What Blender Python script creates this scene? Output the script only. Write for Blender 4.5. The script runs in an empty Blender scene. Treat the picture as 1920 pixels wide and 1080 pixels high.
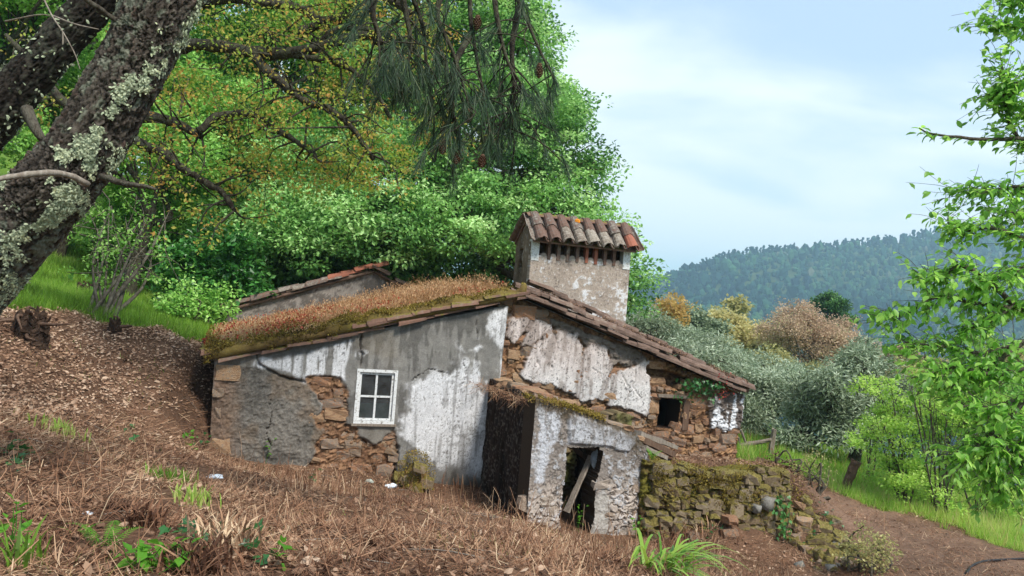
import bpy, math, random
import numpy as np
from mathutils import Vector, Matrix, Euler

scene = bpy.context.scene
COL = scene.collection
rad = math.radians

# ------------------------------------------------------------------ camera
FPX = 1480.0          # focal length in pixels of the 1920 px wide photograph
PITCH, ROLL = rad(1.1), rad(4.5)
cam_d = bpy.data.cameras.new('camera')
cam_d.sensor_width = 36.0
cam_d.lens = 36.0 * FPX / 1920.0
cam_d.clip_start, cam_d.clip_end = 0.1, 8000.0
cam = bpy.data.objects.new('camera', cam_d)
COL.objects.link(cam)
CM = (Matrix.Rotation(rad(90) + PITCH, 4, 'X') @ Matrix.Rotation(ROLL, 4, 'Z'))
cam.matrix_world = CM
scene.camera = cam
CR = np.array(CM.to_3x3())

# ------------------------------------------------------------------ light and sky
SUN_EL, SUN_AZ = rad(52), rad(140)      # azimuth clockwise from +Y (right of and behind the camera)
world = bpy.data.worlds.new('World'); scene.world = world
world.use_nodes = True
wn, wl = world.node_tree.nodes, world.node_tree.links
wn.clear()
w_out = wn.new('ShaderNodeOutputWorld'); w_bg = wn.new('ShaderNodeBackground')
sky = wn.new('ShaderNodeTexSky'); sky.sky_type = 'NISHITA'; sky.sun_disc = False
sky.sun_elevation, sky.sun_rotation = SUN_EL, SUN_AZ
sky.air_density, sky.dust_density, sky.ozone_density = 1.0, 0.6, 1.5
SKY_STRENGTH = 0.067
w_bg.inputs['Strength'].default_value = SKY_STRENGTH
tc = wn.new('ShaderNodeTexCoord')
sep = wn.new('ShaderNodeSeparateXYZ'); wl.new(tc.outputs['Generated'], sep.inputs[0])
zz = wn.new('ShaderNodeMath'); zz.operation = 'MAXIMUM'; zz.inputs[1].default_value = 0.0
wl.new(sep.outputs['Z'], zz.inputs[0])
za = wn.new('ShaderNodeMath'); za.operation = 'ADD'; za.inputs[1].default_value = 0.16
wl.new(zz.outputs[0], za.inputs[0])
dv = wn.new('ShaderNodeVectorMath'); dv.operation = 'DIVIDE'
cmb = wn.new('ShaderNodeCombineXYZ')
for k in 'XYZ': wl.new(za.outputs[0], cmb.inputs[k])
wl.new(tc.outputs['Generated'], dv.inputs[0]); wl.new(cmb.outputs[0], dv.inputs[1])
mp = wn.new('ShaderNodeMapping'); mp.inputs['Scale'].default_value = (0.55, 0.9, 0.0)
mp.inputs['Location'].default_value = (3.1, 1.7, 0.0)
wl.new(dv.outputs[0], mp.inputs[0])
cn = wn.new('ShaderNodeTexNoise'); cn.inputs['Scale'].default_value = 1.15
cn.inputs['Detail'].default_value = 7; cn.inputs['Roughness'].default_value = 0.52
cn.inputs['Distortion'].default_value = 0.35
wl.new(mp.outputs[0], cn.inputs['Vector'])
# more cloud low down, more open sky higher up
bias = wn.new('ShaderNodeMapRange'); bias.inputs['From Min'].default_value = 0.10; bias.inputs['From Max'].default_value = 0.42
bias.inputs['To Min'].default_value = 0.21; bias.inputs['To Max'].default_value = -0.12
wl.new(sep.outputs['Z'], bias.inputs['Value'])
ad = wn.new('ShaderNodeMath'); ad.operation = 'ADD'
wl.new(cn.outputs['Fac'], ad.inputs[0]); wl.new(bias.outputs[0], ad.inputs[1])
cr = wn.new('ShaderNodeMapRange'); cr.interpolation_type = 'SMOOTHSTEP'
cr.inputs['From Min'].default_value = 0.43; cr.inputs['From Max'].default_value = 0.68
wl.new(ad.outputs[0], cr.inputs['Value'])
mx = wn.new('ShaderNodeMix'); mx.data_type = 'RGBA'
thin = wn.new('ShaderNodeMix'); thin.data_type = 'RGBA'; thin.inputs[0].default_value = 0.7
wl.new(sky.outputs[0], thin.inputs[6]); thin.inputs[7].default_value = (2.95, 3.7, 4.55, 1)   # thin high veil
wl.new(cr.outputs[0], mx.inputs[0]); wl.new(thin.outputs[2], mx.inputs[6])
mx.inputs[7].default_value = (4.6, 5.0, 5.1, 1)                       # cloud
wl.new(mx.outputs[2], w_bg.inputs['Color']); wl.new(w_bg.outputs[0], w_out.inputs['Surface'])

sun_d = bpy.data.lights.new('sun', 'SUN'); sun_d.energy = 1.5; sun_d.angle = rad(12); sun_d.color = (1, 0.95, 0.87)
sun = bpy.data.objects.new('sun', sun_d); COL.objects.link(sun)
sun_dir = Vector((math.sin(SUN_AZ) * math.cos(SUN_EL), math.cos(SUN_AZ) * math.cos(SUN_EL), math.sin(SUN_EL)))
sun.rotation_euler = sun_dir.to_track_quat('Z', 'Y').to_euler(); sun.location = (20, -20, 40)

vs = scene.view_settings
vs.view_transform = 'Standard'; vs.look = 'None'; vs.gamma = 1.0; vs.exposure = 1.85; vs.use_curve_mapping = False
scene.cycles.max_bounces = 6; scene.cycles.transparent_max_bounces = 8
scene.cycles.diffuse_bounces = 3; scene.cycles.glossy_bounces = 2; scene.cycles.transmission_bounces = 4
scene.cycles.volume_bounces = 1
scene.cycles.use_denoising = True

# ------------------------------------------------------------------ helpers
rng = np.random.default_rng(7)
random.seed(7)

def P(px, py, d):
    """world point seen at photograph pixel (px, py) at distance d along the view axis"""
    v = CR @ np.array([(px - 960) / FPX * d, (540 - py) / FPX * d, -d])
    return v
def to_px(V):
    c = np.asarray(V) @ CR
    d = -c[..., 2]
    d = np.where(np.abs(d) < 1e-6, 1e-6, d)
    return 960 + FPX * c[..., 0] / d, 540 - FPX * c[..., 1] / d, d
def lin(r, g, b):
    f = lambda c: (c / 255 / 12.92) if c <= 10.3 else ((c / 255 + 0.055) / 1.055) ** 2.4
    return np.array([f(r), f(g), f(b)])
def L4(c): return (float(c[0]), float(c[1]), float(c[2]), 1.0)

def _hash(ix, iy, iz, seed):
    with np.errstate(over='ignore'):
        h = (ix.astype(np.uint32) * np.uint32(374761393) + iy.astype(np.uint32) * np.uint32(668265263)
             + iz.astype(np.uint32) * np.uint32(2147483647) + np.uint32(seed * 974711 + 12345))
        h = (h ^ (h >> np.uint32(13))) * np.uint32(1274126177)
        h = (h ^ (h >> np.uint32(16))) * np.uint32(2246822519)
        h = h ^ (h >> np.uint32(15))
    return h.astype(np.float64) / 4294967295.0
def vnoise(x, y, z=0.0, seed=0):
    x, y, z = np.broadcast_arrays(np.asarray(x, float), np.asarray(y, float), np.asarray(z, float))
    ix, iy, iz = np.floor(x).astype(np.int64), np.floor(y).astype(np.int64), np.floor(z).astype(np.int64)
    fx, fy, fz = x - ix, y - iy, z - iz
    s = lambda t: t * t * t * (t * (t * 6 - 15) + 10)
    fx, fy, fz = s(fx), s(fy), s(fz)
    r = 0
    for dx in (0, 1):
        for dy in (0, 1):
            for dz in (0, 1):
                w = (fx if dx else 1 - fx) * (fy if dy else 1 - fy) * (fz if dz else 1 - fz)
                r = r + w * _hash(ix + dx, iy + dy, iz + dz, seed)
    return r * 2 - 1
def fbm(x, y, z=0.0, o=4, seed=0, g=0.5):
    a, t, n = 1.0, 0.0, 0.0
    x, y, z = np.asarray(x, float), np.asarray(y, float), np.asarray(z, float)
    for i in range(o):
        t = t + a * vnoise(x * 2 ** i + 17.3 * i, y * 2 ** i + 9.1 * i, z * 2 ** i, seed + i); n += a; a *= g
    return t / n
def voro(x, y, seed=0, jit=0.9):
    """distance to nearest and second nearest cell point, and the cell's random value"""
    ix, iy = np.floor(x).astype(np.int64), np.floor(y).astype(np.int64)
    f1 = np.full(x.shape, 9.0); f2 = np.full(x.shape, 9.0); cid = np.zeros(x.shape)
    z = np.zeros_like(ix)
    for dx in (-1, 0, 1):
        for dy in (-1, 0, 1):
            cx, cy = ix + dx, iy + dy
            qx = cx + 0.5 + jit * (_hash(cx, cy, z, seed) - .5); qy = cy + 0.5 + jit * (_hash(cx, cy, z + 7, seed) - .5)
            d = np.hypot(x - qx, y - qy); v = _hash(cx, cy, z + 3, seed)
            near = d < f1
            f2 = np.where(near, f1, np.minimum(f2, d)); cid = np.where(near, v, cid); f1 = np.where(near, d, f1)
    return f1, f2, cid
def sstep(a, b, x):
    t = np.clip((x - a) / (b - a), 0, 1); return t * t * (3 - 2 * t)
def seg_dist(px, py, poly, closed):
    d = np.full(np.shape(px), 1e9)
    n = len(poly)
    for i in range(n if closed else n - 1):
        ax, ay = poly[i]; bx, by = poly[(i + 1) % n]
        ux, uy = bx - ax, by - ay
        t = np.clip(((px - ax) * ux + (py - ay) * uy) / (ux * ux + uy * uy + 1e-9), 0, 1)
        d = np.minimum(d, np.hypot(px - ax - t * ux, py - ay - t * uy))
    return d
def inside(px, py, poly):
    r = np.zeros(np.shape(px), bool); n = len(poly)
    for i in range(n):
        ax, ay = poly[i]; bx, by = poly[(i + 1) % n]
        c = ((ay > py) != (by > py)) & (px < (bx - ax) * (py - ay) / ((by - ay) + 1e-12) + ax)
        r ^= c
    return r
def sdf(px, py, poly):
    d = seg_dist(px, py, poly, True); return np.where(inside(px, py, poly), d, -d)

# --- objects
def tag(o, label=None, cat=None, group=None, kind=None):
    if label: o['label'] = label
    if cat: o['category'] = cat
    if group: o['group'] = group
    if kind: o['kind'] = kind
    return o
def thing(name, label, cat, loc, group=None):
    o = bpy.data.objects.new(name, None); COL.objects.link(o)
    o.empty_display_size = 0.3
    o.location = Vector([float(c) for c in loc]); tag(o, label, cat, group)
    return o
def org(o):
    v = Vector((0, 0, 0))
    while o is not None: v = v + o.location; o = o.parent
    return v
def mesh_data(name, V, F, mat=None, col=None, tint=None, smooth=False):
    me = bpy.data.meshes.new(name)
    V = np.ascontiguousarray(V, dtype=np.float32)
    Fs = [np.asarray(f, dtype=np.int32) for f in (F if isinstance(F, (list, tuple)) else [F]) if len(f)]
    me.vertices.add(len(V)); me.vertices.foreach_set('co', V.ravel())
    idx = np.concatenate([f.ravel() for f in Fs])
    tot = np.concatenate([np.full(len(f), f.shape[1], np.int32) for f in Fs])
    st = np.concatenate([[0], np.cumsum(tot)[:-1]]).astype(np.int32)
    me.loops.add(len(idx)); me.loops.foreach_set('vertex_index', idx)
    me.polygons.add(len(tot)); me.polygons.foreach_set('loop_start', st)
    try: me.polygons.foreach_set('loop_total', tot)
    except Exception: pass
    me.update(calc_edges=True)
    me.polygons.foreach_set('use_smooth', np.full(len(tot), bool(smooth)))
    if col is not None:
        a = me.attributes.new('col', 'FLOAT_COLOR', 'POINT')
        c4 = np.ones((len(V), 4), np.float32); c4[:, :3] = col
        a.data.foreach_set('color', c4.ravel())
    if tint is not None:
        a = me.attributes.new('tint', 'FLOAT', 'POINT'); a.data.foreach_set('value', np.asarray(tint, np.float32))
    if mat is not None: me.materials.append(mat)
    return me
def mk(name, V, F, mat=None, parent=None, **kw):
    """V in world coordinates"""
    V = np.asarray(V, float)
    if parent is not None: base = np.array(org(parent))
    else:
        lo, hi = V.min(0), V.max(0); base = np.array([(lo[0] + hi[0]) / 2, (lo[1] + hi[1]) / 2, lo[2]])
    me = mesh_data(name, V - base, F, mat, **kw)
    o = bpy.data.objects.new(name, me); COL.objects.link(o)
    if parent is not None: o.parent = parent
    else: o.location = Vector(base)
    return o
def inst(name, me, parent, M):
    """an object of shared mesh data with world matrix M (parents are unrotated)"""
    o = bpy.data.objects.new(name, me); COL.objects.link(o)
    M = M.copy()
    if parent is not None:
        o.parent = parent; M.translation = M.translation - org(parent)
    o.matrix_local = M
    return o
def frame(x, y, z, loc, s=(1, 1, 1)):
    M = Matrix.Identity(4)
    for i in range(3):
        M[i][0], M[i][1], M[i][2], M[i][3] = x[i] * s[0], y[i] * s[1], z[i] * s[2], loc[i]
    return M

# --- shape builders (numpy)
class MB:
    def __init__(s): s.V = []; s.T = []; s.Q = []; s.n = 0
    def add(s, V, T=None, Q=None):
        V = np.asarray(V, float); s.V.append(V)
        if T is not None and len(T): s.T.append(np.asarray(T) + s.n)
        if Q is not None and len(Q): s.Q.append(np.asarray(Q) + s.n)
        s.n += len(V)
    def out(s):
        F = []
        if s.T: F.append(np.concatenate(s.T))
        if s.Q: F.append(np.concatenate(s.Q))
        return np.concatenate(s.V), F
    def build(s, name, mat, parent=None, **kw):
        V, F = s.out(); return mk(name, V, F, mat, parent, **kw)
    def box(s, c, x, y, z):
        """box with centre c and half-extent vectors x, y, z"""
        c, x, y, z = map(lambda v: np.asarray(v, float), (c, x, y, z))
        V = [c + a * x + b * y + e * z for e in (-1, 1) for b in (-1, 1) for a in (-1, 1)]
        s.add(V, Q=[[0, 2, 3, 1], [4, 5, 7, 6], [0, 1, 5, 4], [2, 6, 7, 3], [0, 4, 6, 2], [1, 3, 7, 5]])
    def tube(s, pts, rs, sides=7, cap=True):
        V, T, Q = tube(pts, rs, sides, cap); s.add(V, T, Q)
def smooth_path(pts, n):
    """Catmull-Rom through the points"""
    p = np.asarray(pts, float); m = len(p)
    if m == 2: return p[0] + (p[1] - p[0]) * np.linspace(0, 1, n)[:, None]
    q = np.vstack([2 * p[0] - p[1], p, 2 * p[-1] - p[-2]])
    t = np.linspace(0, m - 1 - 1e-6, n); i = t.astype(int); f = (t - i)[:, None]
    a, b, c, d = q[i], q[i + 1], q[i + 2], q[i + 3]
    return 0.5 * (2 * b + (c - a) * f + (2 * a - 5 * b + 4 * c - d) * f ** 2 + (3 * b - a - 3 * c + d) * f ** 3)
def tube(pts, rs, sides=7, cap=True):
    p = np.asarray(pts, float); n = len(p); rs = np.broadcast_to(np.asarray(rs, float), (n,))
    tg = np.gradient(p, axis=0); tg /= np.linalg.norm(tg, axis=1)[:, None] + 1e-12
    u = np.cross(tg[0], [0.3, 0.2, 1.0]); 
    if np.linalg.norm(u) < 1e-3: u = np.cross(tg[0], [1, 0, 0])
    u /= np.linalg.norm(u); an = np.linspace(0, 2 * np.pi, sides, endpoint=False)
    V = np.zeros((n, sides, 3))
    for i in range(n):
        u = u - tg[i] * (u @ tg[i]); u /= np.linalg.norm(u) + 1e-12; w = np.cross(tg[i], u)
        V[i] = p[i] + rs[i] * (np.cos(an)[:, None] * u + np.sin(an)[:, None] * w)
    a = (np.arange(n - 1)[:, None] * sides + np.arange(sides)[None]).ravel()
    b = (np.arange(n - 1)[:, None] * sides + (np.arange(sides) + 1)[None] % sides).ravel()
    Q = np.stack([a, b, b + sides, a + sides], 1)
    V = V.reshape(-1, 3); T = np.zeros((0, 3), int)
    if cap:
        V = np.vstack([V, p[0], p[-1]]); c0, c1 = n * sides, n * sides + 1
        k = np.arange(sides); k2 = (k + 1) % sides
        T = np.vstack([np.stack([np.full(sides, c0), k2, k], 1), np.stack([np.full(sides, c1), k + (n - 1) * sides, k2 + (n - 1) * sides], 1)])
    return V, T, Q
def norm(v): return v / (np.linalg.norm(v, axis=-1, keepdims=True) + 1e-12)
def rdir(n):
    v = rng.normal(size=(n, 3)); return norm(v)
# leaf templates: x along the leaf, y across, z up
T_LEAF = (np.array([[0, 0, 0], [.5, -.3, .07], [1, 0, -.05], [.5, .3, .07]]), np.array([[0, 1, 2], [0, 2, 3]]))
T_LONG = (np.array([[0, 0, 0], [.45, -.13, .03], [1, 0, -.05], [.45, .13, .03]]), np.array([[0, 1, 2], [0, 2, 3]]))
T_BLADE = (np.array([[0, -.5, 0], [0, .5, 0], [1, 0, 0]]), np.array([[0, 1, 2]]))
T_STRIP = (np.array([[0, -.5, 0], [0, .5, 0], [1, .4, 0], [1, -.4, 0]]), np.array([[0, 1, 2], [0, 2, 3]]))
T_BROAD = (np.array([[0, 0, 0], [.2, -.2, .05], [.22, 0, 0], [.2, .2, .05], [.55, -.27, .05], [.55, 0, -.02], [.55, .27, .05], [.85, -.14, -.03], [.85, .14, -.03], [1.05, 0, -.16]]),
           np.array([[0, 1, 2], [0, 2, 3], [1, 4, 5], [1, 5, 2], [2, 5, 6], [2, 6, 3], [4, 7, 5], [5, 8, 6], [5, 7, 9], [5, 9, 8]]))
T_CURL = (np.array([[0, 0, 0], [.3, -.22, .12], [.3, .22, .08], [.68, -.26, .06], [.68, .2, .2], [1, .03, .16]]), np.array([[0, 1, 2], [1, 3, 4], [1, 4, 2], [3, 5, 4]]))
T_IVY = (np.array([[0, 0, 0], [-.12, -.38, .03], [.35, -.5, .05], [.45, -.2, .02], [1, 0, -.05], [.45, .2, .02], [.35, .5, .05], [-.12, .38, .03]]),
         np.array([[0, 1, 2], [0, 2, 3], [0, 3, 4], [0, 4, 5], [0, 5, 6], [0, 6, 7]]))
def scatter(tpl, pos, d, up, size, width=None):
    """copies of a leaf template: returns V, F; d leaf direction, up leaf normal"""
    tv, tf = tpl; n = len(pos); k = len(tv)
    x = norm(d); y = norm(np.cross(up, x)); z = np.cross(x, y)
    size = np.broadcast_to(np.asarray(size, float), (n,)); w = size if width is None else np.broadcast_to(np.asarray(width, float), (n,))
    V = pos[:, None] + (tv[None, :, 0:1] * size[:, None, None]) * x[:, None] + (tv[None, :, 1:2] * w[:, None, None]) * y[:, None] + (tv[None, :, 2:3] * size[:, None, None]) * z[:, None]
    F = (tf[None] + (np.arange(n) * k)[:, None, None]).reshape(-1, tf.shape[1])
    return V.reshape(-1, 3), F, k

# --- materials
def nodes(name):
    m = bpy.data.materials.new(name); m.use_nodes = True
    nt = m.node_tree; nt.nodes.clear()
    out = nt.nodes.new('ShaderNodeOutputMaterial')
    return m, nt, nt.nodes, nt.links, out
def ramp(nd, cols, pos=None):
    r = nd.new('ShaderNodeValToRGB'); e = r.color_ramp.elements
    n = len(cols)
    while len(e) < n: e.new(0.5)
    for i, c in enumerate(cols):
        e[i].position = (i / (n - 1)) if pos is None else pos[i]
        e[i].color = L4(c)
    return r
def leaf_mat(name, cols, trans=0.4, rough=0.55, spec=0.25, rnd=0.25):
    m, nt, nd, lk, out = nodes(name)
    at = nd.new('ShaderNodeAttribute'); at.attribute_name = 'tint'
    oi = nd.new('ShaderNodeObjectInfo')
    ma = nd.new('ShaderNodeMath'); ma.operation = 'MULTIPLY_ADD'; ma.inputs[1].default_value = rnd; ma.inputs[2].default_value = -rnd / 2
    lk.new(oi.outputs['Random'], ma.inputs[0])
    ad = nd.new('ShaderNodeMath'); ad.operation = 'ADD'; ad.use_clamp = True
    lk.new(at.outputs['Fac'], ad.inputs[0]); lk.new(ma.outputs[0], ad.inputs[1])
    r = ramp(nd, cols); lk.new(ad.outputs[0], r.inputs[0])
    bs = nd.new('ShaderNodeBsdfPrincipled'); bs.inputs['Roughness'].default_value = rough
    bs.inputs['Specular IOR Level'].default_value = spec
    lk.new(r.outputs[0], bs.inputs['Base Color'])
    if trans > 0:
        tr = nd.new('ShaderNodeBsdfTranslucent')
        hs = nd.new('ShaderNodeHueSaturation'); hs.inputs['Value'].default_value = 1.5; hs.inputs['Hue'].default_value = 0.485
        lk.new(r.outputs[0], hs.inputs['Color']); lk.new(hs.outputs[0], tr.inputs['Color'])
        mi = nd.new('ShaderNodeMixShader'); mi.inputs[0].default_value = trans
        lk.new(bs.outputs[0], mi.inputs[1]); lk.new(tr.outputs[0], mi.inputs[2]); lk.new(mi.outputs[0], out.inputs[0])
    else: lk.new(bs.outputs[0], out.inputs[0])
    return m
def noise_node(nd, lk, scale, detail=5, rough=0.6, vec=None, stretch=None):
    n = nd.new('ShaderNodeTexNoise'); n.inputs['Scale'].default_value = scale; n.inputs['Detail'].default_value = detail; n.inputs['Roughness'].default_value = rough
    t = nd.new('ShaderNodeTexCoord'); src = t.outputs['Object']
    if stretch:
        mpn = nd.new('ShaderNodeMapping'); mpn.inputs['Scale'].default_value = stretch; lk.new(src, mpn.inputs[0]); src = mpn.outputs[0]
    lk.new(src, n.inputs['Vector'])
    return n
def col_mat(name, rough=0.9, nscale=40, namt=0.35, bump=0.4, bscale=60, bdist=0.01, spec=0.2):
    """base colour from the 'col' attribute, grain from noise"""
    m, nt, nd, lk, out = nodes(name)
    at = nd.new('ShaderNodeAttribute'); at.attribute_name = 'col'
    n = noise_node(nd, lk, nscale)
    mr = nd.new('ShaderNodeMapRange'); mr.inputs['From Min'].default_value = .25; mr.inputs['From Max'].default_value = .75
    mr.inputs['To Min'].default_value = 1 - namt; mr.inputs['To Max'].default_value = 1 + namt
    lk.new(n.outputs['Fac'], mr.inputs['Value'])
    vm = nd.new('ShaderNodeVectorMath'); vm.operation = 'SCALE'
    lk.new(at.outputs['Color'], vm.inputs[0]); lk.new(mr.outputs[0], vm.inputs['Scale'])
    bs = nd.new('ShaderNodeBsdfPrincipled'); bs.inputs['Roughness'].default_value = rough; bs.inputs['Specular IOR Level'].default_value = spec
    lk.new(vm.outputs[0], bs.inputs['Base Color'])
    n2 = noise_node(nd, lk, bscale, 4)
    bp = nd.new('ShaderNodeBump'); bp.inputs['Strength'].default_value = bump; bp.inputs['Distance'].default_value = bdist
    lk.new(n2.outputs['Fac'], bp.inputs['Height']); lk.new(bp.outputs[0], bs.inputs['Normal'])
    lk.new(bs.outputs[0], out.inputs[0])
    return m
def rough_mat(name, cols, scale=12, rough=0.9, bump=0.5, bscale=40, bdist=0.02, rnd=0.0, stretch=None, spec=0.2, moss=None, mossamt=0.5, detail=6):
    """noise-ramp colour; rnd shifts the ramp per object; moss grows on upward faces"""
    m, nt, nd, lk, out = nodes(name)
    n = noise_node(nd, lk, scale, detail, stretch=stretch)
    mr = nd.new('ShaderNodeMapRange'); mr.inputs['From Min'].default_value = .28; mr.inputs['From Max'].default_value = .72
    lk.new(n.outputs['Fac'], mr.inputs['Value']); fac = mr.outputs[0]
    if rnd > 0:
        oi = nd.new('ShaderNodeObjectInfo')
        mi = nd.new('ShaderNodeMix'); mi.inputs[0].default_value = rnd
        lk.new(fac, mi.inputs[2]); lk.new(oi.outputs['Random'], mi.inputs[3]); fac = mi.outputs[0]
    r = ramp(nd, cols); lk.new(fac, r.inputs[0]); c = r.outputs[0]
    if moss is not None:
        ge = nd.new('ShaderNodeNewGeometry'); sp = nd.new('ShaderNodeSeparateXYZ'); lk.new(ge.outputs['Normal'], sp.inputs[0])
        nm = nd.new('ShaderNodeTexNoise'); nm.inputs['Scale'].default_value = 6; nm.inputs['Detail'].default_value = 5
        lk.new(ge.outputs['Position'], nm.inputs['Vector'])
        a1 = nd.new('ShaderNodeMath'); a1.operation = 'MULTIPLY_ADD'; a1.inputs[1].default_value = 0.35; lk.new(sp.outputs['Z'], a1.inputs[0]); lk.new(nm.outputs['Fac'], a1.inputs[2])
        m2 = nd.new('ShaderNodeMapRange'); m2.interpolation_type = 'SMOOTHSTEP'
        m2.inputs['From Min'].default_value = 0.72 - mossamt * .5; m2.inputs['From Max'].default_value = 0.84 - mossamt * .5; lk.new(a1.outputs[0], m2.inputs['Value'])
        nn = nd.new('ShaderNodeTexNoise'); nn.inputs['Scale'].default_value = 30; nn.inputs['Detail'].default_value = 4; lk.new(ge.outputs['Position'], nn.inputs['Vector'])
        rm = ramp(nd, moss, [0.3 + 0.4 * i / (len(moss) - 1) for i in range(len(moss))]); lk.new(nn.outputs['Fac'], rm.inputs[0])
        mc = nd.new('ShaderNodeMix'); mc.data_type = 'RGBA'; lk.new(m2.outputs[0], mc.inputs[0]); lk.new(c, mc.inputs[6]); lk.new(rm.outputs[0], mc.inputs[7]); c = mc.outputs[2]
    bs = nd.new('ShaderNodeBsdfPrincipled'); bs.inputs['Roughness'].default_value = rough; bs.inputs['Specular IOR Level'].default_value = spec
    lk.new(c, bs.inputs['Base Color'])
    n2 = noise_node(nd, lk, bscale, 5, stretch=stretch)
    bp = nd.new('ShaderNodeBump'); bp.inputs['Strength'].default_value = bump; bp.inputs['Distance'].default_value = bdist
    lk.new(n2.outputs['Fac'], bp.inputs['Height']); lk.new(bp.outputs[0], bs.inputs['Normal'])
    lk.new(bs.outputs[0], out.inputs[0])
    return m
# ------------------------------------------------------------------ house frame: s along the front, up, n towards the camera
A_H = rad(20); D_H = 13.0
HO = P(975, 556, D_H)
HT = np.array([math.cos(A_H), math.sin(A_H), 0.0]); HN = np.array([math.sin(A_H), -math.cos(A_H), 0.0]); UP = np.array([0, 0, 1.0])
def Fh(px, py, off=0.0):
    """(s, z) where the view ray through a pixel meets the plane lying off metres in front of the house front"""
    r = P(px, py, 1.0); t = ((HO + HN * off) @ HN) / (r @ HN); q = r * t - HO
    return q @ HT, q[2]
def W(s, z, n=0.0):
    s, z, n = np.broadcast_arrays(np.asarray(s, float), np.asarray(z, float), np.asarray(n, float))
    return HO + s[..., None] * HT + z[..., None] * UP + n[..., None] * HN

# ------------------------------------------------------------------ ground height from control points
GC = [(0,1080,3.4),(480,1080,3.7),(960,1080,4.0),(1180,1076,5.0),
 (200,955,4.6),(100,900,5.5),(100,1000,4.2),(300,1000,5.0),(300,900,7.0),(600,1000,5.5),(600,930,8.0),(760,1000,6.5),(800,950,8.8),
 (960,1000,7.5),(940,968,10.0),(905,925,12.4),(600,893,11.5),(740,905,12.0),(480,872,11.4),(400,852,11.2),(380,850,10.4),(500,900,9.5),
 (1080,1010,9.0),(1040,1000,10.6),(1150,1025,10.8),(1240,1045,10.8),(1200,1062,6.6),(1270,1072,8.2),(1330,1078,9.4),
 (100,800,8.0),(0,820,6.5),(200,790,9.6),(200,690,11.2),(200,605,12.3),(200,570,14),(100,530,17),(120,490,22),(150,440,32),
 (0,760,7.6),(0,640,9.6),(20,600,10.5),(60,578,11.6),(300,612,13),(345,646,12.2),(374,672,12.4),(340,830,10.6),(335,715,11.3),(383,822,11.25),(378,745,11.75),
 (300,590,16.5),(390,615,18),(300,530,22),(400,520,26),
 (1400,1062,11.0),(1260,1036,11.2),(1475,1018,11.9),(1520,1080,10.6),
 (1290,868,13.3),(1380,866,14.2),(1300,884,12.3),(1490,893,13.1),(1440,875,14.5),(1240,868,12.4),
 (1503,912,12.5),(1528,955,12.3),(1550,1000,12.0),(1568,1042,11.7),(1556,955,13.4),(1580,1052,11.4),(1600,940,14.2),(1700,1000,12.5),(1900,1060,11.0),(1610,1080,10.6),(1800,1080,10.0),
 (1560,915,15.6),(1700,955,14.6),(1900,1015,13.0),(1500,850,20),(1620,880,20),(1800,930,18),(1450,820,26),(1600,840,30),(1400,805,30),(1900,960,17)]
GP = np.array([P(*g) for g in GC])
WP = [(0,-1,-1.55),(0,-6,-1.5),(-4,-3,-1.0),(5,-3,-1.9),(3.5,2,-1.75),(-3,2,-1.42),(-8,3,-1.0),(-7,7,-.9),(8,4,-2.7),(-14,8,.6),(-16,14,1.2),(-14,22,1.8),(12,8,-3.0),(16,12,-3.4),
      (1.2,12.4,-3.1),(.6,13.0,-3.1),(-1,16,-2.2),(-4.5,16,-1.3),(-6.3,16,-.95),(2,17,-2.4),(4.5,18,-2.8),(-4,21,-.4),(0,22,-1.6),(3,24,-2.8),(10,26,-4.2),
      (-30,30,5),(-20,45,5),(-40,10,7),(-8,45,2.5),(-5,70,2),(4,45,-3),(-60,80,10),(0,120,-3),(-100,0,16),(-150,160,22),(20,40,-8),(25,22,-6),(15,60,-12),(40,60,-22),
      (40,20,-12),(40,-10,-10),(10,-20,-2.5),(-20,-20,2),(60,120,-42),(20,120,-26),(120,120,-58),(100,30,-40),(60,250,-70),(200,250,-75),(0,250,-40),
      (0,-150,-10),(150,-60,-45),(-150,-100,30),(300,100,-75),(-300,200,40),(-300,-200,60),(300,-300,-60),(400,500,-75),(0,500,-70),(-300,600,10),(900,0,-75),(0,-900,0),(-900,0,150),
      (-3000,-3000,100),(3000,-3000,-75),(3000,3500,-75),(0,3500,-75),(-3000,3500,80),(3000,0,-75),(-3000,0,150),(0,-3000,0)]
GP = np.vstack([GP, np.array(WP, float)])
_D = np.hypot(GP[:, None, 0] - GP[None, :, 0], GP[:, None, 1] - GP[None, :, 1])
_n = len(GP); _A = np.zeros((_n + 3, _n + 3)); _A[:_n, :_n] = np.sqrt(_D ** 2 + .04) - 0.02 * np.eye(_n)
_A[:_n, _n] = 1; _A[:_n, _n + 1:] = GP[:, :2]; _A[_n:, :_n] = _A[:_n, _n:].T
_w = np.linalg.solve(_A, np.concatenate([GP[:, 2], [0, 0, 0]]))
def H0(x, y):
    x = np.asarray(x, float); y = np.asarray(y, float); sh = x.shape; x = x.ravel(); y = y.ravel(); out = np.empty(x.size)
    for i in range(0, x.size, 20000):
        a, b = x[i:i + 20000], y[i:i + 20000]
        out[i:i + 20000] = np.sqrt((a[:, None] - GP[:, 0]) ** 2 + (b[:, None] - GP[:, 1]) ** 2 + .04) @ _w[:_n] + _w[_n] + a * _w[_n + 1] + b * _w[_n + 2]
    return out.reshape(sh)
def H(x, y):
    r = np.hypot(x, y)
    z = H0(x, y) + fbm(np.asarray(x) * 1.1, np.asarray(y) * 1.1, 0, 4, 3) * np.where(r > 17, .12, .05) + fbm(np.asarray(x) * 4, np.asarray(y) * 4, 0, 2, 5) * .02
    return z + fbm(np.asarray(x) * .02, np.asarray(y) * .02, 0, 3, 9) * np.clip((r - 60) / 200, 0, 1) * 8
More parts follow.
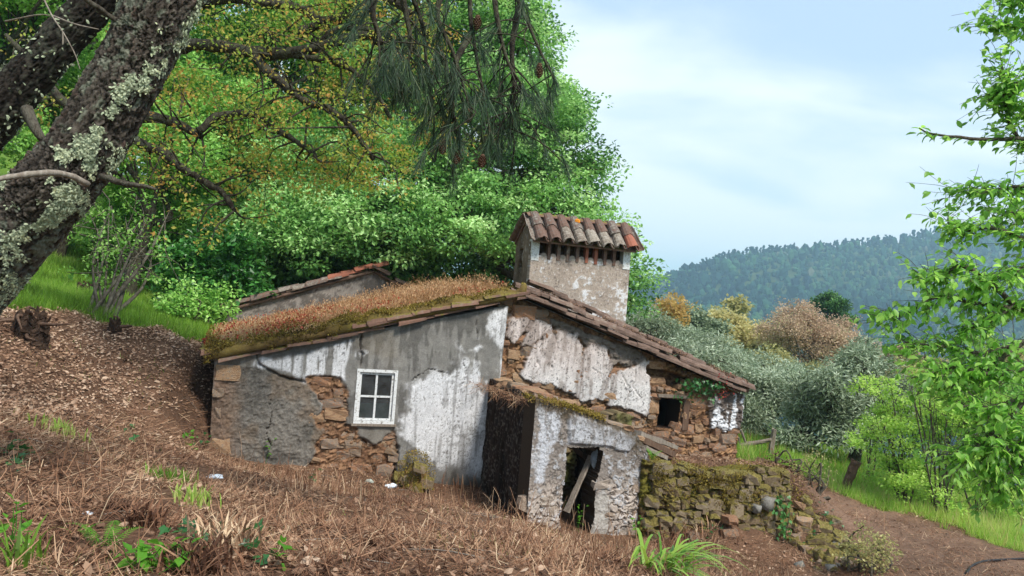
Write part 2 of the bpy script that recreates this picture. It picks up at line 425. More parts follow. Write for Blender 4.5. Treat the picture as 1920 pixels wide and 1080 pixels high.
def gpt(px, py, lo=2.0, hi=60.0):
    """point of the ground seen at a pixel"""
    t = np.linspace(lo, hi, 600); q = P(px, py, 1.0)[None] * t[:, None]
    below = q[:, 2] < H(q[:, 0], q[:, 1]); i = int(np.argmax(below)) if below.any() else 599
    if i == 0: i = 1
    t = np.linspace(t[i - 1], t[i], 40); q = P(px, py, 1.0)[None] * t[:, None]
    below = q[:, 2] < H(q[:, 0], q[:, 1]); i = int(np.argmax(below)) if below.any() else 39
    return q[i]
def gnorm(x, y, e=.06):
    dx = (H0(x + e, y) - H0(x - e, y)) / (2 * e); dy = (H0(x, y + e) - H0(x, y - e)) / (2 * e)
    return norm(np.stack([-dx, -dy, np.ones_like(dx)], -1))
def axis(a, b, st, lo, hi, g=1.14):
    v = list(np.arange(a, b, st)); s = st; x = v[-1]
    while x < hi: s *= g; x += s; v.append(x)
    s = st; x = a
    while x > lo: s *= g; x -= s; v.insert(0, x)
    return np.array(v)
gx, gy = axis(-9, 9, .085, -3000, 3000), axis(2.2, 17, .085, -3000, 3500)
GX, GY = np.meshgrid(gx, gy); GZ = H(GX, GY)
PXg, PYg, PDg = to_px(np.stack([GX, GY, GZ], -1))
R_GRASS = [[(20,585),(60,585),(140,592),(200,598),(240,606),(300,612),(345,640),(400,640),(420,560),(420,300),(0,300),(0,560)],
           [(1385,862),(1440,868),(1500,893),(1560,925),(1700,965),(1920,1032),(1920,700),(1385,700)]]
R_PATH = [(1505,905),(1560,920),(1700,960),(1920,1026),(1960,1100),(1640,1100),(1580,1000),(1530,960)]
def zones(x, y, z):
    px, py, d = to_px(np.stack([x, y, z], -1))
    j = fbm(x * 1.3, y * 1.3, 0, 3, 21) * 18
    g = np.zeros(np.shape(x)); vis = d > 11.2
    g = np.maximum(g, sstep(-6, 8, sdf(px, py, R_GRASS[0]) + j) * vis)
    g = np.maximum(g, sstep(-6, 8, sdf(px, py, R_GRASS[1]) + j) * (d > 11))
    g = np.where((d > 40) | (np.abs(x) > 15) | (y < -1), 1.0, g)
    p = sstep(-8, 12, sdf(px, py, R_PATH) + j * .6) * (d > 8) * (d < 18)
    return g, p * (1 - g)
g_, p_ = zones(GX, GY, GZ)
n1 = fbm(GX * .9, GY * .9, 0, 4, 31)[..., None]; n2 = fbm(GX * 6, GY * 6, 0, 3, 33)[..., None]
c_l = lin(98, 74, 58) * (1 + .45 * n1 + .4 * n2); c_l = c_l + np.clip(n1, 0, 1) * lin(60, 45, 20) * .3
c_g = lin(92, 120, 40) * (1 + .4 * n1 + .2 * n2); c_p = lin(116, 92, 76) * (1 + .3 * n1 + .3 * n2)
gc = c_l * (1 - g_[..., None]) + c_g * g_[..., None]; gc = gc * (1 - p_[..., None]) + c_p * p_[..., None]
M_GROUND = col_mat('soil', .95, 30, .35, .7, 45, .03, .1)
assert GZ.max() < 199 and GZ.min() > -94, (GZ.min(), GZ.max())
nx, ny = len(gx), len(gy)
ii = (np.arange(ny - 1)[:, None] * nx + np.arange(nx - 1)[None]).ravel()
o = mk('ground', np.stack([GX, GY, GZ], -1).reshape(-1, 3), np.stack([ii, ii + 1, ii + 1 + nx, ii + nx], 1), M_GROUND, col=np.clip(gc, 0.005, 1).reshape(-1, 3), smooth=True)
tag(o, 'leaf littered brown slope with green grass clearings and bare earth track', kind='structure')

# ------------------------------------------------------------------ wooded hill across the valley
RIDGE = [(600,640,900),(1000,575,900),(1225,527,900),(1300,507,930),(1370,484,960),(1500,473,980),(1600,463,1000),(1700,450,1000),(1770,437,1000),(1850,432,1000),(1920,436,1000),(2200,455,980),(2600,560,900)]
rp = np.array([P(*r) for r in RIDGE])
hx = np.linspace(-350, 1250, 200); hv = np.linspace(0, 1, 70)
rz = np.interp(hx, rp[:, 0], rp[:, 2]); ry = np.interp(hx, rp[:, 0], rp[:, 1])
def hill_z(x, y):
    z1 = np.interp(x, rp[:, 0], rp[:, 2]); y1 = np.interp(x, rp[:, 0], rp[:, 1])
    t = (y - 330) / (y1 - 330)
    up = -72 + (z1 + 72) * np.clip(t, 0, 1) ** 1.15
    up = np.where(t > 1, z1 - (t - 1) * (z1 + 75) * 1.6, up)
    env = np.clip(1 - np.abs(t - .5) * 1.9, 0, 1)
    return np.maximum(up + env * (fbm(x * .006, y * .006, 0, 3, 41) * 26), -76)
HX, HV = np.meshgrid(hx, np.linspace(0, 1.6, 90)); HY = 330 + (np.interp(HX, rp[:, 0], rp[:, 1]) - 330) * HV
HZ = hill_z(HX, HY)
nx, ny = HX.shape[1], HX.shape[0]
ii = (np.arange(ny - 1)[:, None] * nx + np.arange(nx - 1)[None]).ravel()
hc = lin(70, 84, 48) * (1 + .4 * fbm(HX * .02, HY * .02, 0, 3, 43)[..., None])
M_HILL = col_mat('hill_scrub', .95, .05, .3, .2, .1, 1.0, .05)
o = mk('hills', np.stack([HX, HY, HZ], -1).reshape(-1, 3), np.stack([ii, ii + 1, ii + 1 + nx, ii + nx], 1), M_HILL, col=np.clip(hc, .01, 1).reshape(-1, 3), smooth=True)
tag(o, 'long wooded hill rising to the right across the valley', kind='structure')

def ico(sub=1):
    import bmesh
    bm = bmesh.new(); bmesh.ops.create_icosphere(bm, subdivisions=sub, radius=1); 
    v = np.array([q.co[:] for q in bm.verts]); bm.verts.index_update(); f = np.array([[q.index for q in a.verts] for a in bm.faces]); bm.free(); return v, f
IC = ico(2); IC1 = ico(1)
M_FOREST = leaf_mat('forest_green', [lin(18,40,44), lin(34,66,56), lin(62,98,64), lin(100,96,80)], 0.0, .9, .1, 0)
mb = MB(); tn = []
N = 12500
fx = rng.uniform(90, 760, N * 2); ft = rng.uniform(0, 1.02, N * 2) ** .9
fy = 330 + (np.interp(fx, rp[:, 0], rp[:, 1]) - 330) * ft; fz = hill_z(fx, fy)
keep = (fbm(fx * .012, fy * .012, 0, 2, 47) > -.75); fx, fy, fz, ft = fx[keep][:N], fy[keep][:N], fz[keep][:N], ft[keep][:N]
grp = fbm(fx * .006, fy * .006, 0, 2, 49)
for k in range(len(fx)):
    v, f = IC if ft[k] < .25 else IC1; r = rng.uniform(1.3, 2.9) * (1 + .7 * (rng.random() < .12)); hgt = r * rng.uniform(.9, 1.9)
    q = v * (1 + .24 * rng.normal(size=(len(v), 1))); q = q * [r, r, hgt] + [fx[k], fy[k], fz[k] + hgt * .75]
    mb.add(q, f); tn.append(np.full(len(v), np.clip(.38 + .45 * grp[k] + rng.normal() * .2, 0, 1)))
# pines along the ridge
for k in range(230):
    x = rng.uniform(150, 760); y1 = np.interp(x, rp[:, 0], rp[:, 1]); z1 = hill_z(x, y1); h = rng.uniform(5, 11) * (1 if x > 210 else .6)
    mb.add(*[a for a in tube([(x, y1, z1 - 1), (x, y1, z1 + h)], [.35, .2], 4)][:1], Q=tube([(x, y1, z1), (x, y1, z1 + h)], [.35, .2], 4)[2]); tn.append(np.full(10, .1))
    for c in range(3):
        v, f = IC1; q = v * (1 + .3 * rng.normal(size=(len(v), 1))) * [rng.uniform(1.2, 2.2), 1.6, rng.uniform(1.2, 2.4)] + [x + rng.normal() * .8, y1, z1 + h * (.55 + .22 * c)]
        mb.add(q, f); tn.append(np.full(len(v), rng.uniform(0, .25)))
V, F = mb.out()
o = mk('hill_forest', V, F, M_FOREST, tint=np.concatenate(tn)); tag(o, 'dense far forest covering the blue green hillside', kind='stuff')

# ------------------------------------------------------------------ the air between
mh = bpy.data.materials.new('air'); mh.use_nodes = True; nt = mh.node_tree; nt.nodes.clear()
om = nt.nodes.new('ShaderNodeOutputMaterial'); pv = nt.nodes.new('ShaderNodeVolumePrincipled')
pv.inputs['Color'].default_value = (.55, .80, 1, 1); pv.inputs['Density'].default_value = 0.00046; pv.inputs['Anisotropy'].default_value = 0.2
nt.links.new(pv.outputs[0], om.inputs['Volume'])
HAZE = True
if HAZE:
    b = MB(); zlo, zhi = -95.0, 200.0
    b.box((0, 300, (zlo + zhi) / 2), (4200, 0, 0), (0, 4700, 0), (0, 0, (zhi - zlo) / 2))
    o = b.build('haze', mh); tag(o, 'thin bluish air filling the valley', kind='stuff')
# ------------------------------------------------------------------ materials of the buildings
M_WALL = col_mat('weathered_plaster', .93, 55, .28, .55, 90, .012, .12)
M_STONE = rough_mat('rubble_stone', [lin(108,88,74), lin(152,118,92), lin(182,148,114), lin(144,132,120), lin(176,128,94), lin(126,110,96), lin(194,168,140)], 7, .92, .9, 22, .04, .6)
M_TILE = rough_mat('clay_tile', [lin(74,62,56), lin(100,80,70), lin(118,92,80), lin(108,96,88), lin(148,138,126), lin(92,78,70)], 14, .93, .8, 60, .02, .4)
M_TILE_ORANGE = rough_mat('bright_clay_tile', [lin(132,82,66), lin(154,96,76), lin(124,86,74)], 9, .85, .4, 45, .01, .3)
M_TILE_DARK = rough_mat('old_clay_tile', [lin(70,56,50), lin(98,78,68), lin(122,92,78), lin(132,118,104)], 9, .93, .6, 40, .015, .4, moss=[lin(92,86,44), lin(126,112,56)], mossamt=.02)
M_WOOD = rough_mat('grey_wood', [lin(88,78,70), lin(126,114,102), lin(160,150,138)], 8, .85, .6, 30, .01, .3, stretch=(6, 6, .6))
M_DARKWOOD = rough_mat('brown_wood', [lin(62,48,40), lin(96,74,60), lin(118,98,82)], 8, .85, .6, 30, .01, .3, stretch=(6, 6, .6))
M_WHITEPAINT = rough_mat('peeling_white_paint', [lin(104,96,86), lin(182,180,176), lin(218,219,218), lin(200,200,198), lin(138,128,116)], 26, .6, .35, 60, .004, 0, spec=.35)
M_MORTAR = rough_mat('dark_earth', [lin(58,44,34), lin(92,70,52), lin(120,92,66)], 8, .95, .8, 25, .04)

def pz(s, z, n=0.0):
    return to_px(W(s, z, n))[:2]

def wall_grid(ql, qr, top, bot, nu, nv, shape_fn, thick, name, mat, parent, n0=0.0, hole=None, toworld=W, side_col=None):
    """a wall as a fine relief sheet with thickness. ql/qr: (s_bottom, s_top) of its two edges; top/bot functions of s -> z;
    shape_fn(s, z) -> relief towards the viewer, colour; hole(s, z) -> True where open"""
    u = np.linspace(0, 1, nu)[None, :]; v = np.linspace(0, 1, nv)[:, None]
    s = (ql[0] * (1 - v) + ql[1] * v) * (1 - u) + (qr[0] * (1 - v) + qr[1] * v) * u
    z = bot(s) * (1 - v) + top(s) * v
    h, c = shape_fn(s, z)
    V = toworld(s, z, n0 + h).reshape(-1, 3); c = np.clip(c, .004, 1).reshape(-1, 3)
    ii = (np.arange(nv - 1)[:, None] * nu + np.arange(nu - 1)[None])
    Q = np.stack([ii, ii + 1, ii + 1 + nu, ii + nu], -1)
    if hole is not None:
        sc, zc = (s[:-1, :-1] + s[1:, 1:]) / 2, (z[:-1, :-1] + z[1:, 1:]) / 2
        Q = Q[~hole(sc, zc)]
    Q = Q.reshape(-1, 4)
    # border edges, pushed back to give the wall its thickness
    e = np.concatenate([Q[:, [0, 1]], Q[:, [1, 2]], Q[:, [2, 3]], Q[:, [3, 0]]])
    key = np.sort(e, 1); k = key[:, 0] * (nu * nv) + key[:, 1]
    un, inv, cnt = np.unique(k, return_inverse=True, return_counts=True)
    be = e[cnt[inv] == 1]
    ids = np.unique(be); mp_ = -np.ones(nu * nv, int); mp_[ids] = np.arange(len(ids)) + len(V)
    sf, zf = s.ravel()[ids], z.ravel()[ids]
    V2 = toworld(sf, zf, np.full(len(ids), n0 - thick))
    be2 = be if side_col is None else mp_[be] + len(ids)
    sides_q = np.stack([be2[:, 1], be2[:, 0], mp_[be[:, 0]], mp_[be[:, 1]]], 1)
    o = mk(name, np.vstack([V, V2] if side_col is None else [V, V2, V.reshape(-1, 3)[ids]]), np.vstack([Q, sides_q]), mat, parent, col=np.vstack([c, c[ids] * .9]) if side_col is None else np.vstack([c, c[ids] * 0 + side_col, c[ids] * 0 + side_col]), smooth=True)
    return o

# --- stones in five shapes
def stone_mesh(seed, round_=.35):
    r = np.random.default_rng(seed)
    g = np.linspace(-1, 1, 3); V = []; Q = []; idx = {}
    def vid(p):
        k = tuple(np.round(p, 3))
        if k not in idx: idx[k] = len(V); V.append(p)
        return idx[k]
    for ax in range(3):
        for sg in (-1, 1):
            for i in range(2):
                for j in range(2):
                    q = []
                    for a, b in ((0, 0), (1, 0), (1, 1), (0, 1)):
                        p = [0, 0, 0]; p[ax] = sg; p[(ax + 1) % 3] = g[i + a]; p[(ax + 2) % 3] = g[j + b]; q.append(vid(tuple(p)))
                    Q.append(q if sg > 0 else q[::-1])
    V = np.array(V, float); n = V / np.linalg.norm(V, axis=1)[:, None] * 1.15
    V = V * (1 - round_) + n * round_ + r.normal(size=V.shape) * .11
    return V * .5, np.array(Q)
STONES = []
for k in range(7):
    v, q = stone_mesh(50 + k, .22 + .05 * k); STONES.append((v, q))
def stone_set(mat, smooth=False): return [mesh_data('stone', v, q, mat, smooth=smooth) for v, q in STONES]
SM_RUBBLE = stone_set(M_STONE)
def lay_stones(parent, ok, s0, s1, z0, z1, meshes, n=.02, depth=.2, limit=300, xt=HT, xn=HN, toworld=W, sizes=((.26,.46,.12,.22,260),(.15,.28,.08,.15,700),(.08,.15,.05,.09,900)), rl=.12, hug=.9):
    """rubble: big stones first, then smaller ones into the gaps that are left"""
    placed = []; cnt = 0
    for w0, w1, h0, h1, tries in sizes:
        for _ in range(tries):
            if cnt >= limit: return cnt
            w, h = random.uniform(w0, w1), random.uniform(h0, h1); cs, cz = random.uniform(s0, s1), random.uniform(z0, z1)
            if any(abs(cs - q[0]) < (w + q[2]) / 2 * hug and abs(cz - q[1]) < (h + q[3]) / 2 * hug for q in placed): continue
            if not ok(cs, cz, w, h): continue
            placed.append((cs, cz, w, h)); cnt += 1
            a = random.gauss(0, rl); sgn = random.choice((1, -1))
            x = xt * math.cos(a) + UP * math.sin(a) + xn * random.gauss(0, .08); x = norm(x); zz_ = norm(UP * math.cos(a) - xt * math.sin(a) + xn * random.gauss(0, .1))
            loc = toworld(np.array(cs), np.array(cz), np.array(n - depth / 2 + random.uniform(-.03, .025)))
            x = x * sgn; inst('stone', random.choice(meshes), parent, frame(x, np.cross(zz_, x), zz_, loc, (w * 1.04, depth, h * 1.1)))
    return cnt

# ------------------------------------------------------------------ the abandoned house
house = thing('abandoned_house', 'derelict rural stone house with peeling white plaster, mossy tiled roof and big chimney', 'house', W(0, -3.0, -2))
OFF_L = .10
sTL, zTL = Fh(402, 676, OFF_L); sBL, _ = Fh(394, 860, OFF_L); sTR, zTR = Fh(953, 577, OFF_L); sBR, _ = Fh(911, 925, OFF_L)
WIN = [Fh(672, 691, OFF_L), Fh(747, 695, OFF_L), Fh(738, 796, OFF_L), Fh(660, 793, OFF_L)]
ws0 = (WIN[0][0] + WIN[3][0]) / 2; ws1 = (WIN[1][0] + WIN[2][0]) / 2; wz1 = (WIN[0][1] + WIN[1][1]) / 2; wz0 = (WIN[2][1] + WIN[3][1]) / 2
EXPOSED_L = [(583,706),(612,709),(638,712),(653,735),(655,770),(651,795),(668,801),(674,820),(706,838),(720,828),(738,812),(747,838),(744,870),(736,905),(734,960),(560,960),(578,889),(595,850),(595,838),(612,812),(595,795),(604,761),(591,735),(575,712)]
W1 = [(470,688),(478,674),(520,670),(560,662),(600,654),(640,640),(664,630),(668,655),(690,662),(676,674),(655,668),(650,690),(648,714),(620,710),(583,704),(572,718),(545,702),(505,690)]
W2 = [(864,650),(898,650),(882,668),(889,693),(908,718),(925,731),(921,800),(914,905),(870,905),(842,884),(800,868),(764,846),(749,815),(752,780),(757,757),(770,720),(804,689),(842,697),(858,672)]
W3 = [(918,590),(950,578),(944,650),(941,700),(934,655),(923,630)]
LOWDARK = [(400,690),(480,690),(545,705),(580,722),(604,761),(595,795),(612,812),(595,850),(578,889),(570,960),(380,960)]
CRK_L = [([(678,628),(681,655),(674,690)], 3.0), ([(480,664),(490,688),(510,697),(545,712),(575,720)], 3.2), ([(502,745),(508,790),(500,815),(512,840)], .9),
         ([(745,838),(742,870),(736,905)], 6), ([(868,668),(872,710),(868,740)], .8), ([(770,715),(800,690),(842,700)], .7), ([(892,600),(900,640)], 1.0)]
def left_shape(s, z):
    px, py = pz(s, z, OFF_L)
    jx = fbm(s * 3.2, z * 3.2, 0, 4, 61) * 9; jy = fbm(s * 9, z * 9, 0, 3, 62) * 5; j = jx + jy
    f1 = fbm(s * 2.2, z * 2.2, 0, 5, 63); f2 = fbm(s * 14, z * 14, 0, 4, 64); f3 = fbm(s * 45, z * 45, 0, 2, 65)
    streak = fbm(s * 13, z * 1.6, 0, 4, 66); streak2 = fbm(s * 30, z * 2.4, 0, 3, 67)
    ex = sstep(-3, 3, sdf(px, py, EXPOSED_L) + j * .8)
    low = sstep(-4, 4, sdf(px, py, LOWDARK) + j * .7)
    w1 = sstep(-4, 3, sdf(px, py, W1) + j * .9 - 3) * sstep(-.28, .10, streak + .5 * streak2 + .1)
    w2 = sstep(-9, 9, sdf(px, py, W2) + j * 1.8 - 2 + f2 * 9 + f1 * 8 - 10 * sstep(.1, .5, -streak))
    w2 = w2 * (1 - .85 * sstep(850, 905, py + f1 * 30 + streak * 18))
    w3 = sstep(-4, 5, sdf(px, py, W3) + j * 1.2 + streak2 * 8)
    wh = np.clip(np.maximum(np.maximum(w1, w2), w3), 0, 1)
    f4 = fbm(s * 75, z * 75, 0, 2, 60)
    wh = wh * (1 - .4 * sstep(.32, .7, f2 + .8 * f1)) * (1 - .8 * sstep(.46, .56, f3 + .25 * f1)) * (1 - .35 * sstep(.4, .6, f4))
    grey = (lin(128, 125, 120) * (1 + .35 * f1 + .25 * f2)[..., None])
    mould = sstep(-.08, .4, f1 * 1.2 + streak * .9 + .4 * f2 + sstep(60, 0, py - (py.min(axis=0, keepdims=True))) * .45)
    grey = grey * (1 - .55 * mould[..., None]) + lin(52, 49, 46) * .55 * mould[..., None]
    warm = sstep(.1, .5, fbm(s * 1.3, z * 1.3, 0, 3, 68)); grey = grey * (1 - .25 * warm[..., None]) + lin(130, 116, 96) * .25 * warm[..., None]
    dk = lin(106, 101, 94) * (1 + .45 * f1 + .4 * f2 + .3 * f3)[..., None]; br = sstep(.0, .4, fbm(s * 3, z * 3, 4, 4, 59))[..., None] * .5; dk = dk * (1 - br) + lin(112, 94, 76) * (1 + .4 * f2)[..., None] * br; edge = sstep(480, 410, px + jx * 2)
    dk = dk * (1 - .6 * edge[..., None]) + lin(110, 82, 62) * (1 + .6 * f2)[..., None] * .6 * edge[..., None]
    c = grey * (1 - low[..., None]) + dk * low[..., None]
    white = lin(210, 209, 210) * (1 + .12 * f1 + .10 * f2)[..., None]
    gm = sstep(.0, .6, streak2 * .6 + f2 * .3 + f1 * .5)[..., None]; white = white * (1 - .5 * gm) + lin(146, 144, 142) * .5 * gm; drip = sstep(.22, .5, fbm(s * 22, z * 1.2, 0, 3, 58) + .3 * f1)[..., None] * .5; white = white * (1 - drip) + lin(104, 100, 96) * drip
    c = c * (1 - wh[..., None]) + white * wh[..., None]
    vf1, vf2, vid_ = voro(s * 9 + f2, z * 15 + f2, 69); vb = sstep(.02, .3, vf2 - vf1)
    exc = (lin(112, 82, 62) * (1 - vid_[..., None]) + lin(140, 108, 82) * vid_[..., None]) * (.55 + .45 * vb + .4 * f1 + .5 * f2)[..., None]
    c = c * (1 - ex[..., None]) + exc * ex[..., None]
    base = sstep(870, 915, py + f1 * 25) * (px > 760); c = c * (1 - .7 * base[..., None]) + lin(60, 54, 46) * .7 * base[..., None]
    h = -.055 * ex + .012 * (1 - ex) * f1 + low * (.012 * f2 + .012 * f3 - .014) + .006 * wh + ex * (.03 * f2 + .03 * vb * vid_) + .004 * f2
    for ln, w in CRK_L:
        d = seg_dist(px + jy * 1.3 + jx * .4, py + jx * .6 + jy, ln, False); k = sstep(w * 1.0, w * .2, d * (1 + .6 * f2))
        h = h - .045 * k; c = c * (1 - .6 * k[..., None]) + lin(40, 32, 26) * .6 * k[..., None]
    return h, c
topL = lambda s: zTL + (s - sTL) * (zTR - zTL) / (sTR - sTL) + .03
botL = lambda s: np.full(np.shape(s), -3.55)
hole_w = lambda s, z: (s > ws0 + .015) & (s < ws1 - .015) & (z > wz0 + .015) & (z < wz1 - .015)
wallL = wall_grid((sBL, sTL), (sBR, sTR), topL, botL, 340, 210, left_shape, .5, 'front_wall', M_WALL, house, OFF_L, hole_w)
tag(wallL, label='left front wall with grey and white flaking plaster around the small window')
okL = lambda s, z, w, h: bool(sdf(*[np.array(q) for q in pz(s, z, OFF_L)], EXPOSED_L) > 4 - 6 * random.random()) and not (ws0 - .1 < s < ws1 + .1 and wz0 - .08 < z < wz1 + .08)
lay_stones(wallL, okL, -3.2, -1.3, -3.2, -1.0, SM_RUBBLE, OFF_L - .025, .16, 75)
for q in ([(428,699),.36,.25],[(410,736),.16,.14],[(414,838),.30,.24],[(408,775),.10,.16]):
    s, z = Fh(*q[0], OFF_L); inst('stone', random.choice(SM_RUBBLE), wallL, frame(HT, -HN, UP, W(s, z, OFF_L - .088), (q[1], .2, q[2])))

# window: casing, sash, glazing bars, four panes
win = None
b = MB(); fw = .045
def bar(b, s0, s1, z0, z1, n0, n1, tilt=0):
    b.box(W((s0 + s1) / 2, (z0 + z1) / 2, (n0 + n1) / 2), HT * (s1 - s0) / 2, UP * (z1 - z0) / 2, HN * (n1 - n0) / 2)
fo = OFF_L
bar(b, ws0, ws0 + fw, wz0, wz1, fo - .09, fo + .012); bar(b, ws1 - fw, ws1, wz0, wz1, fo - .09, fo + .012)
bar(b, ws0 + fw, ws1 - fw, wz1 - fw, wz1, fo - .09, fo + .010); bar(b, ws0 + fw, ws1 - fw, wz0, wz0 + fw * .9, fo - .09, fo + .010)
win = b.build('window', M_WHITEPAINT, house); tag(win, label='small white painted four pane window')
b = MB(); bar(b, ws0 - .03, ws1 + .03, wz0 - .035, wz0 - .002, fo - .1, fo + .035); b.build('sill', M_WOOD, win)
a0, a1, c0, c1 = ws0 + fw + .006, ws1 - fw - .006, wz0 + fw * .9 + .006, wz1 - fw - .006
b = MB(); sw = .032
bar(b, a0, a0 + sw, c0, c1, fo - .075, fo - .022); bar(b, a1 - sw, a1, c0, c1, fo - .075, fo - .022)
bar(b, a0 + sw, a1 - sw, c1 - sw, c1, fo - .075, fo - .024); bar(b, a0 + sw, a1 - sw, c0, c0 + sw, fo - .075, fo - .024)
b.build('sash', M_WHITEPAINT, win)
am, cm_ = (a0 + a1) / 2, (c0 + c1) / 2
b = MB(); bar(b, am - .016, am + .016, c0 + sw, c1 - sw, fo - .07, fo - .028); b.build('glazing_bar', M_WHITEPAINT, win)
b = MB(); bar(b, a0 + sw, am - .016, cm_ - .014, cm_ + .014, fo - .068, fo - .030); b.build('glazing_bar', M_WHITEPAINT, win)
b = MB(); bar(b, am + .016, a1 - sw, cm_ - .014, cm_ + .014, fo - .068, fo - .030); b.build('glazing_bar', M_WHITEPAINT, win)
mg, nt, nd, lk, out = nodes('dusty_glass')
g1 = nd.new('ShaderNodeBsdfGlossy'); g1.inputs['Roughness'].default_value = .06; g1.inputs['Color'].default_value = (.9, .95, 1, 1)
g2 = nd.new('ShaderNodeBsdfTransparent'); g2.inputs['Color'].default_value = (.75, .8, .78, 1)
g3 = nd.new('ShaderNodeBsdfDiffuse'); g3.inputs['Color'].default_value = (.25, .27, .28, 1)
fr = nd.new('ShaderNodeFresnel'); fr.inputs['IOR'].default_value = 1.5
nn = noise_node(nd, lk, 5, 5); mr = nd.new('ShaderNodeMapRange'); mr.inputs['From Min'].default_value = .3; mr.inputs['From Max'].default_value = .7; mr.inputs['To Min'].default_value = .02; mr.inputs['To Max'].default_value = .22
lk.new(nn.outputs['Fac'], mr.inputs['Value'])
m1 = nd.new('ShaderNodeMixShader'); lk.new(mr.outputs[0], m1.inputs[0]); lk.new(g2.outputs[0], m1.inputs[1]); lk.new(g3.outputs[0], m1.inputs[2])
m2 = nd.new('ShaderNodeMixShader'); lk.new(fr.outputs[0], m2.inputs[0]); lk.new(m1.outputs[0], m2.inputs[1]); lk.new(g1.outputs[0], m2.inputs[2]); lk.new(m2.outputs[0], out.inputs[0])
M_GLASS = mg
for s0, s1 in ((a0 + sw, am - .016), (am + .016, a1 - sw)):
    for z0, z1 in ((c0 + sw, cm_ - .014), (cm_ + .014, c1 - sw)):
        b = MB(); bar(b, s0, s1, z0, z1, fo - .052, fo - .048); b.build('pane', M_GLASS, win)
# pale sheet added behind the lower panes for their dusty curtain tone
b = MB(); bar(b, ws0 + .05, ws1 - .05, wz0 + .01, wz0 + .30, fo - .115, fo - .10)
b.build('inner_curtain', rough_mat('dusty_curtain', [lin(120,128,118), lin(150,158,150), lin(172,178,172)], 8, .9, .2), win)

# --- right half of the front: rubble with leftover plaster
PL = [[(955,597),(996,595),(989,612),(963,642),(950,630)], [(1000,601),(1022,604),(1032,614),(1019,634),(980,648),(989,619)],
      [(990,675),(1000,650),(1020,630),(1045,622),(1080,630),(1092,652),(1086,690),(1089,741),(1060,732),(1030,716),(1000,716),(977,704),(985,690)],
      [(1096,655),(1110,646),(1137,654),(1144,690),(1135,715),(1120,747),(1091,749),(1093,700)], [(1127,746),(1137,716),(1152,702),(1149,735)],
      [(1153,712),(1162,696),(1186,690),(1200,682),(1215,680),(1216,715),(1214,757),(1210,773),(1190,768),(1145,757),(1148,735)]]
PG = [(1030,596),(1100,622),(1150,640),(1196,658),(1214,672),(1200,684),(1170,690),(1160,680),(1148,690),(1139,654),(1098,652),(1080,626),(1040,616)]
PR = [(1326,752),(1350,735),(1400,738),(1392,808),(1376,804),(1360,812),(1345,800),(1330,806)]
HOLE_R = [(1239,746),(1279,750),(1273,806),(1234,802)]
sA, zA = Fh(944, 560, 0); sB, _ = Fh(1395, 738, 0); sBb, _ = Fh(1379, 870, 0)
zB = Fh(1395, 738, 0)[1]
topR = lambda s: .0 + np.where(s < 0, .02, s * (zB + .0) / sB) - .02
CRK_R = [([(1000,600),(985,625),(965,650)], 2), ([(1044,622),(1040,660),(1034,690)], 1.6), ([(1165,700),(1178,725),(1172,765)], 1.6), ([(1190,690),(1186,725),(1200,745)], 1.2), ([(1110,690),(1125,700),(1130,720)], 1.0), ([(1000,712),(1012,690),(1005,668)], 1.)]
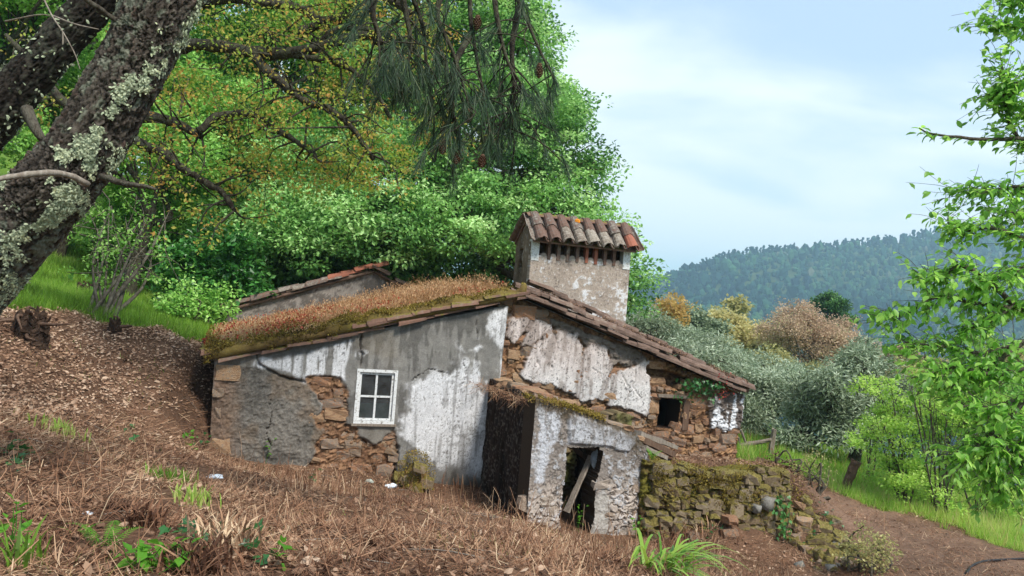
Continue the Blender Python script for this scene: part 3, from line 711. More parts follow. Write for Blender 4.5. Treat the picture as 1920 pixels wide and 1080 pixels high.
def right_shape(s, z):
    px, py = pz(s, z, 0)
    jx = fbm(s * 4, z * 4, 0, 4, 71) * 7; jy = fbm(s * 13, z * 13, 0, 3, 72) * 4; j = jx + jy
    f1 = fbm(s * 2.5, z * 2.5, 0, 5, 73); f2 = fbm(s * 15, z * 15, 0, 4, 74); f3 = fbm(s * 45, z * 45, 0, 2, 75); st = fbm(s * 12, z * 2, 0, 4, 76)
    p = np.zeros_like(s)
    j2 = fbm(s * 30, z * 30, 0, 3, 78) * 3
    for q in PL: p = np.maximum(p, sstep(-1.5, 1.5, sdf(px, py, q) + j * .75 + j2 + 3.0))
    pg = sstep(-2, 2, sdf(px, py, PG) + j * .7); pr = sstep(-2, 2, sdf(px, py, PR) + j * .7)
    vf1, vf2, vid_ = voro(s * 9 + f2, z * 15 + f2, 79); vb = sstep(.02, .3, vf2 - vf1)
    ex = (lin(110, 80, 60) * (1 - vid_[..., None]) + lin(150, 116, 84) * vid_[..., None]) * (.55 + .45 * vb + .4 * f1 + .5 * f2)[..., None]
    pink = sstep(745, 640, py + f1 * 30)[..., None]
    wc = (lin(202, 197, 194) * (1 - pink * .55) + lin(196, 176, 168) * pink * .55) * (1 + .12 * f1 + .14 * f2)[..., None]
    gr = sstep(-.05, .45, st + .4 * f2 + .5 * sstep(700, 620, py) - .1)[..., None]; wc = wc * (1 - .65 * gr) + lin(120, 106, 97) * .65 * gr
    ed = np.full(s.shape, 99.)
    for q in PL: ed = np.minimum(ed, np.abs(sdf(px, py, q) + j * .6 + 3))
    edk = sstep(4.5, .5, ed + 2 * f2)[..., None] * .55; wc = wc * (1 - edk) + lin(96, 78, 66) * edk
    wc = wc * (1 - .7 * sstep(.42, .52, f3 + .3 * f1)[..., None])
    gc_ = lin(112, 102, 94) * (1 + .5 * f1 + .4 * f2)[..., None]
    rc = lin(96, 86, 80) * (1 + .5 * f2)[..., None]; rw = sstep(-.1, .15, st + .4 * f2 + (py - 775) / 90)[..., None]; rc = rc * (1 - rw) + lin(205, 205, 208) * rw
    c = ex * (1 - pg[..., None]) + gc_ * pg[..., None]
    c = c * (1 - pr[..., None]) + rc * pr[..., None]
    c = c * (1 - p[..., None]) + wc * p[..., None]
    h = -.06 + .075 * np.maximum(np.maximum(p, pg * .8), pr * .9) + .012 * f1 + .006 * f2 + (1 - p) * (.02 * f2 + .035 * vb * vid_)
    # bulging of loosened plaster
    for ln, w in CRK_R:
        d = seg_dist(px + jy * 1.2 + jx * .4, py + jx * .5 + jy, ln, False); k = sstep(w * 1.2, w * .3, d)
        h = h - .016 * k; c = c * (1 - .3 * k[..., None]) + lin(84, 70, 60) * .3 * k[..., None]
    gap = sstep(-2, 5, sdf(px, py, [(1214,684),(1300,712),(1292,738),(1255,722),(1212,700)]) + j * .5)   # hollow under the eave where top stones fell, eave shadow painted in
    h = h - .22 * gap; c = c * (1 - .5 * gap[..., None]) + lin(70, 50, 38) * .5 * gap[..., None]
    return h, c
hole_r = lambda s, z: inside(*pz(s, z, 0), HOLE_R)
sLR = sBR + .02
M_TILE_BROWN = rough_mat('weathered_brown_tile', [lin(70,58,52), lin(100,82,72), lin(122,100,88), lin(140,128,116)], 9, .93, .8, 40, .03, .45)
wallR = wall_grid((sLR, sA - .05), (sBb, sB), topR, lambda s: np.full(np.shape(s), -3.5), 340, 210, right_shape, .5, 'front_wall', M_WALL, house, 0.0, hole_r, side_col=lin(52, 40, 33))  # dark side_col paints shade into the reveals of the small opening
tag(wallR, label='right front wall of bare rubble stone with broken white plaster')
def okR(s, z, w, h):
    px, py = [np.array(q) for q in pz(s, z, 0)]
    if z > topR(np.array(s)) - .1 or px > 1392 - (py - 740) * .1: return False
    for q in PL + [PG, PR]:
        if sdf(px, py, q) > -3 + 5 * random.random(): return False
    if sdf(px, py, HOLE_R) > -7: return False
    return not (py > 905 and px > 1000) and not inside(px, py, [(1214,680),(1300,712),(1296,735),(1255,716),(1212,694)])
lay_stones(wallR, okR, sLR, sB, -3.0, .1, SM_RUBBLE, .0, .2, 215)
# small black opening: lintel slab and rotten timber jamb
s0, z0 = Fh(1232, 744); s1, z1 = Fh(1290, 748)
b = MB(); b.box(W((s0 + s1) / 2, (z0 + z1) / 2 + .03, -.08), HT * (s1 - s0) / 2 + UP * -.005, UP * .025, HN * .13); lt = b.build('lintel', M_WOOD, house)
s0, z0 = Fh(1272, 806); s1, z1 = Fh(1279, 752)
b = MB(); b.box(W((s0 + s1) / 2 + .11, (z0 + z1) / 2, -.1), HT * .06, UP * (z1 - z0) / 2 + HT * .0, HN * .12); b.build('door_post', M_DARKWOOD, house)
# remaining walls of the house, hidden from the front but closing it
S0, S1, BK = sBL, sB, 5.2
b = MB()
def slab(b, s0, s1, n0, n1, zb, zt0, zt1):
    """upright slab; top runs from zt0 at s0 to zt1 at s1"""
    V = [W(s, z, n) for (s, z) in ((s0, zb), (s1, zb), (s1, zt1), (s0, zt0)) for n in (n0, n1)]
    b.add(V, Q=[[0, 2, 4, 6], [1, 7, 5, 3], [0, 1, 3, 2], [2, 3, 5, 4], [4, 5, 7, 6], [6, 7, 1, 0]])
slab(b, S0 + .02, S0 + .45, -BK, OFF_L - .52, -3.4, float(topL(S0)) - .06, float(topL(S0 + .45)) - .06)
V, F = b.out(); mk('side_wall', V, F, M_WALL, house, col=np.tile(lin(92, 84, 74), (len(V), 1)))
b = MB()
slab(b, S1 - .45, S1 - .02, -BK, -.52, -3.4, zB + .1, zB - .05)
V, F = b.out(); mk('side_wall', V, F, M_WALL, house, col=np.tile(lin(92, 84, 74), (len(V), 1)))
b = MB(); slab(b, S0 + .47, 0, -BK, -BK + .4, -3.4, float(topL(S0 + .47)) - .06, -.05); slab(b, 0.003, S1 - .47, -BK, -BK + .4, -3.4, -.05, zB + .1)
V, F = b.out(); mk('back_wall', V, F, M_WALL, house, col=np.tile(lin(92, 84, 74), (len(V), 1)))
b = MB(); b.box(W((S0 + S1) / 2, -3.3, -BK / 2), HT * (S1 - S0 - .9) / 2, UP * .05, HN * (BK - .95) / 2); b.build('floor', M_MORTAR, house)

# --- roofs
def tile_mesh(r0=.085, r1=.065, L=.44, th=.014, seg=6, seed=0):
    """barrel tile: runs along +x, humped towards +z"""
    an = np.linspace(0, np.pi, seg + 1); V = []
    r = np.random.default_rng(seed); jag = r.uniform(-.02, .03, seg + 1)
    for x, rr in ((0, r0), (L, r1)):
        for t in (0, th):
            for i, a in enumerate(an): V.append([x - (jag[i] if x == 0 else 0), (rr + t) * math.cos(a), (rr + t) * math.sin(a) * .9])
    k = seg + 1; Q = []
    for i in range(seg):
        Q += [[i, i + 1, 2 * k + i + 1, 2 * k + i], [k + i + 1, k + i, 3 * k + i, 3 * k + i + 1], [i + 1, i, k + i, k + i + 1], [2 * k + i, 2 * k + i + 1, 3 * k + i + 1, 3 * k + i]]
    Q += [[0, 2 * k, 3 * k, k], [k - 1, 2 * k - 1, 4 * k - 1, 3 * k - 1]]
    return np.array(V), np.array(Q)
TILES = [tile_mesh(seed=i) for i in range(4)]
TM = [mesh_data('roof_tile', v, q, M_TILE, smooth=False) for v, q in TILES]
TMD = [mesh_data('roof_tile', v, q, M_TILE_DARK, smooth=False) for v, q in TILES]
TMB = [mesh_data('roof_tile', v, q, M_TILE_BROWN, smooth=False) for v, q in TILES]
M_TILE_PALE = rough_mat('lichen_crusted_tile', [lin(84,72,64), lin(126,112,100), lin(160,148,134), lin(178,168,154), lin(120,98,84)], 20, .95, 1.0, 70, .03, .3)
TMP = [mesh_data('roof_tile', v, q, M_TILE_PALE, smooth=False) for v, q in TILES]
TMO = [mesh_data('roof_tile', v, q, M_TILE_ORANGE, smooth=False) for v, q in TILES]
def roof_slab(e0, e1, back, front, thick, shape, nu, nv, name, parent, mat=M_WALL):
    """sheet from (s,z) e0 (eave) to e1 (ridge), running from front to back; shape(s_along, n) -> lift, colour"""
    u = np.linspace(0, 1, nu)[None, :]; v = np.linspace(0, 1, nv)[:, None]
    s = e0[0] + (e1[0] - e0[0]) * u + 0 * v; z = e0[1] + (e1[1] - e0[1]) * u + 0 * v; n = front - (front + back) * v + 0 * u
    h, c = shape(s, n); V = W(s, z + h, n).reshape(-1, 3); Vb = W(s, z - thick + 0 * h, n).reshape(-1, 3)
    ii = (np.arange(nv - 1)[:, None] * nu + np.arange(nu - 1)[None]).ravel()
    Q = np.stack([ii, ii + 1, ii + 1 + nu, ii + nu], 1); N = nu * nv
    rim = np.concatenate([np.arange(nu), np.arange(1, nv) * nu + nu - 1, (nv - 1) * nu + np.arange(nu - 2, -1, -1), np.arange(nv - 2, 0, -1) * nu])
    r2 = np.roll(rim, -1); S = np.stack([r2, rim, rim + N, r2 + N], 1)
    c = np.clip(c, .01, 1).reshape(-1, 3)
    return mk(name, np.vstack([V, Vb]), np.vstack([Q, Q[:, ::-1] + N, S]), mat, parent, col=np.vstack([c, c]), smooth=True)
eL = Fh(382, 672, .2); eL = (eL[0], eL[1]); rL = (.03, .10)
def left_roof(s, n):
    f = fbm(s * 1.5, n * 1.5, 0, 4, 81); g = fbm(s * 7, n * 7, 0, 3, 82)
    front = sstep(-.9, .2, n); low = sstep(-3.2, -4.6, s)
    k_ = fbm(s * 4.5, n * 2, 0, 3, 85)
    h = .05 + .05 * f + .03 * g + front * (.05 * (f + .3) + .07 * k_)
    m = np.clip(.5 + f + .3 * g, 0, 1)[..., None]
    c = lin(98, 76, 52) * (1 - m) + lin(112, 100, 50) * m
    return h, c * (1 + .4 * g)[..., None]
roofL = roof_slab((eL[0], eL[1] + .05), rL, BK, .2, .09, left_roof, 150, 120, 'roof', house); tag(roofL, label='left roof slope overgrown with moss and dry grass')
eR = Fh(1408, 733, .16)
def right_roof(s, n):
    f = fbm(s * 2, n * 2, 0, 4, 83); g = fbm(s * 9, n * 9, 0, 3, 84); return .04 * f + .03 * g, lin(104, 84, 72) * (1 + .4 * f + .4 * g)[..., None]
roofR = roof_slab((eR[0], eR[1] + .03), (.05, .09), BK, .1, .07, right_roof, 90, 60, 'roof', house); tag(roofR, label='right roof slope with broken dark edge tiles')
def verge_tiles(parent, e0, e1, n, meshes, step=.3, lift=.0, jit=.02, w=1.0, tilt=.1, first=0.0):
    """tiles laid end to end up a roof edge, each overlapping the one below"""
    a, b_ = W(e0[0], e0[1], n), W(e1[0], e1[1], n); L = np.linalg.norm(b_ - a); d = (b_ - a) / L; up = norm(UP - d * (UP @ d)); k = int((L - first) / step)
    for i in range(k + 1):
        t = first + i * step + random.uniform(-jit, jit)
        if t > L - .1: break
        x = norm(d + up * (-.03 + random.uniform(-.05, .05)) + HN * random.uniform(-.06, .06)); y = norm(np.cross(up, x)); y = norm(y + up * random.uniform(-tilt, tilt)); z = np.cross(x, y)
        if random.random() < .06: continue
        inst('roof_tile', random.choice(meshes), parent, frame(x, y, z, a + d * t + up * (lift + random.uniform(-.012, .012)) + HN * random.uniform(-.03, .03), (1, w, w)))
verge_tiles(roofL, (eL[0], eL[1] - .03), (rL[0], rL[1] - .05), .16, TMD, .31, .02, .05, 1.0, .4, 2.1)
verge_tiles(roofL, (eL[0] + .1, eL[1] - .085), (rL[0], rL[1] - .10), .12, TMD, .33, .0, .06, .8, .4, .05)
verge_tiles(roofR, (eR[0], eR[1] - .02), (.1, .08), .1, TMB, .3, .03, .04, 1.1, .25)
verge_tiles(roofR, (eR[0] - .06, eR[1] - .07), (.1, .0), .13, TMB, .32, .0, .05, .95, .25, .1)
verge_tiles(roofR, (eR[0] - .04, eR[1] + .05), (.4, .10), -.1, TMB, .3, .06, .04, 1.0, .25)
for i in range(9):     # tiles ending at the low eaves
    d = np.array([1, 0, 0]); n = .1 - i * .24
    a, b_ = W(eR[0] + .04, eR[1] + .03, n), W(.05, .1, n); x = norm(b_ - a); y = norm(np.cross(UP, x)); z = np.cross(x, y)
    inst('roof_tile', random.choice(TM), roofR, frame(x, y, z, a, (1, 1.1, 1.1)))
    a, b_ = W(eL[0] - .03, eL[1] + .04, n), W(0, .1, n); x = norm(b_ - a); y = norm(np.cross(UP, x)); z = np.cross(x, y)
    inst('roof_tile', random.choice(TMD), roofL, frame(x, y, z, a, (1, 1.1, 1.1)))

# --- chimney standing behind the ridge
CN = -.35                       # front face of the chimney lies behind the front wall
cs0, _ = Fh(992, 520, CN); cs1, _ = Fh(1178, 540, CN); c_e = Fh(1090, 487, CN)[1]; c_b = -.9; CD = .78
zs = Fh(1090, 466, CN)[1]       # underside of its little roof
def chim_shape(seed):
    def f(s, z):
        f1 = fbm(s * 2.5, z * 2.5, seed, 4, 91); f2 = fbm(s * 12, z * 12, seed, 4, 92); f3 = fbm(s * 40, z * 40, seed, 2, 93); st = fbm(s * 9, z * 1.8, seed, 3, 94)
        c = lin(164, 150, 138) * (1 + .22 * f1 + .22 * f2)[..., None]; dk = sstep(.05, .45, f2 * .7 + .7 * f3 + .2 * st)[..., None]; c = c * (1 - .6 * dk) + lin(84, 74, 68) * .6 * dk
        sp = sstep(.3, .45, fbm(s * 30, z * 30, seed, 3, 95))[..., None]; c = c * (1 - .6 * sp) + lin(205, 198, 192) * .6 * sp
        wf = sstep(.12, .34, f2 * .7 + f1 * .8 + .35 * f3 + .22 * (c_e - z) + .1 * (s - cs0) - .2)[..., None]; c = c * (1 - .8 * wf) + lin(216, 216, 218) * .8 * wf
        return .008 * f1 + .008 * f2 + .005 * f3, c
    return f
chim = wall_grid((cs0, cs0), (cs1, cs1), lambda s: np.full(np.shape(s), c_e), lambda s: np.full(np.shape(s), c_b), 170, 130, chim_shape(1.5), .12, 'chimney', M_WALL, house, CN)
tag(chim, label='broad lichen speckled chimney under its own tiled gable roof')
def Wl(s, z, n):    # side face of the chimney: s runs backwards, n outwards to the left
    s, z, n = np.broadcast_arrays(s, z, n); return HO + (CN * HN) - s[..., None] * HN + z[..., None] * UP + (cs0 * HT) - n[..., None] * HT
RB = .30     # the ridge stands this far behind the chimney front
ridge_z = Fh(1085, 420, CN - RB)[1]
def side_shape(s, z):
    h, c = chim_shape(7.5)(s, z); f = fbm(s * 6, z * 2, 3, 3, 96); return h, c * .42 * (1 + .5 * f)[..., None] * np.array([1, .92, .82])  # side faces darkened: their shade is put into the colour
gtop = lambda s: np.maximum(c_e, zs + (ridge_z - .06 - zs) * (1 - np.where(s < RB, (RB - s) / (RB + .03), (s - RB) / (CD - RB + .03))))
wall_grid((.03, .03), (CD, CD), gtop, lambda s: np.full(np.shape(s), c_b), 60, 110, side_shape, .12, 'chimney_side', M_WALL, chim, -.004, lambda s, z: (np.abs(s - CD * .62) < .05 + .05 * np.abs(np.sin(z * 9))) & (z > c_e - .22) & (z < c_e + .12), toworld=Wl)
def Wr(s, z, n):
    s, z, n = np.broadcast_arrays(s, z, n); return HO + (CN * HN) - s[..., None] * HN + z[..., None] * UP + (cs1 * HT) + n[..., None] * HT
wall_grid((.03, .03), (CD, CD), gtop, lambda s: np.full(np.shape(s), c_b), 40, 60, side_shape, .12, 'chimney_side', M_WALL, chim, -.004, toworld=Wr)
b = MB(); b.box(W((cs0 + cs1) / 2, (c_b + zs) / 2, CN - CD + .07), HT * (cs1 - cs0 - .26) / 2, UP * (zs - c_b) / 2, HN * .05)
V, F = b.out(); mk('chimney_back', V, F, M_WALL, chim, col=np.tile(lin(90, 80, 72), (len(V), 1)))
b = MB(); b.box(W((cs0 + cs1) / 2, c_e + .05, CN - .3), HT * (cs1 - cs0 - .26) / 2, UP * .22, HN * .02); b.build('vent_shade_board', M_MORTAR, chim)  # added dark board standing in for the shade behind the vent slats
# vent: white corner blocks, upright tile slats, mortar fillets between them
vz0, vz1 = c_e, zs + .06
for s in (cs0 + .075, cs1 - .075):
    b = MB(); b.box(W(s, (vz0 + vz1) / 2 - .04, CN - .06), HT * .07, UP * ((vz1 - vz0) / 2 + .05), HN * .068); b.build('corner_block', M_WHITEPAINT, chim)
nsl = 8; ss = np.linspace(cs0 + .15, cs1 - .15, nsl + 2)
for i, s in enumerate(ss[1:-1]):
    b = MB(); b.box(W(s, (vz0 + vz1) / 2 - .03 + random.uniform(-.008, .008), CN - .035), HT * random.uniform(.026, .032) + UP * random.uniform(-.002, .002), UP * (vz1 - vz0 + .05) / 2, HN * .05); b.build('vent_slat', M_TILE_ORANGE if i in (4, 5) else M_TILE, chim)
b = MB()
for i in range(nsl + 1):
    s = (ss[i] + ss[i + 1]) / 2; w = (ss[1] - ss[0]) / 2 - .03; an = np.linspace(0, np.pi, 7); r = [(s - w * math.cos(a), c_e - .02 + .075 * math.sin(a) ** .6) for a in an]
    V = [W(q[0], q[1], n) for n in (CN - .002, CN - .1) for q in r]; b.add(V, Q=[[k, k + 1, k + 8, k + 7] for k in range(6)], T=[[0, k, k + 1][::-1] for k in range(1, 6)])
V, F = b.out(); mk('mortar_fillet', V, F, M_WALL, chim, col=np.tile(lin(146, 134, 124), (len(V), 1)))
# its roof: boards of mortar and two courses of barrel tiles on each slope
ez = zs + .015; rz_ = ridge_z - .045; ov = .13
b = MB()
for sg in (0, 1):
    n_e = CN + ov if sg == 0 else CN - CD - .02; n_r = CN - RB
    V = [W(s, z, n) for (z, n) in ((ez, n_e), (rz_, n_r), (rz_ + .05, n_r), (ez + .03, n_e)) for s in (cs0 - .02, cs1 + .04)]
    b.add(V, Q=[[0, 1, 3, 2], [2, 3, 5, 4], [4, 5, 7, 6], [6, 7, 1, 0], [0, 2, 4, 6], [1, 7, 5, 3]])
croof = b.build('chimney_roof', M_TILE_DARK, chim)
nt_ = 8; pitch = (cs1 - cs0 + .08) / nt_
for sg in (0, 1):
    ne, nr = (CN + ov + .03, CN - RB) if sg == 0 else (CN - CD - .02 - .03, CN - RB)
    A0, A1 = np.array(W(0, ez + .03, ne)), np.array(W(0, rz_ + .05, nr)); d = norm(A1 - A0); L = np.linalg.norm(A1 - A0)
    up = norm(np.cross(HT, d)); up = up if up[2] > 0 else -up
    for i in range(nt_ + 1):       # channels between the covers, hollow side up
        s = cs0 - .02 + pitch * i
        for t in (0.0, L * .48):
            y = norm(np.cross(up, d)); p = A0 + HT * s + d * t + up * .075
            inst('roof_tile', random.choice(TM), chim, frame(d, -y, -up, p, (L * .56 / .44, .92, .8)))
    for i in range(nt_):           # covers
        s = cs0 - .02 + pitch * (i + .5)
        for r_, t in enumerate((-.03 + random.uniform(-.02, .02), L * .47)):
            x = norm(d + up * .05 + HT * random.uniform(-.04, .04)); y = norm(np.cross(up, x)); z = np.cross(x, y)
            w = random.uniform(1.0, 1.12) * (.98 if r_ else 1.05)
            msh = TMO if (i == 7 and r_ == 0 and sg == 0) else (TMP if (r_ == 0 and 2 <= i <= 6) else TM)
            inst('roof_tile', random.choice(msh), chim, frame(x, y, z, A0 + HT * s + d * t + up * (.062 if r_ else .045), (L * .55 / .44, w, w)))
for i in range(5):                 # ridge
    s = cs0 - .03 + i * (cs1 - cs0 + .05) / 5
    x = norm(HT + UP * .02); y = norm(np.cross(UP, x)); z = np.cross(x, y)
    inst('roof_tile', random.choice(TMD), chim, frame(x, y, z, W(s, rz_ + .075 + random.uniform(-.006, .006), CN - RB), ((cs1 - cs0 + .12) / 5 / .4, 1.05, .8)))
v, f = IC1; lp = A0 * 0
ldisk = P(1073, 418, 12.95)
# orange lichen disc on a tile
q = v * (1 + .15 * rng.normal(size=(len(v), 1))) * [.05, .02, .045]
ne, nr = CN + ov + .03, CN - RB
pp = W(cs0 - .02 + pitch * 3.5, ez + .03 + (rz_ + .02 - ez) * .76, ne + (nr - ne) * .72) + norm(UP + HN * .8) * .15
mk('lichen_patch', q + pp, f, rough_mat('orange_lichen', [lin(214,120,30), lin(232,150,50)], 30, .9, .3), chim)
# ------------------------------------------------------------------ rear wing of the house, seen above the grassy roof
def Fo(px, py, off): return Fh(px, py, off)
RW = -(BK + .1)
ra = Fo(700, 508, RW); rl_ = Fo(415, 583, RW); rr = (2 * ra[0] - rl_[0], rl_[1] - .25)
def rear_shape(s, z):
    f1 = fbm(s * 2.5, z * 2.5, 3, 5, 111); f2 = fbm(s * 14, z * 14, 3, 4, 112); f3 = fbm(s * 40, z * 40, 3, 2, 113)
    c = lin(140, 132, 124) * (1 + .3 * f1 + .2 * f2)[..., None]; dk = sstep(-.15, .25, f1 + f2 * .9 + .3 * f3)[..., None]
    return .01 * f1 + .01 * f2, c * (1 - .7 * dk) + lin(64, 58, 54) * .7 * dk
rear_top = lambda s: np.where(s < ra[0], rl_[1] + (s - rl_[0]) * (ra[1] - rl_[1]) / (ra[0] - rl_[0]), ra[1] + (s - ra[0]) * (rr[1] - ra[1]) / (rr[0] - ra[0]))
rear = wall_grid((rl_[0] + .1, rl_[0] + .1), (rr[0] - .1, rr[0] - .1), rear_top, lambda s: np.full(np.shape(s), -3.2), 260, 110, rear_shape, .45, 'rear_wall', M_WALL, house, RW)
rfl = roof_slab((rl_[0], rl_[1] + .02), (ra[0], ra[1] + .03), 10.5, RW + .08, .07, right_roof, 50, 40, 'rear_roof', house)
rfr = roof_slab((rr[0], rr[1] + .02), (ra[0] + .01, ra[1] + .03), 10.5, RW + .08, .07, right_roof, 40, 40, 'rear_roof', house)
verge_tiles(rfl, (rl_[0], rl_[1] + .03), (ra[0] - .9, ra[1] - .9 * (ra[1] - rl_[1]) / (ra[0] - rl_[0]) + .03), RW + .02, TM, .3, .03, .02, 1.1, .2)
d_ = (ra[1] - rl_[1]) / (ra[0] - rl_[0])
verge_tiles(rfl, (ra[0] - .95, ra[1] - .95 * d_ + .05), (ra[0] + .05, ra[1] + .07), RW + .02, TMO, .3, .03, .02, 1.15, .2)
verge_tiles(rfr, (rr[0], rr[1] + .03), (ra[0], ra[1] + .03), RW + .02, TMB, .3, .03, .02, 1.1, .2)
for s_, b_ in ((rl_[0] + .15, 1), (rr[0] - .15, -1)):
    b = MB(); b.box(W(s_, -2.1, RW - 2.9), HT * .15, UP * 1.2, HN * 2.4); V, F = b.out(); mk('side_wall', V, F, M_WALL, house, col=np.tile(lin(92, 84, 74), (len(V), 1)))

# ------------------------------------------------------------------ ruined shed in front of the right half
AO = P(1005, 760, 10.8); AO = np.array([AO[0], AO[1], 0.0])
def WA(s, z, n=0.0):
    s, z, n = np.broadcast_arrays(np.asarray(s, float), np.asarray(z, float), np.asarray(n, float))
    return AO + s[..., None] * HT + z[..., None] * UP + n[..., None] * HN
def Fa(px, py, off=0.0):
    r = P(px, py, 1.0); t = ((AO + HN * off) @ HN) / (r @ HN); q = r * t - AO; return q @ HT, q[2]
def paz(s, z): return to_px(WA(s, z, 0))[:2]
shed = thing('ruined_shed', 'roofless ruined shed with low dark doorway in front of the house', 'shed', WA(1.0, -3.4, -1))
TOPA = [(1002,750),(1012,752),(1032,757),(1060,762),(1085,770),(1120,783),(1160,799),(1192,814),(1199,830),(1212,842),(1224,880),(1236,940),(1262,1040)]
ta = np.array([Fa(*q) for q in TOPA])
DOOR = [(1064,838),(1125,836),(1130,848),(1119,900),(1109,1000),(1104,1040),(1044,1040),(1052,960)]
aBL = Fa(986, 1000)[0]; aTL = Fa(1004, 755)[0]; aTR = Fa(1264, 1040)[0]
WHA = [(1008,765),(1040,772),(1052,790),(1048,812),(1038,840),(1032,868),(1020,905),(1003,905),(1006,850),(1010,800)]
LIN = [(1064,774),(1090,782),(1130,796),(1188,818),(1192,830),(1180,848),(1160,846),(1145,838),(1066,832)]
PALE = [(1112,930),(1128,922),(1150,935),(1145,990),(1140,1040),(1104,1040),(1108,990)]
def shed_shape(s, z):
    px, py = paz(s, z)
    jx = fbm(s * 4, z * 4, 5, 4, 121) * 8; jy = fbm(s * 12, z * 12, 5, 3, 122) * 5; j = jx + jy
    f1 = fbm(s * 2.5, z * 2.5, 5, 5, 123); f2 = fbm(s * 14, z * 14, 5, 4, 124); f3 = fbm(s * 42, z * 42, 5, 2, 125); st = fbm(s * 12, z * 2, 5, 3, 126)
    v1, v2, vc = voro(s * 6 + f2 * .8, z * 8 + f2 * .8, 127); e = v2 - v1; stn = sstep(.0, .28, e)
    right = sstep(1120, 1150, px + j); low = sstep(880, 950, py + j * 2 + (px - 1150) * .2) 
    c = lin(138, 128, 120) * (1 + .3 * f1 + .3 * f2)[..., None]
    pale = lin(186, 172, 160) * (1 + .15 * f1 + .25 * f2)[..., None] * (.82 + .3 * vc)[..., None]; pale = pale * (1 - .75 * (1 - stn))[..., None] + lin(70, 52, 42) * .7 * (1 - stn)[..., None]
    k = np.clip(right * low + .8 * sstep(880, 930, py) * (px < 1060), 0, 1)[..., None]; c = c * (1 - k) + pale * k
    dk = sstep(-.08, .22, f2 * .9 + f1 * .6 + .5 * f3 - .25 * low + .16 * right)[..., None]; c = c * (1 - .72 * dk) + lin(52, 48, 44) * .72 * dk
    wf = sstep(.25, .45, f2 + .5 * f3 - f1 * .3)[..., None] * .5; c = c * (1 - wf) + lin(205, 205, 208) * wf
    w = np.maximum(sstep(-3, 4, sdf(px, py, WHA) + j) * .95, sstep(-3, 4, sdf(px, py, LIN) + j * .5) * .75)
    w = w * (1 - .75 * sstep(.05, .35, st + f2 * .8)) * (1 - .7 * sstep(.25, .42, f3)); w = w[..., None]; c = c * (1 - w) + lin(190, 191, 196) * (1 + .1 * f1)[..., None] * w
    p = (sstep(-3, 5, sdf(px, py, PALE) + j) * .85)[..., None]; c = c * (1 - p) + lin(168, 162, 154) * (1 + .3 * f2)[..., None] * p
    topm = sstep(30, 3, seg_dist(px, py, TOPA[:9], False) + j * 1.6 + st * 14)[..., None] * .75; c = c * (1 - topm) + lin(74, 62, 44) * topm
    p = p[..., 0]; lp = sstep(-2, 4, sdf(px, py, LIN))
    h = .02 * f1 + .008 * f2 + .004 * f3 + (1 - lp) * (1 - p) * ((stn - .5) * .018 * (.4 + 1.3 * low)) + lp * .03
    return h, c
def hole_a(s, z):
    px, py = paz(s, z); j = fbm(s * 10, z * 10, 5, 3, 128) * 5
    return sdf(px, py, DOOR) + j > 0
shw = wall_grid((aBL, aTL), (aTR, Fa(1264, 760)[0]), lambda s: np.interp(s, ta[:, 0], ta[:, 1]) + .05 * fbm(s * 6, 0 * s, 0, 3, 129), lambda s: np.full(np.shape(s), -3.85), 260, 240, shed_shape, .42, 'front_wall', M_WALL, shed, 0.0, hole_a, toworld=WA, side_col=lin(66, 54, 44))
# left side wall, dark with soot and painted-in side shade, open towards the viewer
SD = 2.25
def WS(s, z, n):
    s, z, n = np.broadcast_arrays(s, z, n); return AO + (aTL + .01) * HT - s[..., None] * HN + z[..., None] * UP - n[..., None] * HT
zt0 = Fa(1010, 756)[1]
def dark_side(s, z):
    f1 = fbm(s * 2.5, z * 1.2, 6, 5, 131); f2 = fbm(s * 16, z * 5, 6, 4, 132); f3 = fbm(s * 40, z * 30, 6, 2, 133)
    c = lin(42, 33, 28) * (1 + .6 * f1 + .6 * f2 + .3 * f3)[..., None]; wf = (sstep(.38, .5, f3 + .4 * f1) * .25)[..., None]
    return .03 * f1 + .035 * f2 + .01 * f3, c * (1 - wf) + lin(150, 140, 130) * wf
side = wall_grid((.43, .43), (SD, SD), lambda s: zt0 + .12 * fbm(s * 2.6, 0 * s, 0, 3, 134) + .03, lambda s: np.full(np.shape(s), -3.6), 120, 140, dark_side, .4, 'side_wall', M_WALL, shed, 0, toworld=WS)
# loose stones worked into the front
SM_PALE = stone_set(rough_mat('limewashed_stone', [lin(118,100,86), lin(164,144,126), lin(186,172,158), lin(150,122,102)], 9, .93, .8, 26, .03, .5))
okA = lambda s, z, w, h: (lambda px, py: (py > 890) and (px > 1120 or px < 1055) and sdf(px, py, DOOR) < -7 and sdf(px, py, PALE) < 2 and px < 1262 and py > 900 - (px - 1150) * .2)(*[np.array(q) for q in paz(s, z)])
lay_stones(shw, okA, float(aBL), float(aTR) - .08, -3.6, -1.9, SM_PALE, -.0, .16, 60, toworld=WA)
okT = lambda s, z, w, h: abs(z - (np.interp(s, ta[:, 0], ta[:, 1]) + .0)) < .05 and s < 1.75
lay_stones(shw, okT, .0, 1.7, -2.1, -1.2, SM_RUBBLE, -.12, .26, 34, toworld=WA, sizes=((.16, .3, .07, .12, 900), (.1, .16, .05, .08, 600)), hug=.8)
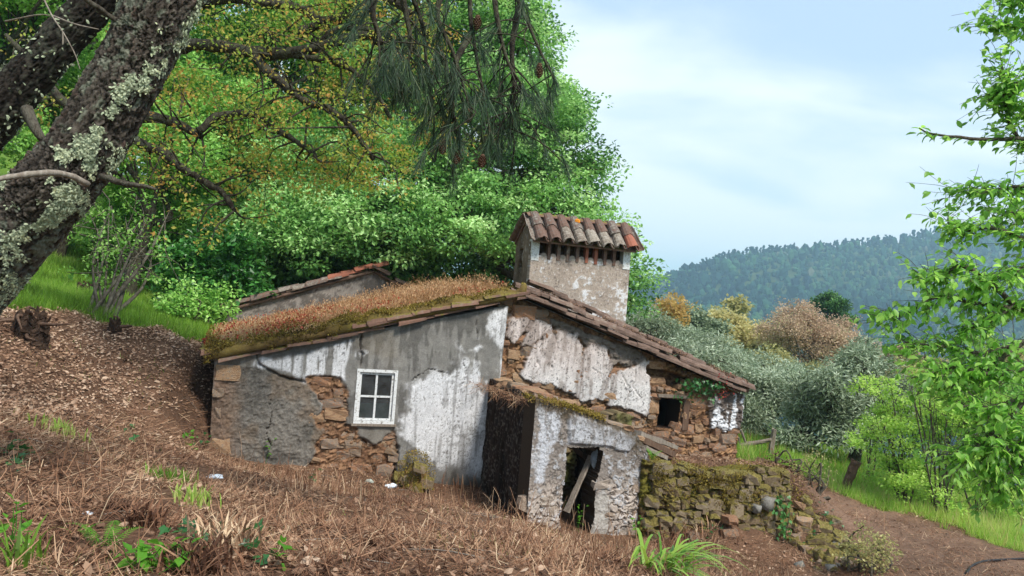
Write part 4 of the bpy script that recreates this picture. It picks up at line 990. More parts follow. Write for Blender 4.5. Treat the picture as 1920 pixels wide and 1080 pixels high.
# door: lintel beam end, timbers, hanging bag
def beam(name, p0, p1, w, t, mat, parent=None, up=None):
    p0, p1 = np.asarray(p0, float), np.asarray(p1, float); d = norm(p1 - p0); u = UP if up is None else up
    y = norm(np.cross(u, d)); z = np.cross(d, y); n = 7; V = []
    r = np.random.default_rng(int(abs(p0[0] * 1000)) + 5)
    for i in range(n):
        q = p0 + (p1 - p0) * i / (n - 1); a = 1 + r.normal() * .08
        for e, f in ((-1, -1), (1, -1), (1, 1), (-1, 1)): V.append(q + y * e * w / 2 * a + z * f * t / 2 * a + r.normal(size=3) * .004)
    Q = [[4 * i + k, 4 * i + (k + 1) % 4, 4 * i + 4 + (k + 1) % 4, 4 * i + 4 + k] for i in range(n - 1) for k in range(4)] + [[3, 2, 1, 0], [4 * n - 4, 4 * n - 3, 4 * n - 2, 4 * n - 1]]
    return mk(name, np.array(V), np.array(Q), mat, parent)
def PA(px, py, off): s, z = Fa(px, py, off); return WA(s, z, off)
beam('lintel_beam', PA(1058, 826, -.25), PA(1140, 846, -.25), .14, .07, M_DARKWOOD, shed)
o = beam('fallen_plank', PA(1062, 960, -.16), PA(1108, 855, -.32), .09, .035, M_WOOD); tag(o, 'splintered grey plank leaning diagonally inside the shed doorway', 'plank', 'fallen timbers')
o = beam('fallen_plank', PA(1064, 832, -.5), PA(1104, 862, -.7), .07, .05, M_DARKWOOD); tag(o, 'short dark timber hanging under the shed lintel', 'plank', 'fallen timbers')
v, f = IC; q = v * (1 + .1 * rng.normal(size=(len(v), 1))) * [.07, .05, .15]
q = q * [1, 1, 1] + PA(1116, 861, -.2); o = mk('slate_slab', q, f, rough_mat('blue_slate', [lin(110,116,122), lin(150,158,164)], 6, .8, .5, 20, .01)); tag(o, 'pale blue grey slate slab wedged under the shed lintel', 'slab')
# inner back of the shed: rubble behind the doorway
def inner(s, z):
    f1 = fbm(s * 3, z * 3, 8, 4, 141); f2 = fbm(s * 14, z * 14, 8, 3, 142); v1, v2, vc = voro(s * 5 + f2, z * 8 + f2, 143); e = sstep(.0, .3, v2 - v1)
    g = sstep(-.1, .4, f1)[..., None]; c = lin(110, 96, 72) * (1 - g) + lin(104, 104, 60) * g
    return .09 * e * vc + .02 * f2, c * (.4 + .6 * e)[..., None] * (1 + .3 * f2)[..., None]
wall_grid((.1, .1), (2.2, 2.2), lambda s: np.full(np.shape(s), -1.75) + .15 * np.sin(s * 4), lambda s: np.full(np.shape(s), -3.7), 110, 90, inner, .3, 'inner_wall', M_WALL, shed, -1.25, toworld=WA)
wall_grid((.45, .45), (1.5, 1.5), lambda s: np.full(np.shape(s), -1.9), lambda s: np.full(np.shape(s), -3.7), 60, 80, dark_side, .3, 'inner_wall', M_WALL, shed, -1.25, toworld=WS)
# timbers lying on the wall head beside the opening
for k, (q0, q1, w, t, m, lb) in enumerate([((1196, 812, -.55), (1266, 838, -.9), .13, .07, M_WOOD, 'broad pale weathered board on the rubble right of the shed'),
        ((1200, 822, -.35), (1262, 852, -.75), .10, .09, M_DARKWOOD, 'dark brown rotten beam lying between the pale boards'),
        ((1206, 838, -.25), (1246, 858, -.5), .11, .06, M_WOOD, 'short pale board end lowest of the fallen timbers'),
        ((1180, 805, -.8), (1285, 832, -1.1), .05, .04, M_DARKWOOD, 'thin dark pole topmost of the fallen timbers')]):
    o = beam('fallen_plank', PA(*q0), PA(*q1), w, t, m); tag(o, lb, 'plank', 'fallen timbers')

# ------------------------------------------------------------------ mossy dry stone wall to the right of the shed
TA, TB = P(1222, 900, 11.25), P(1486, 900, 12.05); TA[2] = TB[2] = 0
TT = norm(TB - TA); TN = np.cross(TT, UP); TN = TN if TN[1] < 0 else -TN; TL = np.linalg.norm(TB - TA)
def WT(s, z, n=0.0):
    s, z, n = np.broadcast_arrays(np.asarray(s, float), np.asarray(z, float), np.asarray(n, float)); return TA + s[..., None] * TT + z[..., None] * UP + n[..., None] * TN
def Ft(px, py, off=0.0):
    r = P(px, py, 1.0); t = ((TA + TN * off) @ TN) / (r @ TN); q = r * t - TA; return q @ TT, q[2]
M_MOSSTONE = rough_mat('mossy_stone', [lin(96,82,64), lin(138,118,92), lin(168,150,124), lin(150,140,126)], 6, .95, .9, 24, .04, .5, moss=[lin(84,76,40), lin(124,112,60), lin(150,136,78), lin(106,96,54)], mossamt=.46)
M_GREYSTONE = rough_mat('pale_grey_stone', [lin(98,94,86), lin(134,130,122), lin(162,158,150)], 8, .92, .6, 26, .03, .4)
SM_MOSS = [mesh_data('stone', *(lambda a: (a[0], a[1]))(stone_mesh(80 + k, .12 + .05 * k)), M_MOSSTONE) for k in range(8)]; SM_GREY = stone_set(M_GREYSTONE, True)
dsw = thing('dry_stone_wall', 'mossy dry stone retaining wall between shed and dirt track', 'stone wall', WT(TL / 2, -3.4, 0))
ttp = np.array([Ft(*q) for q in [(1216,858),(1240,868),(1300,880),(1340,888),(1380,884),(1420,880),(1470,880),(1500,900),(1530,960)]])
ttop = lambda s: np.interp(s, ttp[:, 0], ttp[:, 1])
def core(s, z):
    f1 = fbm(s * 3, z * 3, 9, 4, 151); f2 = fbm(s * 14, z * 14, 9, 4, 152); v1, v2, vc = voro(s * 6 + f2, z * 9 + f2, 153); e = sstep(.0, .3, v2 - v1)
    g = sstep(-.2, .3, f1 + f2 * .5)[..., None]
    return -.12 + .07 * e * vc + .03 * f2, (lin(80, 62, 44) * (1 - g) + lin(100, 94, 40) * g) * (.5 + .5 * e + .4 * f2)[..., None]
core_o = wall_grid((-.1, -.1), (TL + .1, TL + .02), lambda s: ttop(s) - .05, lambda s: np.full(np.shape(s), -3.7), 150, 90, core, .55, 'wall_core', M_WALL, dsw, 0, toworld=WT)
okD = lambda s, z, w, h: z < ttop(s) - h * .25 and z > -3.6
lay_stones(core_o, okD, 0.05, TL - .02, -3.55, -2.0, SM_MOSS, .0, .3, 185, TT, TN, WT, sizes=((.2, .32, .12, .18, 160), (.13, .22, .08, .13, 1500), (.07, .13, .05, .09, 2500)), hug=.88)
for (px, py, w, h) in ((1437,944,.19,.2),(1416,953,.11,.12)):
    s, z = Ft(px, py); o = inst('stone', random.choice(SM_GREY[2:]), core_o, frame(TT, -TN, UP, WT(s, z, .0), (w, .2, h)))
    if w == .19: tag(o, label='round pale grey boulder')
# block of stones at the foot
for (px, py, w, h) in ((1368,1002,.3,.17),(1300,1010,.2,.2),(1400,1018,.22,.1),(1340,1020,.2,.12),(1372,975,.2,.12)):
    s, z = Ft(px, py, .1); inst('stone', random.choice(SM_RUBBLE), core_o, frame(TT, -TN, UP, WT(s, z, .02), (w, .3, h)))
# its crumbled end running downhill towards the track
ep = smooth_path([P(1480, 892, 12.3), P(1510, 925, 12.2), P(1540, 975, 11.9), P(1562, 1025, 11.6), P(1578, 1070, 11.2)], 60)
for k in range(105):
    i = rng.integers(60); q = ep[i] + rng.normal(size=3) * [.16, .16, 0] + TN * .08; w = rng.uniform(.07, .2); q[2] = float(H(q[0], q[1])) + rng.uniform(-.05, .07)
    inst('stone', random.choice(SM_MOSS if rng.random() < .65 else SM_RUBBLE), core_o, frame(*np.array(Euler(rng.normal(size=3) * .35).to_matrix()).T, q, (w * 1.3, w, w * .75)))
# heap of stones and earth against the house under the window
hp = thing('rubble_heap', 'small mossy heap of stones and dry fern against the white wall', 'rubble heap', W(-1.65, -3.05, .45))
v, f = IC; c0 = W(*Fh(778, 900, .4), .4)
fz = fbm(v[:, 0] * 2, v[:, 1] * 2, v[:, 2] * 2, 4, 161)[:, None]
q = v * (1 + .3 * fz) * [.22, .26, .42] + c0; q[:, 2] -= .14
mk('earth', q, f, rough_mat('mossy_earth', [lin(64,48,34), lin(104,80,48), lin(126,112,52), lin(92,66,44)], 9, .95, .9, 30, .05), hp, smooth=True)
for k in range(16):
    a = rng.uniform(0, 6.28); r = rng.uniform(.15, .3); p = c0 + np.array([math.cos(a) * r, -abs(math.sin(a)) * r, rng.uniform(-.45, .28)]); s_ = rng.uniform(.08, .18)
    inst('stone', random.choice(SM_MOSS), hp, frame(*np.array(Euler(rng.normal(size=3) * .3).to_matrix()).T, p, (s_ * 1.3, s_, s_ * .8)))
# ------------------------------------------------------------------ foliage
M_BARK = rough_mat('grey_brown_bark', [lin(48,42,36), lin(78,70,60), lin(104,98,86), lin(66,70,50)], 14, .95, .9, 40, .03, .2, stretch=(3, 3, .8))
M_BARK_DARK = rough_mat('dark_mossy_bark', [lin(34,29,25), lin(56,49,41), lin(84,82,66), lin(58,62,40)], 10, .95, .9, 30, .04, .1, stretch=(2, 2, .9))
M_OAK = leaf_mat('oak_leaf', [lin(52,88,42), lin(94,144,70), lin(142,190,102), lin(190,222,150)], .3, .5, .35)
M_OAK2 = leaf_mat('young_leaf', [lin(60,104,42), lin(106,160,64), lin(150,198,96), lin(188,222,134)], .33, .5, .3)
M_CATKIN = leaf_mat('catkin_leaf', [lin(96,138,48), lin(136,166,64), lin(176,178,84), lin(190,150,78)], .45, .6, .2, .05)
M_OLIVE = leaf_mat('olive_leaf', [lin(78,92,66), lin(116,132,98), lin(154,168,138), lin(184,194,168)], .2, .5, .35)
M_YELLOW = leaf_mat('yellow_green_leaf', [lin(128,130,82), lin(166,162,104), lin(194,186,126), lin(206,198,146)], .4, .6, .2, .1)
M_ORANGE = leaf_mat('orange_spring_leaf', [lin(140,130,70), lin(180,152,84), lin(196,168,110)], .4, .6, .2, .1)
M_PINK = leaf_mat('brown_pink_catkins', [lin(136,118,94), lin(174,150,122), lin(198,172,144), lin(150,150,104)], .3, .7, .2, .1)
M_LIME = leaf_mat('lime_leaf', [lin(92,134,50), lin(130,172,66), lin(164,200,90), lin(194,220,124)], .5, .5, .3)
M_SHRUB = leaf_mat('dark_shrub_leaf', [lin(30,71,25), lin(51,106,39), lin(87,150,69), lin(138,191,110)], .3, .4, .45)

def shell_points(ell, dens, low=-.55):
    """clump centres over the outside (and a few inside) of a set of ellipsoids (centre, radii)"""
    out = []
    for c, r in ell:
        c, r = np.asarray(c, float), np.broadcast_to(np.asarray(r, float), (3,))
        n = max(4, int(dens * (r.prod() ** (2 / 3)) * 4))
        d = rdir(n); d = d[d[:, 2] > low]
        k = rng.uniform(.62, 1.06, (len(d), 1)) * (1 + .16 * fbm(d[:, 0] * 2 + c[0], d[:, 1] * 2, d[:, 2] * 2, 3, 171)[:, None])
        out.append(c + d * r * k)
    return np.vstack(out)
def clump_leaves(cl, rad_, per, size, tpl=T_LEAF, flat=.6, tint0=.45, tvar=.16, cvar=.16, droop=.15, upn=.9):
    K = len(cl); n = K * per
    c = np.repeat(cl, per, 0); r = np.repeat(np.broadcast_to(np.asarray(rad_, float), (K,)) * rng.uniform(.7, 1.3, K), per)
    d = rdir(n); rr = rng.uniform(0, 1, n) ** .45
    pos = c + d * (r * rr)[:, None] * np.array([1, 1, flat])
    dirn = norm(d * np.array([1, 1, .3]) + rng.normal(size=(n, 3)) * .6 - [0, 0, droop]); up = norm(rng.normal(size=(n, 3)) * .55 + [0, 0, upn] + d * .35)
    V, F, k = scatter(tpl, pos, dirn, up, size * rng.uniform(.65, 1.25, n))
    ct = np.repeat(rng.normal(size=K) * cvar, per)
    t = np.clip(tint0 + ct + rng.normal(size=n) * tvar + .10 * d[:, 2], 0, 1)
    return V, F, np.repeat(t, k)
def limbs(mb, base, tips, r0, hub=None, kids=None, nsub=2):
    """trunk from base to hub, then limbs to tips with twigs to some of the foliage clumps"""
    base = np.asarray(base, float); hub = np.asarray(hub, float)
    mid = (base + hub) / 2 + rng.normal(size=3) * .06 * np.linalg.norm(hub - base) * np.array([1, 1, 0])
    mb.tube(smooth_path([base - [0, 0, .3], base, mid, hub], 12), np.linspace(1.25, .75, 12) * r0, 9)
    for t in tips:
        t = np.asarray(t, float); L = np.linalg.norm(t - hub)
        st = hub - (hub - base) * rng.uniform(0, .25)
        m1 = st + (t - st) * .35 + rng.normal(size=3) * .10 * L + [0, 0, .08 * L]; m2 = st + (t - st) * .7 + rng.normal(size=3) * .09 * L
        p = smooth_path([st, m1, m2, t], 12); rr = np.linspace(.55, .14, 12) * r0; mb.tube(p, rr, 6)
        if kids is not None and len(kids):
            d = np.linalg.norm(kids - t, axis=1); near = np.argsort(d)[:14 * nsub]
            for j in rng.choice(near, min(len(near), 5 * nsub), replace=False):
                i = rng.integers(4, 11); q = kids[j]; a = p[i]; m = (a + q) / 2 + rng.normal(size=3) * .1 * np.linalg.norm(q - a)
                mb.tube(smooth_path([a, m, q], 6), np.linspace(rr[i] * .5, .012, 6), 4, False)
def tree(name, label, cat, base, ell, hub, r0, leafmat, per, lsize, crad, dens, barkmat=None, group=None, tpl=T_LEAF, low=-.55, tint0=.45, flat=.6, nsub=2, cvar=.16, upn=.9, droop=.15):
    t = thing(name, label, cat, base, group)
    cl = shell_points(ell, dens, low)
    V, F, ti = clump_leaves(cl, crad, per, lsize, tpl, flat, tint0, cvar=cvar, upn=upn, droop=droop)
    c = mk('crown', V, F, leafmat, t, tint=ti); c['kind'] = 'stuff'
    mb = MB(); limbs(mb, base, [e[0] for e in ell], r0, hub, cl, nsub); mb.build('trunk', barkmat or M_BARK, t, smooth=True)
    return t
def dup(t, loc, rz, sc, label, group=None):
    """copy of a tree and its parts"""
    o = t.copy(); COL.objects.link(o); o.location = Vector([float(v) for v in loc]); o.rotation_euler = (0, 0, rz); o.scale = (sc, sc, sc) if np.isscalar(sc) else sc
    o['label'] = label
    if group: o['group'] = group
    for ch in t.children:
        c = ch.copy(); COL.objects.link(c); c.parent = o
    return o
def scatter_blobs(crown, n=4, f=.55, j=.62):
    out = []
    for (px, py, r, d) in crown:
        for _ in range(n): out.append(blob(px + rng.normal() * r * j * .75, py + rng.normal() * r * j * .6, r * f * rng.uniform(.7, 1.25), d + rng.normal() * r / FPX * d * j))
    return out
def blob(px, py, r, d, flat=.85):
    return (P(px, py, d), np.array([r / FPX * d, r / FPX * d, r / FPX * d * flat]))
def gxy(x, y): return np.array([x, y, float(H(x, y))])

# the big oak right behind the house, silhouetted against the sky
bA = gxy(-2.6, 21.0)
ellA = [blob(*q) for q in ((950,100,95,21),(1030,220,75,21),(1052,335,88,20),(905,60,130,21),(930,250,170,20),(1105,440,75,19.5),(1150,520,58,19.5),(1165,580,36,19.2),(1075,540,75,19),
    (980,430,115,19),(840,420,125,18.4),(720,440,120,18.5),(610,470,95,18.6),(540,430,105,19),(770,330,130,20),(800,150,130,21.5),(560,330,95,20.5),(720,30,80,22),(850,-60,120,22))]
oakA = tree('oak_tree', 'tallest round green oak behind the chimney against the sky', 'tree', bA, ellA, bA + [.3, -.2, 3.2], .46, M_OAK, 195, .11, .64, 8.6, M_BARK, 'oaks behind the house', nsub=4, cvar=.24, flat=.38)

# generic oaks for the wood on the slope at the left
def generic_oak(h, w, seedtint, leafmat, label, base, per=125, ls=.13):
    e = []
    for k in range(11):
        a = k * 2.4; rr = w * (.25 + .75 * ((k * .37) % 1)) * .62; zz_ = h * (.34 + .56 * ((k * .618) % 1))
        e.append((np.array(base) + [rr * math.cos(a), rr * math.sin(a), zz_], np.array([w * .36, w * .36, h * .15])))
    e.append((np.array(base) + [0, 0, h * .9], np.array([w * .42, w * .42, h * .14])))
    return tree('oak_tree', label, 'tree', base, e, np.array(base) + [.1, .1, h * .35], .045 * h * .5, leafmat, per, ls, .58, 6.0, M_BARK_DARK, 'oaks behind the house', tint0=seedtint, nsub=2, cvar=.22, flat=.4)
g1 = generic_oak(9.5, 4.6, .5, M_OAK2, 'bright green oak on the grassy slope left of the rear roof', gxy(-8.6, 23.5))
g2 = generic_oak(6.2, 4.2, .42, M_OAK, 'oak with darker crown standing left of the tallest oak', gxy(-6.6, 25.5))
for x, y, rz, sc, src, lb in ((-13.2, 21, 1.0, 1.05, g1, 'leafy oak at the left edge behind the second leaning trunk'), (-11.6, 27, 2.2, 1.15, g2, 'oak partly hidden behind the lichen covered pine trunk'),
        (-8.8, 31, 3.9, 1.2, g1, 'oak farther up the slope between pine trunk and bright green oak'), 
        (-17.5, 29, .4, 1.3, g1, 'oak high on the slope at the far left'), (-15, 38, 2.9, 1.5, g2, 'oak on the skyline of the slope, farthest left'), 
         (-11.4, 16.5, 5.6, .72, g1, 'small leafy oak at the left edge beside the grass')):
    dup(src, gxy(x, y), rz, sc, lb, 'oaks behind the house')
# low leafy shrubs beside the rear wing
def shrub(name, label, px, py, d, r, hgt, mat, per, ls, stems=7, group=None, dens=26, tpl=T_LEAF, crad=.25, tint0=.45, low=-.8, drop=0):
    b = P(px, py, d); b[2] = float(H(b[0], b[1])) - drop
    e = [(b + [0, 0, hgt * .55], np.array([r, r * .9, hgt * .5])), (b + [r * .5, 0, hgt * .35], np.array([r * .7, r * .7, hgt * .38])), (b + [-r * .5, -.1, hgt * .4], np.array([r * .7, r * .7, hgt * .4]))]
    t = thing(name, label, 'shrub', b, group); cl = shell_points(e, dens, low)
    V, F, ti = clump_leaves(cl, crad, per, ls, tpl, .7, tint0); c = mk('foliage', V, F, mat, t, tint=ti); c['kind'] = 'stuff'
    mb = MB()
    for k in range(stems):
        q = cl[rng.integers(len(cl))]; s = b + rng.normal(size=3) * [.12, .12, 0]
        mb.tube(smooth_path([s - [0, 0, .1], (s + q) / 2 + rng.normal(size=3) * .12, q], 8), np.linspace(.025, .006, 8), 5, False)
    mb.build('stems', M_BARK, t, smooth=True); return t
shrub('leafy_shrub', 'dark broad leaved shrub touching the left end of the rear roof', 400, 560, 17.2, 1.0, 2.2, M_SHRUB, 40, .14, group='shrubs by the rear wing')
shrub('leafy_shrub', 'bright fern green shrub in the hollow left of the grassy roof', 370, 600, 15.6, .6, .9, M_OAK2, 40, .09, group='shrubs by the rear wing', tint0=.55)
shrub('leafy_shrub', 'tall leafy thicket behind the many stemmed bush', 300, 540, 21, 1.7, 3.4, M_OAK2, 40, .12, group='shrubs by the rear wing')
shrub('leafy_shrub', 'thicket of mid green leaves between slope and tallest oak', 480, 520, 20, 1.6, 3.0, M_OAK, 40, .13, group='shrubs by the rear wing')
shrub('leafy_shrub', 'deep green thicket just above the rear roof apex', 640, 500, 20, 1.9, 2.6, M_OAK, 36, .14, group='shrubs by the rear wing')
shrub('leafy_shrub', 'leafy thicket behind the grassy roof left of the chimney', 850, 520, 20.5, 1.8, 3.0, M_OAK, 40, .13, group='shrubs by the rear wing')
# many stemmed bush on the bank edge
b0 = gpt(180, 588); ms = thing('many_stemmed_bush', 'thin bare many stemmed bush at the edge of the grass bank', 'bush', b0)
mb = MB(); cl = []
for k in range(13):
    s = b0 + [rng.uniform(-.18, .3), rng.uniform(-.15, .15), -.05]; tip = P(180 + rng.uniform(-30, 150), rng.uniform(370, 470), 14 + rng.uniform(-1, 1)); m = (s + tip) / 2 + rng.normal(size=3) * .12
    p = smooth_path([s, m, tip], 10); mb.tube(p, np.linspace(rng.uniform(.02, .045), .006, 10), 5, False)
    for j in range(5):
        i = rng.integers(4, 10); q = p[i] + rng.normal(size=3) * .35; mb.tube(smooth_path([p[i], (p[i] + q) / 2 + rng.normal(size=3) * .05, q], 5), np.linspace(.012, .004, 5), 4, False); cl.append(q)
mb.build('stems', rough_mat('pale_stem', [lin(54,48,40), lin(86,80,68), lin(112,108,94)], 14, .9, .4, 40, .01), ms, smooth=True)
V, F, ti = clump_leaves(np.array(cl), .18, 20, .075, T_LEAF, .7, .5); c = mk('foliage', V, F, M_OAK2, ms, tint=ti); c['kind'] = 'stuff'
# bare lower trunks standing on the slope
for (px, py, d, r, top, lb) in ((105, 502, 21, .17, (120, 300), 'dark thick trunk just right of the pine on the grass slope'), (131, 468, 27, .16, (150, 250), 'slim pale trunk higher on the slope beside the dark trunk'),
        (238, 545, 18.5, .17, (300, 330), 'mossy trunk leaning right behind the many stemmed bush')):
    b0 = P(px, py, d); b0[2] = float(H(b0[0], b0[1])) - .1; tp = P(top[0], top[1], d)
    t = thing('woodland_tree', lb, 'tree', b0, 'bare trunks on the slope'); mb = MB(); cl = shell_points([(tp + [0, 0, .6], np.array([1.4, 1.4, .9]))], 14)
    limbs(mb, b0, [tp + rng.normal(size=3) * .9 + [0, 0, .6] for _ in range(4)], r, tp - (tp - b0) * .25, cl, 1); mb.build('trunk', M_BARK_DARK, t, smooth=True)
    V, F, ti = clump_leaves(cl, .5, 60, .12); c = mk('crown', V, F, M_OAK2, t, tint=ti); c['kind'] = 'stuff'

# ------------------------------------------------------------------ the nearer oak whose dark limbs cross the picture, hung with yellow catkins
pO = thing('oak_tree', 'near oak with dark crooked limbs and yellow brown catkins above the roof', 'tree', gxy(*P(-60, 660, 12.5)[:2]))
def PP(*pts): return [P(*p) for p in pts]
mb = MB(); b0 = np.array(pO.location)
mb.tube(smooth_path([b0 - [0, 0, .3], b0, P(5, 500, 12.2), P(110, 350, 11.6), P(205, 240, 11.2), P(300, 120, 10.8), P(330, 20, 10.8), P(380, -150, 11)], 26), np.linspace(.26, .15, 26), 10)
mb.build('trunk', M_BARK_DARK, pO, smooth=True)
LIMBS = [([(295,130,10.8),(350,86,10.5),(420,88,10.3),(470,96,10.2),(520,101,10.1),(590,92,10),(650,75,10),(720,72,10),(780,100,10.2)], .075),
    ([(470,96,10.2),(500,130,10),(535,160,9.9),(570,188,9.8),(620,205,9.8),(660,240,9.8),(700,300,9.9)], .05),
    ([(520,101,10.1),(580,110,10),(640,125,10),(690,160,10),(730,220,10.1)], .042),
    ([(230,225,11),(285,215,10.4),(330,226,10.3),(372,246,10.2)], .07),
    ([(220,240,11),(266,266,10.5),(310,287,10.3),(345,318,10.2),(390,345,10.2),(420,362,10.1),(442,392,10.1)], .055),
    ([(372,246,10.2),(412,216,10.3),(470,216,10.3),(520,248,10.2),(560,276,10.1),(590,300,10.1)], .04),
    ([(330,20,10.8),(430,-4,10.6),(500,6,10.5),(560,16,10.4),(610,40,10.3),(680,40,10.3)], .06),
    ([(560,60,10.3),(600,46,10.3),(650,26,10.2),(690,0,10.2),(720,-40,10.2)], .05), ([(380,-150,11),(520,-90,10.8),(640,-40,10.6),(760,10,10.6),(830,90,10.6),(850,200,10.6),(820,300,10.6)], .06),
    ([(205,260,11.2),(120,190,11),(60,120,11),(0,60,11)], .06), ([(590,92,10),(620,60,10),(680,54,9.9),(740,90,9.9),(770,150,9.9)], .035)]
pts = []
for L_, r in LIMBS:
    p = smooth_path(PP(*L_), len(L_) * 5); p = p + np.cumsum(rng.normal(size=p.shape) * .006, 0); mb = MB(); n = len(p)
    mb.tube(p, np.linspace(r, r * .42, n) * 1.35 * (1 + .12 * rng.normal(size=n)), 8)
    for j in range(int(n * .55)):
        i = rng.integers(n // 4, n); q = p[i] + rng.normal(size=3) * [.42, .42, .34] - [0, 0, .08]; m = (p[i] + q) / 2 + rng.normal(size=3) * .08
        tw = smooth_path([p[i], m, q], 7); mb.tube(tw, np.linspace(.016, .005, 7), 4, False); pts += [q, tw[4]]
        for _ in range(2):
            q2 = q + rng.normal(size=3) * .22; mb.tube(smooth_path([q, (q + q2) / 2, q2], 4), np.linspace(.006, .003, 4), 3, False); pts.append(q2)
    mb.build('limb', M_BARK_DARK, pO, smooth=True)
for q in ((640,280,60),(700,250,70),(620,340,45),(680,330,40),(450,330,50),(520,220,60),(400,190,60),(440,40,80),(560,30,70),(720,120,80),(800,230,60),(790,60,80),(560,330,50),(330,160,50),(480,290,45),(620,130,60),(760,300,40)):
    c_, r_ = blob(q[0], q[1], q[2], 10.4); pts += list(c_ + rdir(22) * r_ * rng.uniform(.3, 1.1, (22, 1)))
pts = np.array(pts); ppx, ppy, _ = to_px(pts); pts = pts[(ppx > 240) | (ppy < 300)]
V, F, ti = clump_leaves(pts, .17, 13, .055, T_LEAF, .8, .52, .2, .24, .5, .4); c = mk('crown', V, F, M_CATKIN, pO, tint=ti); c['kind'] = 'stuff'

# ------------------------------------------------------------------ leaning pine in the foreground with lichen on its bark
def bark_trunk(name, parent, pts, rpx, d, nu, nv, seed, mat, lichen_amt=1.0, dark=1.0, twist=.4):
    p = smooth_path([P(x, y, dd) for (x, y), dd in zip(pts, d)], nv); R = np.interp(np.linspace(0, 1, nv), np.linspace(0, 1, len(rpx)), [r / FPX * dd for r, dd in zip(rpx, d)])
    tg = np.gradient(p, axis=0); seglen = np.concatenate([[0], np.cumsum(np.linalg.norm(np.diff(p, axis=0), axis=1))]); tg = norm(tg)
    u = norm(np.cross(tg, np.array([0., 1, 0]))); w = np.cross(tg, u)
    an = np.linspace(0, 2 * np.pi, nu, endpoint=False)[None]; l = seglen[:, None] + 0 * an; c_ = R[:, None] * 0 + .26 * an + 0 * l
    cx, sx = np.cos(an) * .26, np.sin(an) * .26
    nz = lambda f, o, sd: fbm(cx * f + 0 * l, sx * f + 0 * l, l * f, o, sd)
    wob = nz(5, 3, seed) * .35
    per = 22                                           # plates around
    a_ = an / (2 * np.pi) * per; V1 = []
    f1 = np.full(l.shape, 9.); f2 = f1.copy(); cid = f1 * 0
    x0, y0 = a_ * 1.25 + wob * 3.2 + nz(26, 4, seed + 8) * .7 + twist * l, l * 4.2 + nz(8, 4, seed + 1) * 1.8
    f1, f2, cid = voro(np.mod(x0, 64), y0, seed + 2); e = f2 - f1; plate = sstep(.0, .30, e + .12 * nz(40, 3, seed + 9))
    n1, n2, n3 = nz(3, 4, seed + 3), nz(14, 4, seed + 4), nz(50, 3, seed + 5)
    flake = voro(x0 * 2.6 + n2, y0 * 2.4, seed + 6); fl = flake[2]
    h = .012 * plate * (.4 + .9 * cid) + .009 * fl + .006 * (flake[1] - flake[0] < .12) * -1 + .006 * n2 + .008 * n3 + .02 * n1
    c = lin(52, 45, 40) * (1 - fl[..., None]) + lin(94, 86, 78) * fl[..., None]; c = c * (1 + .3 * n2 + .3 * n3)[..., None]
    red = sstep(.75, .95, flake[2] * .5 + cid * .5)[..., None] * .35; c = c * (1 - red) + lin(96, 60, 52) * red
    c = c * (.36 + .64 * plate)[..., None] * dark
    V = p[:, None] + (R[:, None] + h)[..., None] * (np.cos(an)[..., None] * u[:, None] + np.sin(an)[..., None] * w[:, None])
    px, py, _ = to_px(V)
    lm = sstep(-.02, .22, n1 * .9 + n2 * .7 + .25 * n3 - .17 + lichen_amt * .34 * np.exp(-((px - 178 + (py - 250) * .62) / 46) ** 2) * sstep(90, 170, py) - .10 + lichen_amt * .22 * sstep(300, 350, py) * sstep(440, 380, py) * sstep(150, 60, px)) * lichen_amt * (.35 + .65 * plate)
    lc = lin(150, 156, 132) * (1 + .25 * n3 + .2 * n2)[..., None]; c = c * (1 - .6 * lm[..., None]) + lc * .6 * lm[..., None]
    l2 = sstep(.12, .32, nz(20, 4, seed + 12) + .5 * nz(3, 3, seed + 13) - .02)[..., None] * .38 * lichen_amt; c = c * (1 - l2) + lin(140, 146, 128) * (1 + .3 * n3)[..., None] * l2
    ii = np.arange(nv - 1)[:, None] * nu; k = np.arange(nu)[None]; k2 = (k + 1) % nu
    Q = np.stack([ii + k, ii + k2, ii + nu + k2, ii + nu + k], -1).reshape(-1, 4)
    o = mk(name, V.reshape(-1, 3), Q, mat, parent, col=np.clip(c, .003, 1).reshape(-1, 3), smooth=True)
    nrm = np.cos(an)[..., None] * u[:, None] + np.sin(an)[..., None] * w[:, None]
    return o, V.reshape(-1, 3), nrm.reshape(-1, 3), lm.ravel(), p
M_PINEBARK = col_mat('pine_bark', .92, 70, .3, .5, 110, .008, .12)
M_LICHEN = leaf_mat('pale_lichen', [lin(120,130,108), lin(156,164,136), lin(184,190,158), lin(196,196,150)], 0, .9, .1, 0)
pine = thing('pine_tree', 'large leaning pine trunk with cracked dark bark and pale lichen at left', 'tree', P(-260, 755, 4.95) - [0, 0, .2])
TP = [(-280,770),(-160,640),(-45,510),(56,402),(102,350),(147,293),(222,172),(266,85),(305,0),(390,-170),(520,-420)]
tr, TVx, TNr, LM, ppath = bark_trunk('trunk', pine, TP, [92,82,72,68,64,61,58,56,57,58,50], [5.0,4.95,4.9,4.85,4.8,4.8,4.8,4.8,4.8,4.9,5.1], 270, 560, 201, M_PINEBARK)
n_l = 12000; vw = norm(np.zeros(3) - TVx); pr = LM ** 1.5 * np.clip((TNr * vw).sum(1) + .05, 0.02, 1); pr = pr / pr.sum(); ix = rng.choice(len(TVx), n_l, p=pr)
lp_ = TVx[ix] + TNr[ix] * rng.uniform(-.003, .006, (n_l, 1)) + rng.normal(size=(n_l, 3)) * .006
tg_ = norm(np.cross(TNr[ix], rdir(n_l)))
V, F, k = scatter(T_CURL, lp_, tg_ + TNr[ix] * .14, TNr[ix] + rng.normal(size=(n_l, 3)) * .32, rng.uniform(.010, .028, n_l))
